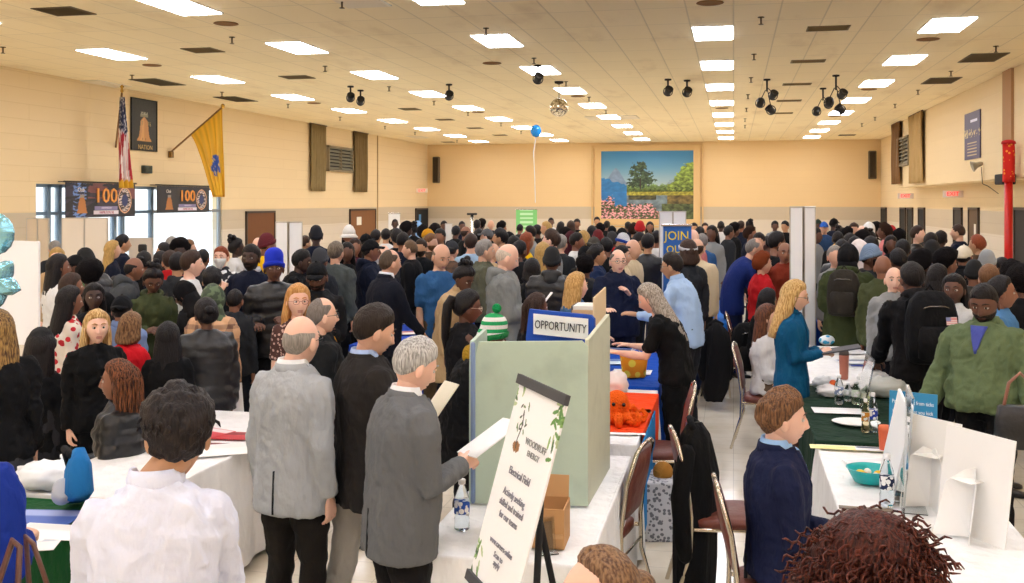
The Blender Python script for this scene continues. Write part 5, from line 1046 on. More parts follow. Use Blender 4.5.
# yellow gift bag
x, y, z = onz(634, 377); t = thing('gift_bag', 'yellow and orange gift bag standing on the blue table', 'bag', (x, y, z), .3); V, F = loft([ell((0, 0, q), (1, 0, 0), (0, 1, 0), a, b, 20, 4) for q, a, b in ((0, .09, .05), (.01, .10, .055), (.20, .125, .06), (.205, .12, .055))]); put('bag_body', mesh('bag_body', V, F), mat('spots', '#f6a21a', c2='#f7dc4a', s=12, t=.4), t); V, F = torus((0, -.05, .20), .05, .005, b=1.2); put('handle', mesh('handle', V, F), mat('gloss', '#f4efe4'), t)
x, y, z = onz(660, 300, .75); V, F = lathe([(.16, 0), (.20, .10), (.22, .20), (.21, .20), (.19, .10), (0, .02)], 24); tag(put('basin', mesh('basin', V, F), mat('gloss', '#2aa5dc'), None, (x, y+.6, z)), 'sky blue plastic basin near the JOIN banner', 'basin')
# floor box with tinsel by the black coat
g = gp(660, 7.0); V, F = bbox_(-.18, .18, -.18, .18, 0, .40, .01); t = thing('gift_box', 'silver patterned carton on the floor beside the black coat', 'box', (g.x, g.y, 0), .2); put('carton', mesh('carton', V, F, smooth=False), mat('spots', '#c9c9cc', c2='#6a6a70', s=38, t=.4), t); V, F = ball((.02, 0, .43), .07, 14, 10); put('teddy', mesh('teddy', V, F), mat('afro', '#b9813a'), t)
# blue cloth bag hanging from table
x, y, z = onz(78, 512, .76); t = thing('tote_bag', 'blue sling bag with grey panel leaning on the table by the white-shirted man', 'bag', (x, y, z), -.9)
rg = [ell((0, 0, q), (1, 0, 0), (0, 1, 0), a, b, 22, 3) for q, a, b in ((0, .16, .05), (.03, .18, .07), (.16, .17, .06), (.24, .13, .03))]; V, F = loft(rg); V[:, 0] *= 1.25; V[:, 2] += V[:, 0]*.35+.06; put('bag_body', mesh('bag_body', V, F), mat('cloth', '#2f7fbc'), t); V, F = xf(lathe([(.045, 0), (.05, .01), (.05, .20), (.04, .21)], 20), Matrix.Translation((-.08, -.07, .07)) @ Matrix.Rotation(1.15, 4, 'Y')); put('pouch', mesh('pouch', V, F), mat('gloss', '#b9bcc6'), t); V, F = tube([(-.10, -.02, .16), (0, -.06, .32), (.14, -.02, .30)], .02, 8); put('strap', mesh('strap', V, F), mat('cloth', '#1a1a1c'), t)
# pale green display board (three leaves, seen from behind)
A_, B_, C_ = at(473, 505, 5.17), at(588, 505, 5.12), at(610, 470, 5.86); ztop = zof(342, 5.17)
t = thing('display_board', 'large pale green three-leaf display board seen from the back on the white table', 'display board', (A_.x, A_.y, 0)); zb_ = .757; gm = mat('plaster', '#bccdba')
def leaf(p, q, z0, z1, m, par, nm='panel', th=.02, r=.03, z1b=None):
    L_ = (q-p).length; u = (q-p).normalized(); n = Vector((u.y, -u.x, 0)); nx = max(6, int(L_/.05)); z1b = z1b or z1; V, F = [], []
    P = []
    for i in range(nx+1): P.append((L_*i/nx, z0))
    for i in range(6): P.append((L_, z0+(z1b-z0)*(i+1)/6-(r if i == 5 else 0)))
    for i in range(nx+1): f = 1-i/nx; e = (r if i in (0, nx) else 0); P.append((L_*f-(e if i == 0 else -e), z1+(z1b-z1)*f))
    for i in range(5): P.append((0, z1-(z1-z0)*(i+1)/6))
    rg = []
    for off, sc in ((0, 0), (-th*.5, .003), (-th, 0)):
        rg.append([tuple(p-par.location+u*x_+n*(-off)*-1+Vector((0, 0, z_-p.z))) for x_, z_ in P])
    V, F = loft(rg); return put(nm, mesh(nm, V, F, smooth=False), m, par)
leaf(Vector((A_.x, A_.y, 0)), Vector((B_.x, B_.y, 0)), zb_, ztop, gm, t, z1b=ztop+.012); leaf(Vector((B_.x, B_.y, 0)), Vector((C_.x, C_.y, 0)), zb_, ztop+.012, mat('plaster', '#c9cbb4'), t, z1b=ztop+.07)
pA = Vector((A_.x, A_.y, 0)); pD = pA+Vector((-.06, .55, 0)); leaf(pA, pD, zb_, ztop, gm, t)
V, F = tube([(0, 0, zb_+.01), (0, 0, ztop-.01)], .013, 8); put('binding', mesh('binding', V, F), mat('gloss', '#7d8fb0'), t)
# blue board with the OPPORTUNITY strip
a, b = at(526, 345, 5.75), at(594, 345, 5.60); a.z = b.z = 0; t = thing('header_board', 'blue display header with the word OPPORTUNITY on a white strip', 'sign', (a.x, a.y, 0)); z1 = zof(309, 5.75)
leaf(a, b, zb_, z1, mat('gloss', '#1c4fb4'), t, 'board', .03, .02, z1b=zof(315.5, 5.6)); u = (b-a).normalized(); n = Vector((u.y, -u.x, 0)); L_ = (b-a).length
sl = (zof(315.5, 5.6)-z1)/L_; ux = Vector((u.x, u.y, sl)); o_ = u*(L_*.14)+n*.032; zz0 = zof(333, 5.74)
V = [o_+ux*0+Vector((0, 0, zz0)), o_+ux*L_*.80+Vector((0, 0, zz0)), o_+ux*L_*.80+Vector((0, 0, zz0+.115)), o_+Vector((0, 0, zz0+.115))]; V2 = [v-n*.004 for v in V]
put('strip', mesh('strip', [tuple(v) for v in V+V2], [(0, 1, 2, 3), (7, 6, 5, 4), (0, 4, 5, 1), (1, 5, 6, 2), (2, 6, 7, 3), (3, 7, 4, 0)], smooth=False), mat('gloss', '#f6f6f4'), t)
text('OPPORTUNITY', .068, frame_m(tuple(o_+ux*L_*.40+Vector((0, 0, zz0+.055))+n*.004), tuple(ux), (0, 0, 1)), mat('gloss', '#1a1a20'), t, sx=.66)
# cardboard divider and folders behind
a, b = at(594, 340, 5.95), at(606, 340, 6.35); a.z = b.z = 0; t = thing('cardboard_sheet', 'upright tan cardboard panel beside the OPPORTUNITY header', 'board', (a.x, a.y, 0)); leaf(a, b, zb_, zof(298, 5.95), mat('plain', '#e3c9a0'), t, 'panel', .008, .01, z1b=zof(287, 6.35))
a = at(571, 340, 6.3); t = thing('file_tray', 'tray of folders and papers behind the OPPORTUNITY header', 'file tray', (a.x, a.y, zof(318, 6.3))); V, F = bbox_(0, .16, 0, .25, 0, .05, .004); put('tray', mesh('tray', V, F, smooth=False), mat('gloss', '#c9a882'), t)
V, F = bbox_(.01, .15, .01, .24, .05, .075, .003); put('papers', mesh('papers', V, F, smooth=False), mat('gloss', '#e9e4dc'), t); V, F = bbox_(-.0, .01, 0, .25, .0, .075, .003); put('side', mesh('side', V, F, smooth=False), mat('gloss', '#5a5048'), t); V, F = bbox_(.02, .14, .02, .23, .757-zof(318, 6.3), 0, .003); put('stand', mesh('stand', V, F, smooth=False), mat('gloss', '#8a6a4a'), t)
# cardboard box on the table in front of the board
x, y, z = onz(548, 549); t = thing('cardboard_box', 'open brown cardboard box in front of the green board', 'box', (x, y, z), .03); W_, H_, D_ = .19, .235, .2
for nm, q in (('wall_panel', box(-W_, -W_+.006, 0, D_, 0, H_*.75)), ('wall_panel', box(W_*.35, W_*.35+.006, 0, D_, 0, H_*.75)), ('wall_panel', box(-W_, W_*.35, 0, .006, 0, H_*.75)), ('wall_panel', box(-W_, W_*.35, D_, D_+.006, 0, H_*.75)), ('base_panel', box(-W_, W_*.35, 0, D_, 0, .006)), ('flap', xf(box(-W_, W_*.35, 0, .005, 0, .10), Matrix.Translation((0, D_, H_*.75)) @ Matrix.Rotation(-.15, 4, 'X'))), ('flap', xf(box(-W_, W_*.35, -.004, 0, -.075, 0), Matrix.Translation((0, -.002, H_*.30)) @ Matrix.Rotation(.25, 4, 'X')))):
    put(nm, mesh(nm, q[0], q[1], smooth=False), mat('plain', '#c0915f' if nm != 'flap' else '#c99c6a'), t)
# easel sign
tl, tr, bl, br_ = at(520, 381, 3.40), at(567, 403, 3.03), at(470, 572, 3.34), at(510, 600, 2.97)
U = tr-tl; Vd = bl-tl; nrm = U.cross(Vd).normalized(); nrm = nrm if nrm.dot(Vector((0, -1, 0))) > 0 else -nrm
Vd = Vd-U*(Vd.dot(U)/U.dot(U))*.12; W_, H_ = U.length, Vd.length; t = thing('easel_sign', 'white leaf-bordered sign with dark clips tilted on a black easel', 'sign', tl); ux, uy = U.normalized(), (-Vd).normalized()
def leafart(u, v):
    C = np.tile(rgb('#fbfbfa'), (len(u), 1)); rs = random.Random(11)
    for cx, cy, n_, sg in ((.93, .93, 16, 1), (.06, .93, 9, 1), (.06, .06, 10, 1), (.92, .05, 10, 1), (.95, .78, 8, 1), (.05, .18, 5, 1)):
        for i in range(n_):
            x, y = cx+rs.uniform(-.09, .09), cy+rs.uniform(-.06, .06); a = rs.uniform(0, 3.14); du, dv = (u-x)*W_, (v-y)*H_; p, q = du*math.cos(a)+dv*math.sin(a), -du*math.sin(a)+dv*math.cos(a)
            C[(p/.021)**2+(q/.0065)**2 < 1] = rgb(rs.choice(('#5d8f45', '#8fb56a', '#6f9a52', '#b9c99a', '#3f6a38')))
    du, dv = (u-.27)*W_, (v-.76)*H_; C[(du/.028)**2+((dv+.045)/.018)**2 < 1+.3*fbm(u, v, 60)] = rgb('#9a6a40'); C[(abs(du-.006*np.sin(dv*60)) < .0035) & (dv > -.05) & (dv < .075)] = rgb('#3a4038')
    for i in range(16):
        x, y = rs.uniform(-.035, .035), rs.uniform(.005, .10); a = rs.uniform(0, 3.14); p, q = (du-x)*math.cos(a)+(dv-y)*math.sin(a), -(du-x)*math.sin(a)+(dv-y)*math.cos(a); C[(p/.011)**2+(q/.004)**2 < 1] = rgb('#45504a' if i % 2 else '#6d8a5c')
    return C
nz = ux.cross(uy); flip = nz.dot(Vector((0, -1, 0))) < 0
picture('print', leafart, tuple(Vd), tuple(U), tuple(-Vd), 170, 260, t, .006)
def tsign(s, sz, uu, vv, c='#8b8992', sx=1.0): text(s, sz, frame_m(tuple(U*uu+Vd*(1-vv)+nz*.003), tuple(ux), tuple(uy)), mat('gloss', c), t, sx=sx)
tsign('WOODRUFF', .030, .66, .745, '#9a9a98'); tsign('ENERGY', .026, .66, .695, '#9a9a98'); tsign('Electrical Field', .034, .5, .575, sx=.9); tsign('Actively seeking', .032, .5, .47, sx=.9); tsign('skilled and trained', .031, .5, .415, sx=.9); tsign('for our teams', .031, .5, .36, sx=.9); tsign('www.careers-online', .027, .5, .225, sx=.9); tsign('Scan to', .026, .5, .175); tsign('apply', .026, .5, .14)
for q, nm in ((0, 'top_clip'), (1, 'bottom_clip')):
    o_ = Vd*q; e = uy*(.012 if q == 0 else -.012); V = []
    for s1 in (-.004, .012):
        for w_ in (0, 1):
            for e_ in (-.016, .016): V.append(tuple(o_+U*w_+(ux*(.006 if w_ else -.006))+uy*e_+e*.6+nz*(s1)))
    put(nm, mesh(nm, V, [(0, 1, 3, 2), (4, 6, 7, 5), (0, 4, 5, 1), (2, 3, 7, 6), (0, 2, 6, 4), (1, 5, 7, 3)], smooth=False), mat('gloss', '#4a4a4c'), t)
back = -nz; ft = lambda p: Vector((p.x, p.y, .0))-tl
mid = U*.5+Vd*.12+back*.02
for nm, p0, p1 in (('leg', U*.5+Vd*.05+back*.02, Vector((bl.x, bl.y, 0))-tl+Vector((-.12, -.12, .01))), ('leg', U*.5+Vd*.05+back*.02, Vector((br_.x, br_.y, 0))-tl+Vector((.06, -.2, .01))), ('rear_leg', U*.45+Vd*.35+back*.02, at(556, 600, 3.35)-tl)):
    if nm == 'rear_leg': p1 = p0+(p1-p0)*((tl.z+p0.z)/max(.01, (p0.z-p1.z))); p1.z = -tl.z+.01
    V, F = tube([tuple(p0), tuple(p1)], .011, 8); put(nm, mesh(nm, V, F), mat('gloss', '#1a1a1c'), t)
V, F = tube([tuple(Vd*1.02+back*.01), tuple(Vd*1.02+U+back*.01)], .010, 8); put('ledge', mesh('ledge', V, F), mat('gloss', '#1a1a1c'), t)
# small desk-top frame at the front edge of the board table
x, y, z = onz(540, 566); t = thing('sign_holder', 'clear acrylic stand with papers at the near edge of the board table', 'holder', (x, y+.02, z), .5); V, F = xf(box(-.04, .04, -.002, .002, 0, .15), Matrix.Rotation(-.2, 4, 'X')); put('panel', mesh('panel', V, F, smooth=False), mat('glass', '#f2f6f6'), t); V, F = box(-.04, .04, -.04, .04, 0, .005); put('base', mesh('base', V, F, smooth=False), mat('glass', '#f2f6f6'), t); V, F = xf(box(-.03, .03, .004, .008, .01, .13), Matrix.Rotation(-.2, 4, 'X')); put('papers', mesh('papers', V, F, smooth=False), mat('gloss', '#9a7a5a'), t)
# white display boards with easel backs, seen from behind
def easelboard(px0, py0, px1, py1, pb0, pb1, d0, d1, label, ecol='#f4f2ee'):
    a, b = gp(px0, d0), gp(px1, d1); za, zb2 = zof(py0, d0), zof(py1, d1); t = thing('poster_board', label, 'poster board', (a.x, a.y, 0)); u = (b-a); L_ = u.length; u.normalize(); n = Vector((u.y, -u.x, 0)); lean = n*.10
    def q(x_, z_, o=0): f = (z_-.757)/.7; return tuple(u*x_-lean*f+n*(o+.05)+Vector((0, 0, z_)))
    V = [q(0, .757), q(L_, .757), q(L_, zb2), q(0, za)]; V2 = [q(0, .757, -.006), q(L_, .757, -.006), q(L_, zb2, -.006), q(0, za, -.006)]
    put('board', mesh('board', V+V2, [(0, 1, 2, 3), (7, 6, 5, 4), (0, 4, 5, 1), (1, 5, 6, 2), (2, 6, 7, 3), (3, 7, 4, 0)], smooth=False), mat('plain', ecol), t)
    c = L_*.5; zt = .757+.66*(min(za, zb2)-.757); o = .12                 # folded card strut
    for s in (-1, 1):
        P = [q(c, zt, .003), q(c, .757, .003), tuple(Vector(q(c+s*.10, .757, o))), tuple(Vector(q(c+s*.085, .757+.24, o*.75))), tuple(Vector(q(c+s*.03, .757+.30, o*.35)))]
        if s > 0: P = P[::-1]
        P2 = [tuple(Vector(p)+u*.003*s) for p in P]; N_ = len(P); put('strut', mesh('strut', P+P2, [tuple(range(N_)), tuple(range(2*N_-1, N_-1, -1))]+[(i, i+N_, (i+1) % N_+N_, (i+1) % N_) for i in range(N_)], smooth=False), mat('plain', '#f6f4f0'), t)
    V = [q(c-.06, .757+.26, .01), q(c+.06, .757+.26, .01), q(c+.06, .757+.26, o*.8), q(c-.06, .757+.26, o*.8)]; V2 = [tuple(Vector(v)+Vector((0, 0, .003))) for v in V]; put('lock_tab', mesh('lock_tab', V+V2, [(3, 2, 1, 0), (4, 5, 6, 7), (0, 1, 5, 4), (1, 2, 6, 5), (2, 3, 7, 6), (3, 0, 4, 7)], smooth=False), mat('plain', '#f2efe9'), t)
easelboard(907, 413, 961, 425, 0, 0, 5.25, 5.05, 'white poster board seen from behind, the further and taller edge of the pair'); easelboard(944, 424, 1013, 442, 0, 0, 4.85, 4.50, 'white poster board seen from behind, the wider one nearer the table corner')
# blue information board facing away and acrylic frames
def slab(px0, pyt0, px1, pyt1, d0, d1, label, m, name, cat_n, th=.012, z0=.757, fn=None, words=(), lean=.08):
    a, b = gp(px0, d0), gp(px1, d1); za, zb2 = zof(pyt0, d0), zof(pyt1, d1); u = (b-a); L_ = u.length; u.normalize(); n = Vector((u.y, -u.x, 0)); t = thing(name, label, cat_n, (a.x, a.y, z0)); h = za-z0
    up = Vector((0, 0, 1))-n*lean
    if fn: picture('print', fn, (0, 0, 0), tuple(u*L_), tuple(up*h), 60, 60, t, th)
    else: V = [Vector((0, 0, 0)), u*L_, u*L_+up*(zb2-z0), up*h]; V2 = [v-n*th for v in V]; put('panel', mesh('panel', [tuple(v) for v in V+V2], [(0, 1, 2, 3), (7, 6, 5, 4), (0, 4, 5, 1), (1, 5, 6, 2), (2, 6, 7, 3), (3, 7, 4, 0)], smooth=False), m, t)
    V = [n*.0, u*L_, u*L_-n*.12, -n*.12]; V2 = [v+Vector((0, 0, .004)) for v in V]; put('foot', mesh('foot', [tuple(v) for v in V+V2], [(3, 2, 1, 0), (4, 5, 6, 7), (0, 1, 5, 4), (1, 2, 6, 5), (2, 3, 7, 6), (3, 0, 4, 7)], smooth=False), m or mat('gloss', '#e9ecee'), t)
    for s, sz, uu, vv, c, sx in words: text(s, sz, frame_m(tuple(u*L_*uu+up*h*vv+n*.004), tuple(u), tuple(up)), mat('gloss', c), t, sx=sx)
    return t
def bluef(u, v): C = np.tile(rgb('#2a86b6'), (len(u), 1)); C[(abs(u-.5) < .42) & (v > .1) & (v < .55) & (np.sin(v*70) > .55)] = rgb('#a9d4e6'); C[(abs(u-.5) < .42) & (abs(v-.60) < .012)] = rgb('#e8f4fa'); return C
slab(888, 391, 936, 388, 5.95, 5.8, 'blue information board with white wording behind the white poster boards', mat('gloss', '#2a86b6'), 'information_board', 'board', fn=bluef, words=(('Prevent bites from ticks', .032, .5, .86, '#eef6fa', .75), ('and Lyme that you kick', .032, .5, .74, '#eef6fa', .75)))
slab(877, 388, 891, 415, 5.6, 5.2, 'white framed panel edge beside the blue information board', mat('gloss', '#f2f3f3'), 'white_panel', 'board', lean=.22); slab(897, 384, 902, 398, 5.35, 5.0, 'tall clear acrylic leaflet frame standing edge-on before the poster boards', mat('glass', '#eef2f2'), 'acrylic_frame', 'frame'); slab(856, 352, 862, 360, 7.9, 7.3, 'clear acrylic sign frame on the dark green cloth', mat('glass', '#eef2f0'), 'acrylic_frame', 'frame', lean=.2)
x, y, z = onz(902, 500); V, F = xf(bbox_(-.015, .015, -.02, .02, 0, .16, .004), Matrix.Rotation(.1, 4, 'Y')); tag(put('wood_block', mesh('wood_block', V, F, smooth=False), mat('gloss', '#2c241e'), None, (x, y, z)), 'short dark brown block against the white poster board edge', 'block')
x, y, z = onz(828, 345); t = thing('gift_parcel', 'white and sky blue wrapped parcel at the near corner of the laptop table', 'parcel', (x, y+.2, z), .5); V, F = ball((0, 0, .05), .07, 16, 10, (1.5, 1, .8)); put('wrap', mesh('wrap', V, F), mat('spots', '#f2f6f8', c2='#42b4e0', s=14, t=.35), t)
# left: white board, balloons
a = gp(-8, 7.6); b = gp(38.5, 7.3); t = thing('foam_board', 'big plain white foam board behind the foil balloons', 'display board', (a.x, a.y, 0)); leaf(a, b, zof(345, 7.4), zof(240, 7.6), mat('plain', '#f6f6f8'), t, 'panel', .015, .008, z1b=zof(241.5, 7.3)); u = b-a
for q in (.2, .85): V, F = tube([tuple(u*q+Vector((0, .03, .01))), tuple(u*q+Vector((0, .03, zof(300, 7.4))))], .02, 8); put('leg', mesh('leg', V, F), mat('metal', '#9a9a9a'), t)
def foilballoon(px, py, d, r, kind, label):
    p = at(px, py, d); t = thing('foil_balloon', label, 'balloon', p); n = 60; rg = []
    for q in np.linspace(-1, 1, 15):
        s = math.sqrt(max(0, 1-q*q)); P = []
        for i in range(n):
            a = 2*math.pi*i/n; rr = 1.0 if kind == 'round' else (1-.42*abs(((a*5/(2*math.pi)+.75) % 1)*2-1)) ; w_ = 1+.02*math.sin(a*17)*s; P.append((r*rr*s**.6*math.cos(a)*w_, q*r*.38, r*rr*s**.6*math.sin(a)*w_))
        rg.append(P)
    V, F = loft(rg); put('envelope', mesh('envelope', V, F), mat('foil', '#8fcde2'), t); V, F = tube([(0, 0, -r*.95), (.02, 0, -r*1.1)], .012, 6); put('neck', mesh('neck', V, F), mat('foil', '#7fbfd8'), t)
    V, F = tube([(0.02, 0, -r), (.03, .05, -(p.z)*.5), (.0, .1, -p.z+.06)], .004, 5); put('ribbon', mesh('ribbon', V, F), mat('gloss', '#dfe8ee'), t); V, F = lathe([(.05, -p.z), (.06, -p.z+.03), (.03, -p.z+.07)], 12, (0, .1, 0)); put('weight', mesh('weight', V, F), mat('foil', '#9fb8c8'), t)
foilballoon(-5, 234, 6.2, .13, 'round', 'round light blue foil balloon at the left edge, above the star one'); foilballoon(-3, 282, 6.0, .16, 'star', 'light blue star foil balloon hanging below the round one')
# tote with papers in front of the blue-suited person at the left edge
g = at(28, 560, 3.1); t = thing('tote_bag', 'white canvas tote bag with brown leather straps holding papers at the left edge', 'bag', (g.x-.02, g.y, .0), -.5); V, F = loft([ell((0, 0, q), (1, 0, 0), (0, 1, 0), a, b, 24, 4) for q, a, b in ((.52, .13, .04), (.53, .15, .055), (.85, .165, .06), (1.02, .17, .05), (1.018, .155, .035), (.95, .15, .03))]); put('bag_body', mesh('bag_body', V, F), mat('cloth', '#e6e2d8'), t)
for s in (-1, 1): V, F = tube([(-.08, s*.05, .92), (-.07, s*.05, 1.1), (-.02, s*.02, 1.26), (.03, s*.02, 1.25), (.08, s*.05, 1.1), (.09, s*.05, .92)], .014, 8, flat=.5); put('strap', mesh('strap', V, F), mat('leather', '#5a3628'), t)
V, F = xf(box(-.13, .12, -.02, .02, .80, 1.05), Matrix.Rotation(.03, 4, 'Y')); put('papers', mesh('papers', V, F, smooth=False), mat('gloss', '#e0dccb'), t)
# black cap on the near chair seat
g = gp(594, 5.75); V, F = ball((0, 0, 0), .09, 18, 12, (1.2, 1, .6)); V = V*(1+.08*sin3(V, 30, 1))[:, None]; tag(put('cap', mesh('cap', V, F), mat('cloth', '#1a1a1e'), None, (g.x-.02, g.y, .535)), 'crumpled black cap lying on the near burgundy chair seat', 'cap')
# ---------------------------------------------------------------- the people, nearest first
BK, NV = '#17171a', '#1b2238'
def paper(T, side, w=.2, h=.27, label='', off=(0, 0, 0), col='#f8f8f7', tilt=.9, name='paper_sheet', thick=.003, rz=0, cat_n='paper'):
    p = world(T, T['hand'][side]+np.array(off)); t = thing(name, label, cat_n, p, T['fa']+rz); t.rotation_euler = (tilt, 0, T['fa']+rz)
    V, F = bbox_(-w/2, w/2, -h*.25, h*.75, -thick, thick, .001); V[:, 2] += .012*np.sin(V[:, 0]*14)*(thick < .004); put('page', mesh('page', V, F, smooth=False), mat('gloss', col, rough=.6), t); return t
T = person(178, 392, 'man with wavy black hair seen from behind in a crisp white dress shirt', 4, 'm', h=1.76, skin='3', hair='curly', hc='#171316', hc2='#2c2422', top='shirt', tcol='#e6e9fb', bcol='#20242c', arms=('table', 'table'), w=1.02, lean=4, tilt=.06)
person(-52, 372, 'person in a royal blue suit jacket cut off by the left edge', 20, 'm', d=3.3, hair='short', top='suit', tcol='#23409a', bcol='#23409a', arms=('bent', 'bent'))
T = person(301, 315, 'bald man in a light grey suit jacket seen from behind by the white left table', 40, 'm', h=1.76, skin='1', hair='rim', hc='#8d857c', top='suit', tcol='#b4b7ba', bcol='#2c2824', w=1.08, tilt=.03, glasses='#1a1a1a', collar='#f0f0f0', arms=('down', 'down'))
T = person(374, 305, 'young man with cropped brown hair in a charcoal overcoat looking down', 70, 'm', d=5.15, skin='2', hair='neat', hc='#231a15', top='suit', tcol='#33302f', bcol='#bdb8b0', head=(18, 0), arms=('hold', 'hold'), shirt='#b9cdf0', tie='#1c2030', collar='#b9cdf0', w=1.15, tilt=.03, legs='walk', beard=.0015)
paper(T, 1, .22, .28, 'cream folder held by the young man in the charcoal overcoat', col='#efe6cc')
T = person(415, 338, 'older man with silver hair in a mid grey suit jacket reading a paper', 66, 'm', d=4.55, skin='1', hair='neat', hc='#8f8c88', hc2='#d6d3cf', top='suit', tcol='#77797b', bcol='#1e1c1e', head=(20, 0), lean=6, arms=('down', 'hold'), belly=.04, w=1.14, collar='#f4f4f4')
paper(T, 1, .21, .28, 'white sheet held by the silver-haired man in grey', off=(0, .03, .05), tilt=.5)
T = person(322, 297, 'balding man with glasses in a black jacket over a yellow shirt', 72, 'm', d=6.7, skin='1', hair='balding', hc='#6a625c', top='jacket', tcol='#1e2124', bcol='#8f6230', glasses='#222222', shirt='#efab1e', belly=.05, w=1.1, shoe='#222226', legs='walk', free=False)
person(298, 285, 'woman with straight ginger-blonde hair, glasses and a brown floral blouse', 168, 'f', d=7.7, skin='1', hair='long', hc='#b8793c', hc2='#dca868', top='tee', tmat=mat('spots', '#5a3a34', c2='#c9a59a', s=34, t=.33), bcol='#b02028', glasses='#8a2a34')
person(468, 291, 'woman with a black braided ponytail, hoop earring and glasses in profile', 78, 'f', d=7.5, skin='5', hair='pony', hc='#141112', top='vest', tcol='#1d1c20', bcol=BK, glasses='#e8d8c0', arms=('bent', 'fold'), head=(8, 0))
person(492, 309, 'person in a green and white striped bobble hat behind the green board', 80, 'm', d=6.7, skin='5', hair='short', top='coat', tcol='#151517', bcol=BK, hat='pombeanie', hatmat=mat('beanie_stripe', '#ece9e4', c2='#17a05a'), hatc2='#1c9a56', lean=26, hood=True, trim='#b08a2c', arms=('table', 'table'), w=1.15)
T = person(650, 284, 'woman with very long grey-brown hair in a black T-shirt sorting brochures', -78, 'f', d=8.5, skin='1', hair='sidelong', hc='#6f6458', hc2='#c4b9aa', top='tee', tcol='#161617', bcol='#131315', lean=28, head=(12, 0), arms=('give', 'give'), w=1.34, belly=.03)
T = person(672, 253, 'man with glasses and rolled light blue shirt leaning over the booth', -70, 'm', d=10.2, skin='3', hair='neat', hc='#1c1512', top='shirt', tcol='#b4cdec', bcol='#2b2d33', glasses='#20242c', lean=18, arms=('give', 'table'), w=1.14, belly=.04)
T = person(618, 249, 'stocky man with glasses in a navy quarter-zip sweater gesturing', 162, 'm', d=10.9, skin='1', hair='balding', hc='#5a5048', top='sweater', tcol='#222a45', bcol='#1f2740', glasses='#2a2a2e', arms=('chest', 'give'), belly=.05, w=1.15, collar='#222a45')
person(577, 273, 'blonde woman in a denim jacket talking behind the header board', 62, 'f', d=9.3, skin='1', hair='long', hc='#a5793f', hc2='#d8b070', top='jacket', tcol='#4c6f94', bcol='#2a3450', arms=('fold', 'bent'))
T = person(507, 243, 'shaven-headed man in a pale grey hoodie holding a leaflet', 82, 'm', d=9.8, skin='1', hair='rim', hc='#b8a898', top='hoodie', tcol='#8c8f8e', bcol='#2b2c30', head=(22, 0), arms=('hold', 'hold'), w=1.1, belly=.03)
paper(T, 1, .2, .26, 'white leaflet in the hands of the man in the pale grey hoodie')
T = person(441, 243, 'bald man in a slate blue T-shirt looking down at the blue table', 150, 'm', d=10.4, skin='2', hair='rim', hc='#6a5a4c', top='tee', tcol='#3f6d9c', bcol='#6a5a48', head=(22, 0), arms=('bent', 'down'), w=1.04)
person(390, 249, 'balding man in a dark navy suit leaning on the blue table', 62, 'm', d=10.0, skin='2', hair='balding', hc='#4a3c30', top='suit', tcol='#1b1f2d', bcol='#1b1d28', lean=8, arms=('down', 'table'), collar='#e8e8ec', w=1.1, belly=.03)
person(410, 240, 'police officer with cropped hair and a shoulder patch turned to the left', -75, 'm', d=14.0, skin='2', hair='buzz', hc='#5a4632', top='jacket', tcol='#14151b', bcol='#15161c', w=1.12, badge=('#d8c088', .05))
person(421, 239.5, 'bearded man in black behind the police officer', -160, 'm', d=15.0, skin='3', hair='short', hc='#2a1f18', top='jacket', tcol='#1a1b1e', beard=True)
T = person(795, 281, 'woman with layered blonde hair in a teal blazer holding a clipboard', 88, 'f', h=1.69, skin='1', hair='long', hc='#a8793c', hc2='#e6c486', top='blazer', tcol='#0f5f86', bcol='#6b4a44', head=(10, 0), glasses='#1c1c20', arms=('hold', 'hold'))
paper(T, 1, .22, .30, 'dark clipboard held by the woman in the teal blazer', col='#3a3a40', thick=.006, tilt=.2, name='clipboard', cat_n='clipboard')
T = person(768, 305, 'seated woman with long brown hair in a white top', 98, 'f', d=9.5, skin='2', hair='long', hc='#3a2219', hc2='#7a4a30', top='sweater', tcol='#d9d7d6', bcol='#6a5a4a', legs='sit', arms=('lap', 'lap')); CH1 = T
T = person(783, 390, 'seated young man with swept-back brown hair in a navy suit', 78, 'm', d=4.85, skin='1', hair='med', hc='#4e3526', hc2='#8a6240', top='suit', tcol='#20284a', bcol='#20284a', legs='sit', arms=('lap', 'lap'), collar='#a9cdf4', shirt='#a9cdf4', w=1.06, head=(4, 0)); CH2 = T
T = person(912, 263, 'man in a black hoodie with a backpack bending over the table', -22, 'm', d=8.3, skin='5', hair='short', hc='#191413', top='hoodie', tcol='#1c1a1c', bcol='#17171a', lean=16, arms=('table', 'bent'), w=1.12); MB = T
T = person(984, 283, 'smiling bearded man in an olive green bomber jacket', -158, 'm', h=1.80, skin='5', hair='buzz', hc='#151110', top='bomber', tcol='#71805f', bcol='#151518', beard=True, belly=.06, w=1.10, vlow=.33, shirt='#5a64b0', head=(20, -8), arms=('side', 'side'), waist=-.03)
person(596, 553, 'person with scraped-back light brown hair and black glasses at the bottom edge', -118, 'f', d=2.65, skin='1', hair='bun', hc='#5c4030', hc2='#9a7858', top='sweater', tcol='#3a4048', legs='sit', glasses='#15151a', arms=('lap', 'lap'), head=(-8, 0))
T = person(868, 526, 'woman with a big mass of reddish brown curls at the bottom edge', 112, 'f', d=2.75, skin='1', hair='bighair', hc='#2a1311', hc2='#5e2c20', top='sweater', tcol='#1d1d22', legs='sit', arms=('lap', 'lap'), head=(28, 0)); CU = T
person(-3, 311, 'woman with long brown hair in a black top and grey skirt at the left edge', -5, 'f', d=6.0, skin='2', hair='long', hc='#4a2f20', hc2='#b08a50', top='sweater', tcol='#18181b', bot='skirt', bcol='#4d4e54', w=1.2)
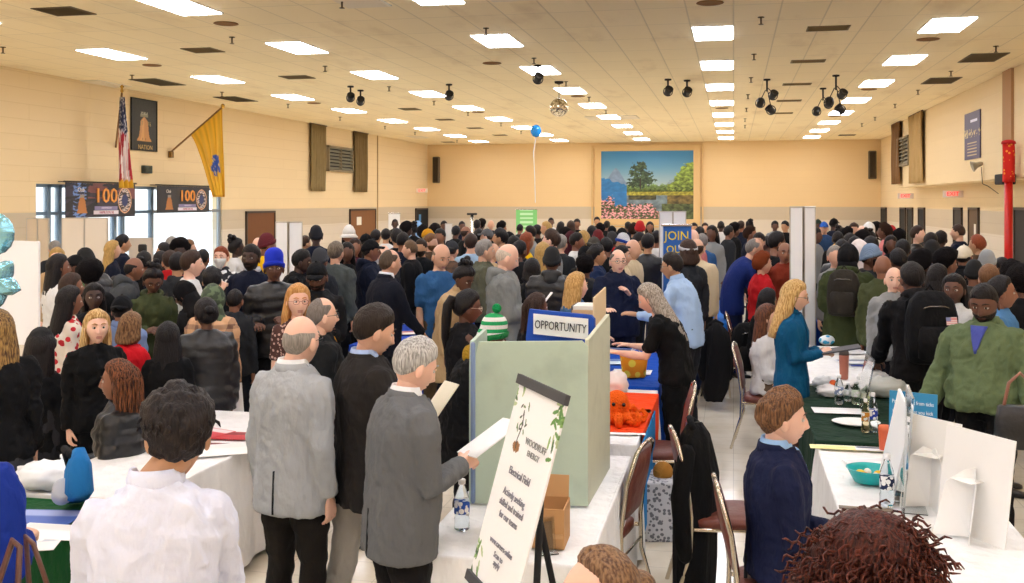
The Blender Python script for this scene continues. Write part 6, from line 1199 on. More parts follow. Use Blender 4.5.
T = person(97, 311, 'blonde woman in a black top looking towards the photographer', 162, 'f', d=7.0, skin='1', hair='long', hc='#a9783c', hc2='#e9c78c', top='sweater', tcol='#161618', bcol='#161618', w=1.16, head=(-2, 8))
person(118, 361, 'seated woman in profile with copper-tipped braids and a black puffer coat', -72, 'f', d=6.3, skin='4', hair='braids', hc='#1f1411', hc2='#8a5334', top='puffer', tcol='#16171a', bcol=BK, legs='sit', arms=('lap', 'lap'))
person(41, 331, 'person in a knitted black hat crouched beside the foam board', 25, 'f', d=7.3, skin='5', hair='long', hc='#141012', top='jacket', tcol='#17171a', hat='beanie', hatc='#1c2024', legs='sit')
person(131, 313, 'woman with a brown bob and a bright red coat seen from behind', 32, 'f', d=7.6, h=None, skin='2', hair='bob', hc='#4f3322', hc2='#96704a', top='coat', tcol='#d01f2e', lean=10)
person(122, 296, 'person in a black cap and grey-blue polo beside the red coat', 20, 'm', d=8.1, skin='4', hair='buzz', top='polo', tcol='#8598bd', hat='capback', hatc='#17181c')
person(70, 287, 'woman with straight black hair and a cream sweater covered in red hearts', 72, 'f', d=8.3, skin='4', hair='long', hc='#120e10', top='sweater', tmat=mat('spots', '#f0e6d8', c2='#c9202c', s=16, t=.40), head=(4, 0))
person(94, 284, 'dark-haired woman facing forward in a black jacket next to the hearts sweater', 178, 'f', d=8.9, skin='6', hair='long', hc='#120e0f', top='jacket', tcol='#1b1a1c')
person(153, 264, 'young woman with hair tied up in an olive hoodie looking down', 172, 'f', d=9.6, skin='5', hair='updo', hc='#171213', top='hoodie', tcol='#4c5336', head=(26, 0), arms=('hold', 'hold'), w=1.15)
T = person(185, 282, 'girl in a black headscarf bent over facing left', -62, 'f', d=9.0, skin='5', hat='hijab', hatc='#141317', hair='bald', top='coat', tcol='#17171b', lean=16, head=(20, 0), arms=('hold', 'hold'))
person(213, 287, 'person with a camouflage hood and tan plaid coat seen from behind', 15, 'm', d=8.8, skin='4', hair='bald', hat='hood', hatmat=mat('camo', '#6f7f62', c2='#3d4a38'), top='coat', tmat=mat('plaid', '#d9b08a', c2='#7a5a48', s=.06), free=True)
T = person(206, 299, 'woman with a low bun and white hair clip in a shiny black puffer jacket', -14, 'f', d=7.7, skin='5', hair='bun', hc='#151113', top='puffer', tcol='#222326', arms=('bent', 'down'), w=1.16, bcol='#141416')
paper(T, 1, .2, .28, 'white paper held low by the woman in the shiny puffer jacket', tilt=1.3)
person(168, 323, 'woman with long straight black hair in a black coat seen from behind', 5, 'f', d=7.2, skin='5', hair='sidelong', hc='#0f0d10', top='coat', tcol='#131316')
person(251, 245, 'man in a navy quarter-zip sweater with a cropped beard by the left screen', -158, 'm', d=10.6, skin='6', hair='short', top='sweater', tcol='#1a2036', beard=True, hood=False, w=1.12, collar='#c8ccd6')
person(274, 249, 'man in a tall royal blue beanie and black padded coat with sunglasses', 176, 'm', d=9.7, skin='5', hair='buzz', top='puffer', tcol='#17171a', hat='tallbeanie', hatc='#1440e0', glasses='#101010', arms=('hold', 'bent'), w=1.05)
person(302, 250, 'dark-skinned man in black leaning over beside the white screen', 96, 'm', d=11.3, skin='6', hair='short', hc='#100d0e', top='jacket', tcol='#151518', lean=14)
T = person(317, 262, 'bearded man in a black cap and black jacket with white lettering', -168, 'm', d=8.9, skin='5', hair='buzz', top='jacket', tcol='#1c1c20', hat='cap', hatc='#1a1a1d', beard=True, head=(18, 0), arms=('hold', 'fold'), glasses='#2a2018')
person(320, 250, 'person in a soft grey hat behind the bearded man in the black cap', 30, 'm', d=11.4, skin='4', hair='buzz', hat='beanie', hatc='#4a4c52', top='jacket', tcol='#34363c', free=True)
person(336, 242, 'grey-haired man in a slate grey jacket seen from behind', 28, 'm', d=11.9, skin='2', hair='neat', hc='#54483c', hc2='#85796a', top='jacket', tcol='#5e6462', w=1.08, free=True)
person(347, 243, 'smiling woman with a maroon scarf and black coat', 178, 'f', d=13.0, skin='5', hair='long', hc='#15100f', top='coat', tcol='#18171a', shirt='#7d2238', free=True)
C_ = {'k': '#17171a', 'n': '#1c2338', 'g': '#54575a', 'lg': '#9b9c9c', 'w': '#e2e1df', 'b': '#2f4f8c', 'lb': '#a9c3dc', 'o': '#545a3c', 'br': '#54402f', 't': '#c3a984', 'r': '#c0242c', 'm': '#5a2230', 'y': '#efc21c', 'gr': '#3f8a4a', 'p': '#d88a8a', 'dg': '#34363a', 'cr': '#d8c8aa'}
H_ = {'k': '#151112', 'b': '#33221a', 'lb': '#6b4a30', 'bl': '#a8864e', 'g': '#7d7873', 'r': '#7c3a1e', 'w': '#c4bfb8'}
TP = {'j': 'jacket', 'h': 'hoodie', 's': 'sweater', 'S': 'suit', 'c': 'coat', 't': 'tee', 'p': 'puffer', 'i': 'shirt', 'l': 'polo', 'B': 'blazer'}
def crowd(rows):
    for r in rows:
        px, py, face, who, hair, top, label = r[:7]; k = dict(r[7]) if len(r) > 7 else {}; k['free'] = True
        st, hcol = hair.split('.'); tt, tcl = top.split('.')
        person(px, py, label, face, who[0], skin=who[1], hair=st, hc=H_.get(hcol, '#151112'), top=TP[tt], tcol=C_[tcl], bcol=k.pop('bcol', random.choice(('#1a1b20', '#20242f', '#2a2c30', '#2c3650'))), **k)
person(754, 238, 'grey-haired man in a royal blue suit bending forward', 78, 'm', d=13.3, h=None, skin='2', hair='balding', hc='#6f6a66', top='suit', tcol='#24397a', bcol='#1e2a4c', lean=32, arms=('table', 'table'), w=1.08)
T = person(848, 246, 'person with a raised black hood in an olive parka wearing a backpack', 8, 'm', d=11.0, skin='5', hair='bald', hat='hood', hatc='#1d1b1e', top='parka', tcol='#4b5333', bcol='#151519', w=1.12, hood=True, arms=('bent', 'give')); OP = T
crowd([
 (59, 255, 80, 'f4', 'long.k', 's.w', 'woman with long black hair in a white fluffy top beside the green jacket', {'d': 10.4}), (75, 255, 120, 'm5', 'buzz.k', 'j.gr', 'man in a black cap with white patch and leaf green jacket', {'hat': 'capback', 'd': 10.6, 'head': (20, 0), 'beard': True}),
 (86, 250, -40, 'm4', 'short.k', 'p.k', 'person stooping to the left in a black padded jacket with a hood', {'d': 11, 'lean': 24, 'hat': 'beanie'}), (90, 260, 0, 'm6', 'afro.k', 'j.k', 'person with rounded black hair in front of the stooping padded jacket', {'d': 9.9}),
 (72, 274, 80, 'f4', 'long.b', 's.dg', 'woman with dark brown hair behind the hearts sweater', {'d': 9.2}), (57, 248, 175, 'f1', 'short.bl', 's.t', 'person with tan hair next to the left windows', {'d': 12.5}), (55, 241, 0, 'm2', 'short.g', 'j.dg', 'grey-haired person at the far left window', {'d': 15.5}),
 (113, 241, 80, 'f2', 'long.bl', 's.n', 'woman with light brown hair and navy top by the window panel', {'d': 14.5}), (123, 235, 75, 'm3', 'neat.k', 'j.n', 'dark-haired man in a blue-grey jacket standing at the window', {'d': 15.2}),
 (134, 257, 82, 'm4', 'rim.k', 'h.g', 'bald man in a heather grey hoodie leaning right near the tripod', {'d': 10.8, 'lean': 18}), (115, 277, 10, 'f4', 'long.k', 'j.k', 'woman with black hair seen from behind above the black cap and grey-blue polo', {'d': 9.3}),
 (164, 243, -80, 'm3', 'short.k', 'j.dg', 'dark-haired man in left profile at the glass door', {'d': 14}), (172, 237, 20, 'm2', 'short.g', 's.lg', 'grey-haired person at the glass door', {'d': 15}), (180, 239, 178, 'm6', 'afro.k', 'j.k', 'man with a short black afro facing forward near the glass door', {'d': 13.2}),
 (189, 240, 100, 'm2', 'short.lb', 'j.lg', 'light brown-haired man beside the man with the short afro', {'d': 15.5}), (161, 252, -20, 'f3', 'bob.k', 'j.n', 'black-haired woman left of the red hoodie', {'d': 12.3}), (170, 251, -10, 'm3', 'short.b', 'h.r', 'person in a red hoodie seen from behind on the left', {'d': 11.8}),
 (178, 253, 20, 'm3', 'short.k', 'j.dg', 'man in a charcoal jacket right of the red hoodie', {'d': 11}), (192, 251, 82, 'm1', 'neat.b', 't.w', 'young man in a white T-shirt in right profile with hand at his mouth', {'d': 10.2, 'arms': ('down', 'phone')}), (203, 249, 30, 'm4', 'buzz.k', 'j.dg', 'person with rounded grey shoulders behind the white T-shirt', {'d': 13}),
 (221, 247, -160, 'f1', 'neat.r', 's.w', 'red-haired woman in a white face mask and black-and-white pattern top', {'d': 12.6, 'mask': '#f2f2f0', 'tmat': mat('spots', '#2a2c34', c2='#e8e8e8', s=14, t=.4)}), (237, 236, 78, 'f6', 'updo.k', 's.w', 'woman with an upswept black hairdo in a white top near the brown door', {'d': 14.5}),
 (212, 268, 5, 'm3', 'med.k', 'j.k', 'black-haired person between the white T-shirt and the camouflage hood', {'d': 9.9}), (235, 289, 20, 'm4', 'buzz.k', 'j.dg', 'person in a charcoal coat behind the tan plaid coat', {'d': 9.4}), (258, 238, 170, 'm1', 'bald.k', 'j.lg', 'pale bald man at the brown door', {'d': 15}),
 (267, 235, 70, 'm4', 'buzz.k', 'j.y', 'man in a maroon beanie and bright yellow jacket', {'d': 13.6, 'hat': 'beanie', 'hatc': '#7a1c2e'}), (316, 227, 0, 'm6', 'afro.k', 'h.n', 'tall man in a navy jacket with a raised hood seen from behind', {'d': 15.5, 'hat': 'beanie', 'hatc': '#15182a'}),
 (305, 236, 60, 'm3', 'short.b', 'j.br', 'man mostly hidden between the white screen and the navy hooded jacket', {'d': 17}), (349, 229, 175, 'f4', 'bob.k', 'j.k', 'person in a white cone-shaped bucket hat before the brown door', {'d': 15.8, 'hat': 'cone', 'hatc': '#efece6'}),
 (355, 239, 170, 'f4', 'long.b', 'c.m', 'woman with brown hair in a maroon coat left of the black cap', {'d': 15}), (366, 234, 80, 'm5', 'buzz.k', 'j.dg', 'man with a black cap bearing a white mark by the left door', {'hat': 'cap', 'd': 17.5}), (371, 240, 82, 'm4', 'buzz.k', 'h.n', 'man in a black cap and navy hoodie in right profile', {'hat': 'cap', 'd': 12.2, 'arms': ('hold', 'hold')}),
 (376, 230, 30, 'm3', 'short.k', 'i.w', 'black-haired man in a white shirt behind the navy hoodie', {'d': 18}), (384, 246, 150, 'm1', 'bald.k', 'j.dg', 'bald man directly behind the dark navy suit', {'d': 12.4}), (386, 229, 10, 'm3', 'neat.k', 'i.w', 'black-haired man with a white collar left of the white door poster', {'d': 19}),
 (395, 219, 175, 'm6', 'buzz.k', 'j.k', 'person in black standing before the white door poster', {'d': 28}), (397, 229, 0, 'm3', 'neat.k', 'j.k', 'man in a black jacket seen from behind below the white door poster', {'d': 17}), (407, 222, 60, 'm6', 'afro.k', 'j.k', 'person with bushy black hair and orange collar near the far left doors', {'d': 21, 'shirt': '#f07020'}),
 (413, 222, -30, 'f6', 'updo.k', 'c.k', 'woman with piled black hair in a black coat near the far left doors', {'d': 23}), (418, 222, 0, 'm4', 'bald.k', 'h.lb', 'person in a pale blue hood by the dark left exit', {'d': 25, 'hat': 'hood', 'hatc': '#8fb4e0'}), (428, 229, 90, 'm2', 'short.bl', 'j.k', 'person in a mustard yellow cap near the narrow white board', {'hat': 'cap', 'hatc': '#d8a02a', 'd': 18.5}),
 (431, 234, 120, 'm2', 'short.lb', 'j.br', 'bearded man with brown hair and olive-brown jacket above the slate blue T-shirt', {'beard': True, 'd': 15.5}), (435, 224, 20, 'f5', 'afro.k', 'c.k', 'person with rounded black hair left of the narrow white board', {'d': 22}), (444, 221, 175, 'm5', 'short.k', 'j.k', 'face looking forward just left of the narrow white board top', {'d': 27}),
 (452, 241, 30, 'f2', 'neat.b', 'c.br', 'person in a dark grey cap and brown plaid coat behind the slate blue T-shirt', {'hat': 'capback', 'hatc': '#3e4044', 'd': 13.5, 'tmat': mat('plaid', '#6a4f3a', c2='#3a2c24')}), (462, 221, 160, 'm5', 'buzz.k', 'j.n', 'dark-haired person right of the narrow white board', {'d': 26}), (466, 226, 60, 'm4', 'rim.b', 'j.k', 'bald brown-skinned man in black left of the light stand', {'d': 19.5}),
 (477, 220, 10, 'm5', 'short.k', 'j.o', 'person in green-grey behind the light stand', {'d': 25}), (482, 219, 30, 'm6', 'afro.k', 'j.k', 'person with black afro right of the light stand', {'d': 28.5}), (491, 220.5, 170, 'm2', 'bald.k', 'j.dg', 'bald pink-faced man facing forward at the back wall', {'d': 27}), (502, 222, 60, 'm4', 'curly.k', 'j.n', 'person with bushy black hair left of the green banner', {'d': 23}),
 (487, 229, -70, 'm2', 'buzz.b', 'j.g', 'man in a grey cap in left profile behind the khaki jacket', {'hat': 'cap', 'hatc': '#6a6a6c', 'd': 17.5}), (471, 234, 5, 'm2', 'neat.b', 'i.lb', 'brown-haired man in a pale blue shirt seen from behind', {'d': 14.4, 'w': 1.15}), (479, 229, 20, 'm3', 'short.k', 'j.g', 'man in a grey-green jacket behind the pale blue shirt', {'d': 18}),
 (500, 229, -80, 'm3', 'med.k', 'j.b', 'black-haired young man in a bright blue jacket in left profile', {'d': 15.8}), (509, 232, 60, 'm5', 'buzz.k', 'j.k', 'man in a black cap right of the bright blue jacket', {'hat': 'cap', 'd': 16.3}), (485, 240, 80, 'm2', 'short.g', 'j.o', 'grey-haired man in a khaki grey jacket in right profile', {'d': 12.4, 'tmat': mat('cloth', '#6a6a58')}), (493, 243, 80, 'm2', 'rim.g', 'j.t', 'bald man peeking past the khaki grey jacket', {'d': 13.2}),
 (464, 261, 130, 'f5', 'updo.k', 'c.t', 'woman with hair tied up bending in a tan coat by the blue table', {'d': 10.3, 'lean': 20, 'head': (24, 0)}), (530, 226, -80, 'm3', 'neat.k', 'i.lg', 'black-haired man in a grey shirt before the green banner', {'d': 19}), (537, 225, -50, 'm5', 'short.k', 'j.k', 'man in black right of the grey shirt by the green banner', {'d': 21}),
 (546, 222, -120, 'f3', 'long.bl', 'c.k', 'woman with tan highlights looking down in a black coat', {'d': 20.5}), (551, 217.5, 178, 'm5', 'buzz.k', 'i.w', 'person in a white shirt standing at the back wall', {'d': 30}), (551, 230, -75, 'm1', 'med.b', 't.lg', 'brown-haired man in a light grey T-shirt in the middle crowd', {'d': 13.8}), (543, 243, 0, 'f1', 'long.bl', 's.lb', 'blonde woman in pale blue left of the light grey T-shirt', {'d': 12.7}),
 (561, 235, 20, 'm2', 'short.g', 'j.dg', 'grey-brown-haired man in a charcoal jacket', {'d': 15}), (571, 221, 10, 'f5', 'long.b', 'c.br', 'woman with long brown hair near the back wall, left of the black T-shirt', {'d': 25}), (577, 219, 175, 'm4', 'short.k', 't.k', 'man in a black T-shirt facing forward near the back wall', {'d': 27.5}), (566, 228, 100, 'f5', 'afro.k', 's.m', 'person with rounded black hair and maroon top', {'d': 18.5}),
 (571, 232, 20, 'm5', 'buzz.k', 'h.m', 'person in a maroon hooded top in the middle crowd', {'d': 16.2, 'hat': 'hood', 'hatc': '#4f1e2a'}), (577, 233, 90, 'm4', 'short.k', 's.w', 'man in a white patterned top right of the maroon hood', {'d': 15.2}), (583, 231, -100, 'f2', 'bob.bl', 's.t', 'small blonde person in tan in the middle crowd', {'d': 18}), (592, 226, 10, 'f5', 'sidelong.k', 'c.k', 'woman with long black hair in front of the mural frame', {'d': 21}),
 (597, 217, 175, 'm3', 'short.k', 'j.k', 'dark-haired man standing by the lower left corner of the mural', {'d': 31}), (600, 224, -60, 'm4', 'curly.k', 'j.dg', 'curly-haired person under the mural corner', {'d': 24}), (598, 231, -10, 'm5', 'buzz.k', 'j.m', 'person in a dark red beanie under the mural', {'hat': 'beanie', 'hatc': '#8a1f26', 'd': 17.3}), (594, 237, 40, 'm4', 'buzz.k', 'j.dg', 'person in a mesh grey cap below the dark red beanie', {'hat': 'capback', 'hatc': '#5a5650', 'd': 15.5}),
 (612, 226, -20, 'm5', 'buzz.k', 'j.k', 'person in a black cap with badge below the mural', {'hat': 'cap', 'd': 21.5}), (622, 228, 60, 'm5', 'buzz.k', 'j.k', 'person in a flat black cap next to the white and blue cap', {'hat': 'capback', 'd': 20}), (612, 233, 5, 'm4', 'buzz.k', 'h.dg', 'person in a large dark grey cap with a red neckline', {'hat': 'beanie', 'hatc': '#3c3a3c', 'd': 16, 'w': 1.15, 'collar': '#d01c20'}), (623, 234.5, -120, 'm3', 'buzz.k', 'j.t', 'person in a white cap with a blue band', {'hat': 'beanie', 'hatc': '#e8e8ee', 'hatc2': '#2c58b8', 'd': 15.6}),
 (634, 224, 20, 'f3', 'curly.b', 'c.k', 'person with brown curls left of the JOIN banner', {'d': 21}), (640, 222, 0, 'm4', 'buzz.k', 'j.k', 'person in a scarlet beanie left of the JOIN banner', {'hat': 'beanie', 'hatc': '#d8202a', 'd': 20}), (633, 239, 120, 'm2', 'rim.b', 's.cr', 'balding man in a cream sweater behind the navy quarter-zip sweater', {'d': 13.2, 'w': 1.1}), (622, 246, 90, 'm2', 'short.k', 'j.cr', 'dark-haired person in a cream jacket directly behind the stocky man', {'d': 12.9}),
 (597, 245, 80, 'm3', 'med.k', 'j.b', 'black-haired man in a navy blue jacket in right profile', {'d': 12.4, 'tmat': mat('cloth', '#25365a')}), (585, 246, 30, 'm4', 'buzz.k', 'j.k', 'person in a cap left of the navy blue jacket', {'hat': 'cap', 'd': 13.5}), (585, 256, 5, 'm5', 'curly.k', 'j.dg', 'person with tight black curls and a charcoal jacket seen from behind', {'d': 11.3}), (552, 249, 5, 'm5', 'buzz.k', 'p.k', 'person in a charcoal beanie and hooded black coat seen from behind', {'hat': 'beanie', 'hatc': '#22262c', 'd': 11.2, 'hood': True, 'w': 1.1}),
 (532, 259, 5, 'f5', 'bob.k', 'c.k', 'dark-haired woman in a black coat left of the charcoal beanie', {'d': 11.4}), (537, 294, 60, 'f5', 'braids.b', 'c.k', 'person with dark braided hair right behind the OPPORTUNITY sign', {'d': 8.3}), (514, 236, 20, 'm4', 'short.k', 'j.k', 'dark-haired person behind the shaven-headed man', {'d': 15}), (648, 234, 10, 'm3', 'short.k', 'j.k', 'black-haired man in a black leather jacket left of the JOIN banner', {'d': 14.3, 'tmat': mat('leather', '#16161a')}),
 (657, 231, 20, 'm4', 'short.k', 'i.w', 'person in a white shirt partly hidden by the JOIN banner', {'d': 16.5}), (694, 223, 175, 'm3', 'short.k', 'j.k', 'dark-haired man just right of the white boards', {'d': 25}), (705, 223, 170, 'm2', 'short.b', 'S.k', 'man in a dark suit near the back wall, right of the JOIN banner', {'d': 27}), (721, 221, 10, 'm6', 'buzz.k', 'j.w', 'dark-skinned man in black and white seen against the back wall', {'d': 25.5}),
 (712, 226, -160, 'f5', 'long.k', 'c.lg', 'woman with long black hair, yellow top and grey cardigan', {'d': 18, 'shirt': '#f2c81c'}), (700, 227, 40, 'm5', 'short.k', 'j.b', 'man in blue beside the grey cardigan', {'d': 20}), (693, 230, -40, 'm1', 'bald.k', 's.p', 'pink bald head just right of the JOIN banner', {'d': 15.8}), (702, 234, -20, 'm2', 'short.g', 'j.b', 'grey-haired man in a steel blue jacket', {'d': 15.2, 'tmat': mat('cloth', '#3f6a9a')}),
 (688, 240, -20, 'f4', 'bob.b', 's.dg', 'brown-haired woman with a pale grey headband and charcoal vest', {'d': 12, 'hat': 'band', 'hatc': '#c9c9cc'}), (697, 238, 10, 'm2', 'rim.b', 'j.cr', 'man in a cream jacket seen from behind the light blue shirt', {'d': 13, 'w': 1.12}), (741, 221, 30, 'm4', 'short.b', 'j.n', 'man in navy near the back wall left of the folding screen', {'d': 25}), (749, 219.5, -40, 'f5', 'updo.k', 'c.k', 'woman with a high black hairdo near the back wall', {'d': 26}),
 (735, 223, 60, 'm5', 'afro.k', 'j.k', 'person with black hair in black left of the high hairdo', {'d': 22}), (751, 227, 100, 'f4', 'curly.b', 'c.n', 'person with brown curls behind the bending man in blue', {'d': 18.5}), (759, 233, -160, 'm2', 'short.k', 'S.k', 'dark-haired man in a black suit behind the bending man in blue', {'d': 15.5, 'shirt': '#f2e070'}), (767, 236, -60, 'm5', 'buzz.k', 'j.dg', 'person in dark grey left of the black T-shirted bearded man', {'d': 15}),
 (775, 221, 170, 'm5', 'short.k', 'j.lg', 'man in grey facing forward near the back wall, left of the folding screen', {'d': 26.5}), (785, 221, -150, 'm3', 'short.k', 'S.k', 'man in a dark suit and white shirt left of the folding screen', {'d': 24.5, 'shirt': '#e8e8ea'}), (777, 232, 60, 'm4', 'short.k', 't.k', 'bearded man in a black T-shirt leaning in by the folding screen', {'d': 14.6, 'beard': True, 'lean': 10}), (785, 242, 170, 'm4', 'rim.b', 's.r', 'man in a rust red sweater partly behind the folding screen', {'d': 12.9, 'tmat': mat('cloth', '#8a3a24')}),
 (818, 219.5, 175, 'm5', 'buzz.k', 'j.gr', 'man in a green jacket and cap at the back, right of the folding screen', {'hat': 'cap', 'hatc': '#3c4a3c', 'd': 27, 'tmat': mat('cloth', '#2f6a3c')}), (824, 222, -175, 'm2', 'short.b', 'S.b', 'man in a bright blue cap and blue suit at the back', {'hat': 'cap', 'hatc': '#3a6ab8', 'd': 22.5, 'tmat': mat('cloth', '#3a5578')}), (834, 218.5, 40, 'm6', 'buzz.k', 'j.n', 'tall man in a black cap and navy jacket at the back', {'hat': 'cap', 'd': 24}),
 (816, 228, 120, 'm5', 'short.k', 'h.lg', 'man in a light grey hoodie right of the folding screen', {'d': 17.5}), (842, 226, 90, 'f5', 'updo.k', 'c.k', 'woman with upswept dark hair in black, left of the man with a tie', {'d': 20}), (848, 228, 60, 'm4', 'curly.k', 'j.dg', 'curly black head beside the man with a tie', {'d': 19}), (838, 231, 20, 'm5', 'buzz.k', 'j.k', 'person in black above the yellow headband', {'d': 16.5}), (854, 223, 175, 'm2', 'short.b', 'S.dg', 'man in a charcoal suit and tie facing forward on the right', {'d': 20.5, 'shirt': '#e8e8e8', 'tie': '#2a3a5a'}),
 (862, 226, 10, 'm1', 'bald.k', 's.lg', 'pale bald head right of the man with a tie', {'d': 19}), (869, 223.5, -20, 'm5', 'bald.k', 'h.w', 'person in a white hood among dark heads on the right', {'hat': 'hood', 'hatc': '#ecebe8', 'd': 19.5}), (877, 222.5, 100, 'f6', 'afro.k', 'c.k', 'person with a full black afro near the right corner', {'d': 21}), (884, 224, -80, 'f5', 'curly.b', 's.p', 'person with brown curls and a salmon top on the right', {'d': 18.5}), (891, 226.5, 60, 'm4', 'buzz.k', 'j.r', 'person in a red hat near the right wall doorways', {'hat': 'beanie', 'hatc': '#cf1f26', 'd': 20}),
 (870, 229, 20, 'f6', 'updo.k', 'j.k', 'woman with coiled black hair in the right crowd', {'d': 16.3}), (871, 237, 10, 'f6', 'sidelong.k', 'c.k', 'woman with long black braids seen from behind on the right', {'d': 13.6}), (842, 239, 10, 'm5', 'buzz.k', 'p.k', 'person with a yellow headband over black hair', {'hat': 'band', 'hatc': '#e8b020', 'd': 13.8}), (835, 246, 170, 'f2', 'neat.g', 's.lg', 'person with silver-streaked dark hair left of the olive parka', {'d': 13.6}),
 (859, 242, -10, 'f4', 'bald.k', 'h.w', 'person in a pale pink-white hood in the right crowd', {'hat': 'hood', 'hatc': '#eadfdc', 'd': 12.6}), (871, 246, 100, 'm5', 'buzz.k', 'j.dg', 'man in a pale blue cap and dark face scarf', {'hat': 'beanie', 'hatc': '#9ab0cc', 'd': 11.6, 'mask': '#1a1a1c'}), (891, 236, 175, 'f5', 'bob.k', 'c.k', 'woman with a black bob facing forward near the right doorways', {'d': 15.6}), (883, 256, 10, 'm4', 'bald.k', 'j.o', 'bald brown head right of the olive parka', {'d': 10.4}),
 (894, 268, 172, 'm1', 'bald.k', 's.lg', 'pale bald man beside the black hoodie, looking at the camera', {'d': 9.6}), (903, 240, 5, 'm5', 'short.k', 'j.br', 'person with short dark hair and brown jacket near the officer in leather', {'d': 13}), (918, 226, 100, 'f1', 'neat.b', 'j.k', 'officer with brown hair in a black leather jacket by the right wall', {'d': 16.5, 'tmat': mat('leather', '#1a1b1e')}), (931, 233, 20, 'm5', 'short.k', 'j.o', 'man with black hair and an olive jacket right of the leather-jacketed officer', {'d': 14.5}),
 (932, 242, -30, 'm5', 'buzz.k', 'j.n', 'person in a black beanie and leather-like navy jacket', {'hat': 'beanie', 'd': 12.3, 'tmat': mat('leather', '#20263a')}), (958, 224, -75, 'm2', 'buzz.b', 'j.n', 'officer with glasses in a navy jacket beside the right doorways', {'d': 15.6, 'glasses': '#222222', 'w': 1.1}), (977, 235, -60, 'f3', 'neat.r', 'c.br', 'woman with auburn hair at the right wall behind the navy officer', {'d': 14.2}), (947, 249, 60, 'm4', 'afro.k', 'j.k', 'man with a big round black afro in the right crowd', {'d': 10.9}),
 (964, 246, 20, 'm4', 'buzz.k', 'c.k', 'person in a cream flat cap and black coat', {'hat': 'cap', 'hatc': '#e6dcc8', 'd': 12.1}), (987, 252, 10, 'm4', 'buzz.k', 'j.k', 'person in a pale grey knitted cap right of the cream flat cap', {'hat': 'beanie', 'hatc': '#b4b6b8', 'd': 11.3}), (974, 262, 5, 'm4', 'buzz.k', 'p.k', 'person in a black hooded jacket behind the light brown hair', {'hat': 'beanie', 'hatc': '#1b1c20', 'd': 10.6}), (989, 265, 5, 'm2', 'neat.lb', 'j.k', 'person with light brown hair seen from behind above the olive bomber', {'d': 9.5}),
 (911, 272, -100, 'f4', 'bob.k', 's.g', 'dark-haired woman in brown-grey beside the hooded man with a backpack', {'d': 9.4}), (954, 275, -168, 'f5', 'long.k', 's.w', 'woman with long black hair and a white top beside the olive bomber', {'d': 8.5}), (1002, 277, 80, 'f4', 'bun.k', 'j.b', 'woman with black hair and a blue denim collar right of the olive bomber', {'d': 8.3, 'tmat': mat('cloth', '#5b87b0')}), (1021, 266, -20, 'm5', 'afro.k', 'j.k', 'person with black hair cut off by the right edge', {'d': 8.9}),
 (1012, 262, 10, 'f5', 'curly.k', 'c.k', 'dark curly head behind the denim collar near the right edge', {'d': 10.2}), (938, 265, 30, 'f6', 'sidelong.k', 'c.k', 'woman with long black hair behind the backpack wearer', {'d': 9.9}),
 (763, 253, 60, 'f2', 'curly.r', 's.r', 'woman with auburn curls in a bright red sweater', {'d': 12.3}), (768, 289, 40, 'f3', 'long.k', 'c.k', 'woman with dark hair in black behind the seated woman in white', {'d': 10.9, 'legs': 'sit'}),
 (520, 224, 30, 'm4', 'buzz.k', 'j.dg', 'person in dark grey at the foot of the green banner', {'d': 26}), (561, 222, 30, 'f5', 'long.k', 'c.k', 'woman in black between the white shirt and the brown-haired woman at the back', {'d': 26}), (607, 221, 10, 'm4', 'short.k', 'j.k', 'dark-haired person below the pink flowers of the mural', {'d': 28}), (628, 222, -20, 'm5', 'short.k', 'j.n', 'person in navy below the mural frame', {'d': 27}), (650, 222, 175, 'f4', 'long.k', 'c.br', 'woman at the back beside the white two-leaf board', {'d': 26}),
 (729, 226, 60, 'm4', 'short.k', 'j.dg', 'person in charcoal between the grey cardigan and the black-haired group', {'d': 20.5}), (809, 224, 30, 'm4', 'short.k', 'j.k', 'person in black partly hidden by the right leaf of the folding screen', {'d': 22}), (899, 230, -30, 'm5', 'curly.k', 'j.k', 'person with black curls below the far exit sign', {'d': 17.5}), (863, 231, 40, 'm5', 'afro.k', 'j.k', 'dark round head below the pale bald head on the right', {'d': 15.8}), (850, 234, -20, 'f5', 'bun.k', 'j.dg', 'woman with a dark topknot in the right crowd', {'d': 15.8}),
 (456, 226, 20, 'm5', 'short.k', 'j.k', 'person in black right behind the narrow white board', {'d': 21.5}), (423, 226, 10, 'f6', 'curly.k', 'c.k', 'person with black curls left of the mustard yellow cap', {'d': 19}), (440, 229, -160, 'm4', 'short.k', 'j.k', 'dark-haired man beside the olive-brown jacket', {'d': 17}), (403, 232, 30, 'm4', 'buzz.k', 'j.n', 'person in navy left of the police officer', {'d': 15.5}), (144, 252, 20, 'f4', 'bun.k', 'j.k', 'woman with a dark bun above the olive hoodie', {'d': 12}),
 (527, 233, 60, 'f4', 'long.r', 's.y', 'woman with copper hair in mustard left of the blonde in pale blue', {'d': 15}), (520, 241, 40, 'm5', 'short.k', 'j.k', 'dark-haired person behind the leaflet reader in the grey hoodie', {'d': 13.3}), (606, 238, -30, 'm4', 'short.k', 'j.k', 'dark head left of the cream jacket', {'d': 14.4}), (640, 233, 100, 'f3', 'long.k', 'c.t', 'woman in tan left of the leather jacket', {'d': 16}),
 (1002, 258, -60, 'm5', 'short.k', 'j.dg', 'man in charcoal beside the red post near the right edge', {'d': 11.5}), (922, 250, 30, 'f5', 'afro.k', 'c.k', 'person with rounded black hair behind the dark beanie and navy jacket', {'d': 11.8}), (898, 248, -20, 'm5', 'buzz.k', 'j.dg', 'close-cropped head above the pale bald man', {'d': 11.9}), (941, 231, 20, 'm6', 'short.k', 'j.k', 'black-haired person right of the olive jacket at the right wall', {'d': 16}), (855, 237, 30, 'm5', 'short.k', 'j.k', 'dark head between the yellow headband and the long black braids', {'d': 14.8}),
])
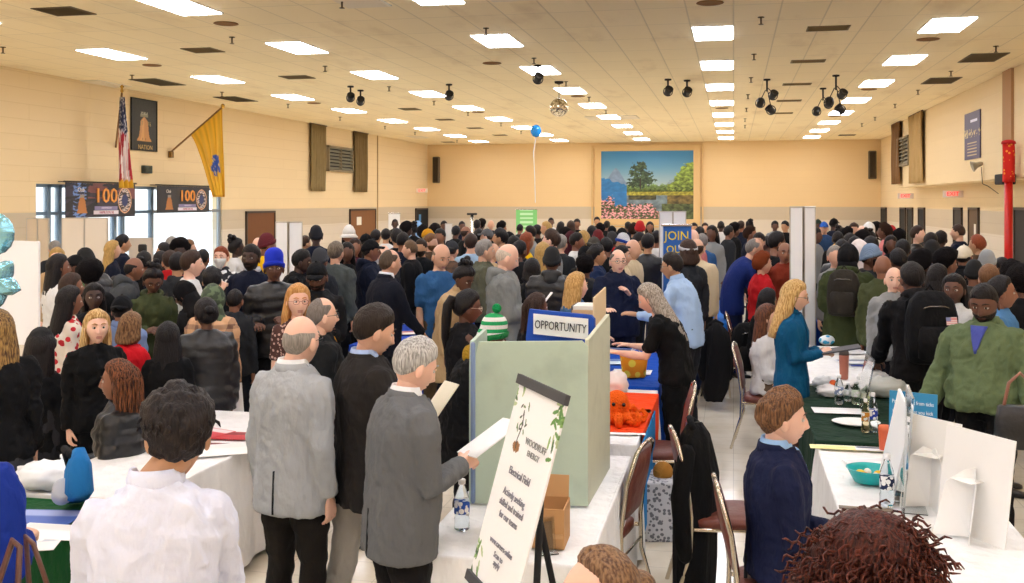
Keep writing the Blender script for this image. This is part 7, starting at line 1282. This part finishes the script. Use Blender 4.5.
# bags worn on backs
def wear(T, label, col, s, patch=None, back=.24):
    z = T['spine'](.30); p = world(T, np.array([0, z[1]-back, z[2]])); backpack(p, T['fa'], label, col, s, patch)
wear(MB, 'black backpack with a small flag patch on the hooded man at the table', '#17171a', 1.18, True, .27); wear(OP, 'brown-grey backpack worn over the olive parka', '#3c3730', 1.02, None, .28)
b_ = CH2['base']; chair(b_.x, b_.y, 84, 'burgundy chair the navy suited man sits on'); b_ = CH1['base']; chair(b_.x, b_.y, 95, 'burgundy chair of the seated woman in the white top')
# hand bag at the right edge
g = gp(1020, 5.9); t = thing('handbag', 'black leather handbag hanging at the right edge beside the olive bomber jacket', 'bag', (g.x, g.y, 0)); V, F = loft([ell((0, 0, q), (1, 0, 0), (0, 1, 0), a, b, 24, 4) for q, a, b in ((.86, .12, .05), (.87, .14, .06), (1.0, .135, .06), (1.10, .12, .045), (1.11, .11, .03))]); put('bag_body', mesh('bag_body', V, F), mat('leather', '#17171a'), t); V, F = tube([(-.09, 0, 1.09), (-.06, 0, 1.24), (0, 0, 1.30), (.06, 0, 1.24), (.09, 0, 1.09)], .010, 8); put('strap', mesh('strap', V, F), mat('leather', '#8a5a48'), t)
# loose curls on the woman at the bottom edge
rs = random.Random(9); P = []; k = CU['k']; M = Matrix.Scale(k, 4) @ CU['head']; dn = np.array(CU['head'].to_3x3().inverted() @ Vector((0, 0, -1))); dn = unit(dn)
for i in range(950):
    t = rs.uniform(0, 2*math.pi); a = rs.uniform(.0, 2.1); d_ = np.array([math.sin(a)*math.cos(t), math.sin(a)*math.sin(t), math.cos(a)])
    if d_[1] > .10 and d_[2] < .45: continue
    p = d_*np.array([.105, .118, .128])*rs.uniform(.95, 1.22); L_ = rs.uniform(.05, .13); fall = unit(dn*1.0+d_*.75+np.array([rs.uniform(-.3, .3), rs.uniform(-.3, .2), rs.uniform(-.3, .3)])); ph = rs.uniform(0, 6); q_ = []
    e1 = unit(np.cross(fall, [0.3, .5, .8])); e2 = np.cross(fall, e1)
    for j in range(10): u_ = j/9; r_ = .008; q_.append(p+fall*L_*u_+(e1*math.cos(ph+u_*14)+e2*math.sin(ph+u_*14))*r_)
    P.append(xf(tube(q_, [.0032]*9+[.0012], 4, False), M))
V, F, _ = cat(P); put('loose_curls', mesh('loose_curls', V, F), mat('hair', '#2a1311', mix='#6e3526'), CU['root'])
# ---------------------------------------------------------------- link everything
for o in ALL: SC.collection.objects.link(o)
bpy.data.scenes.remove(TS)
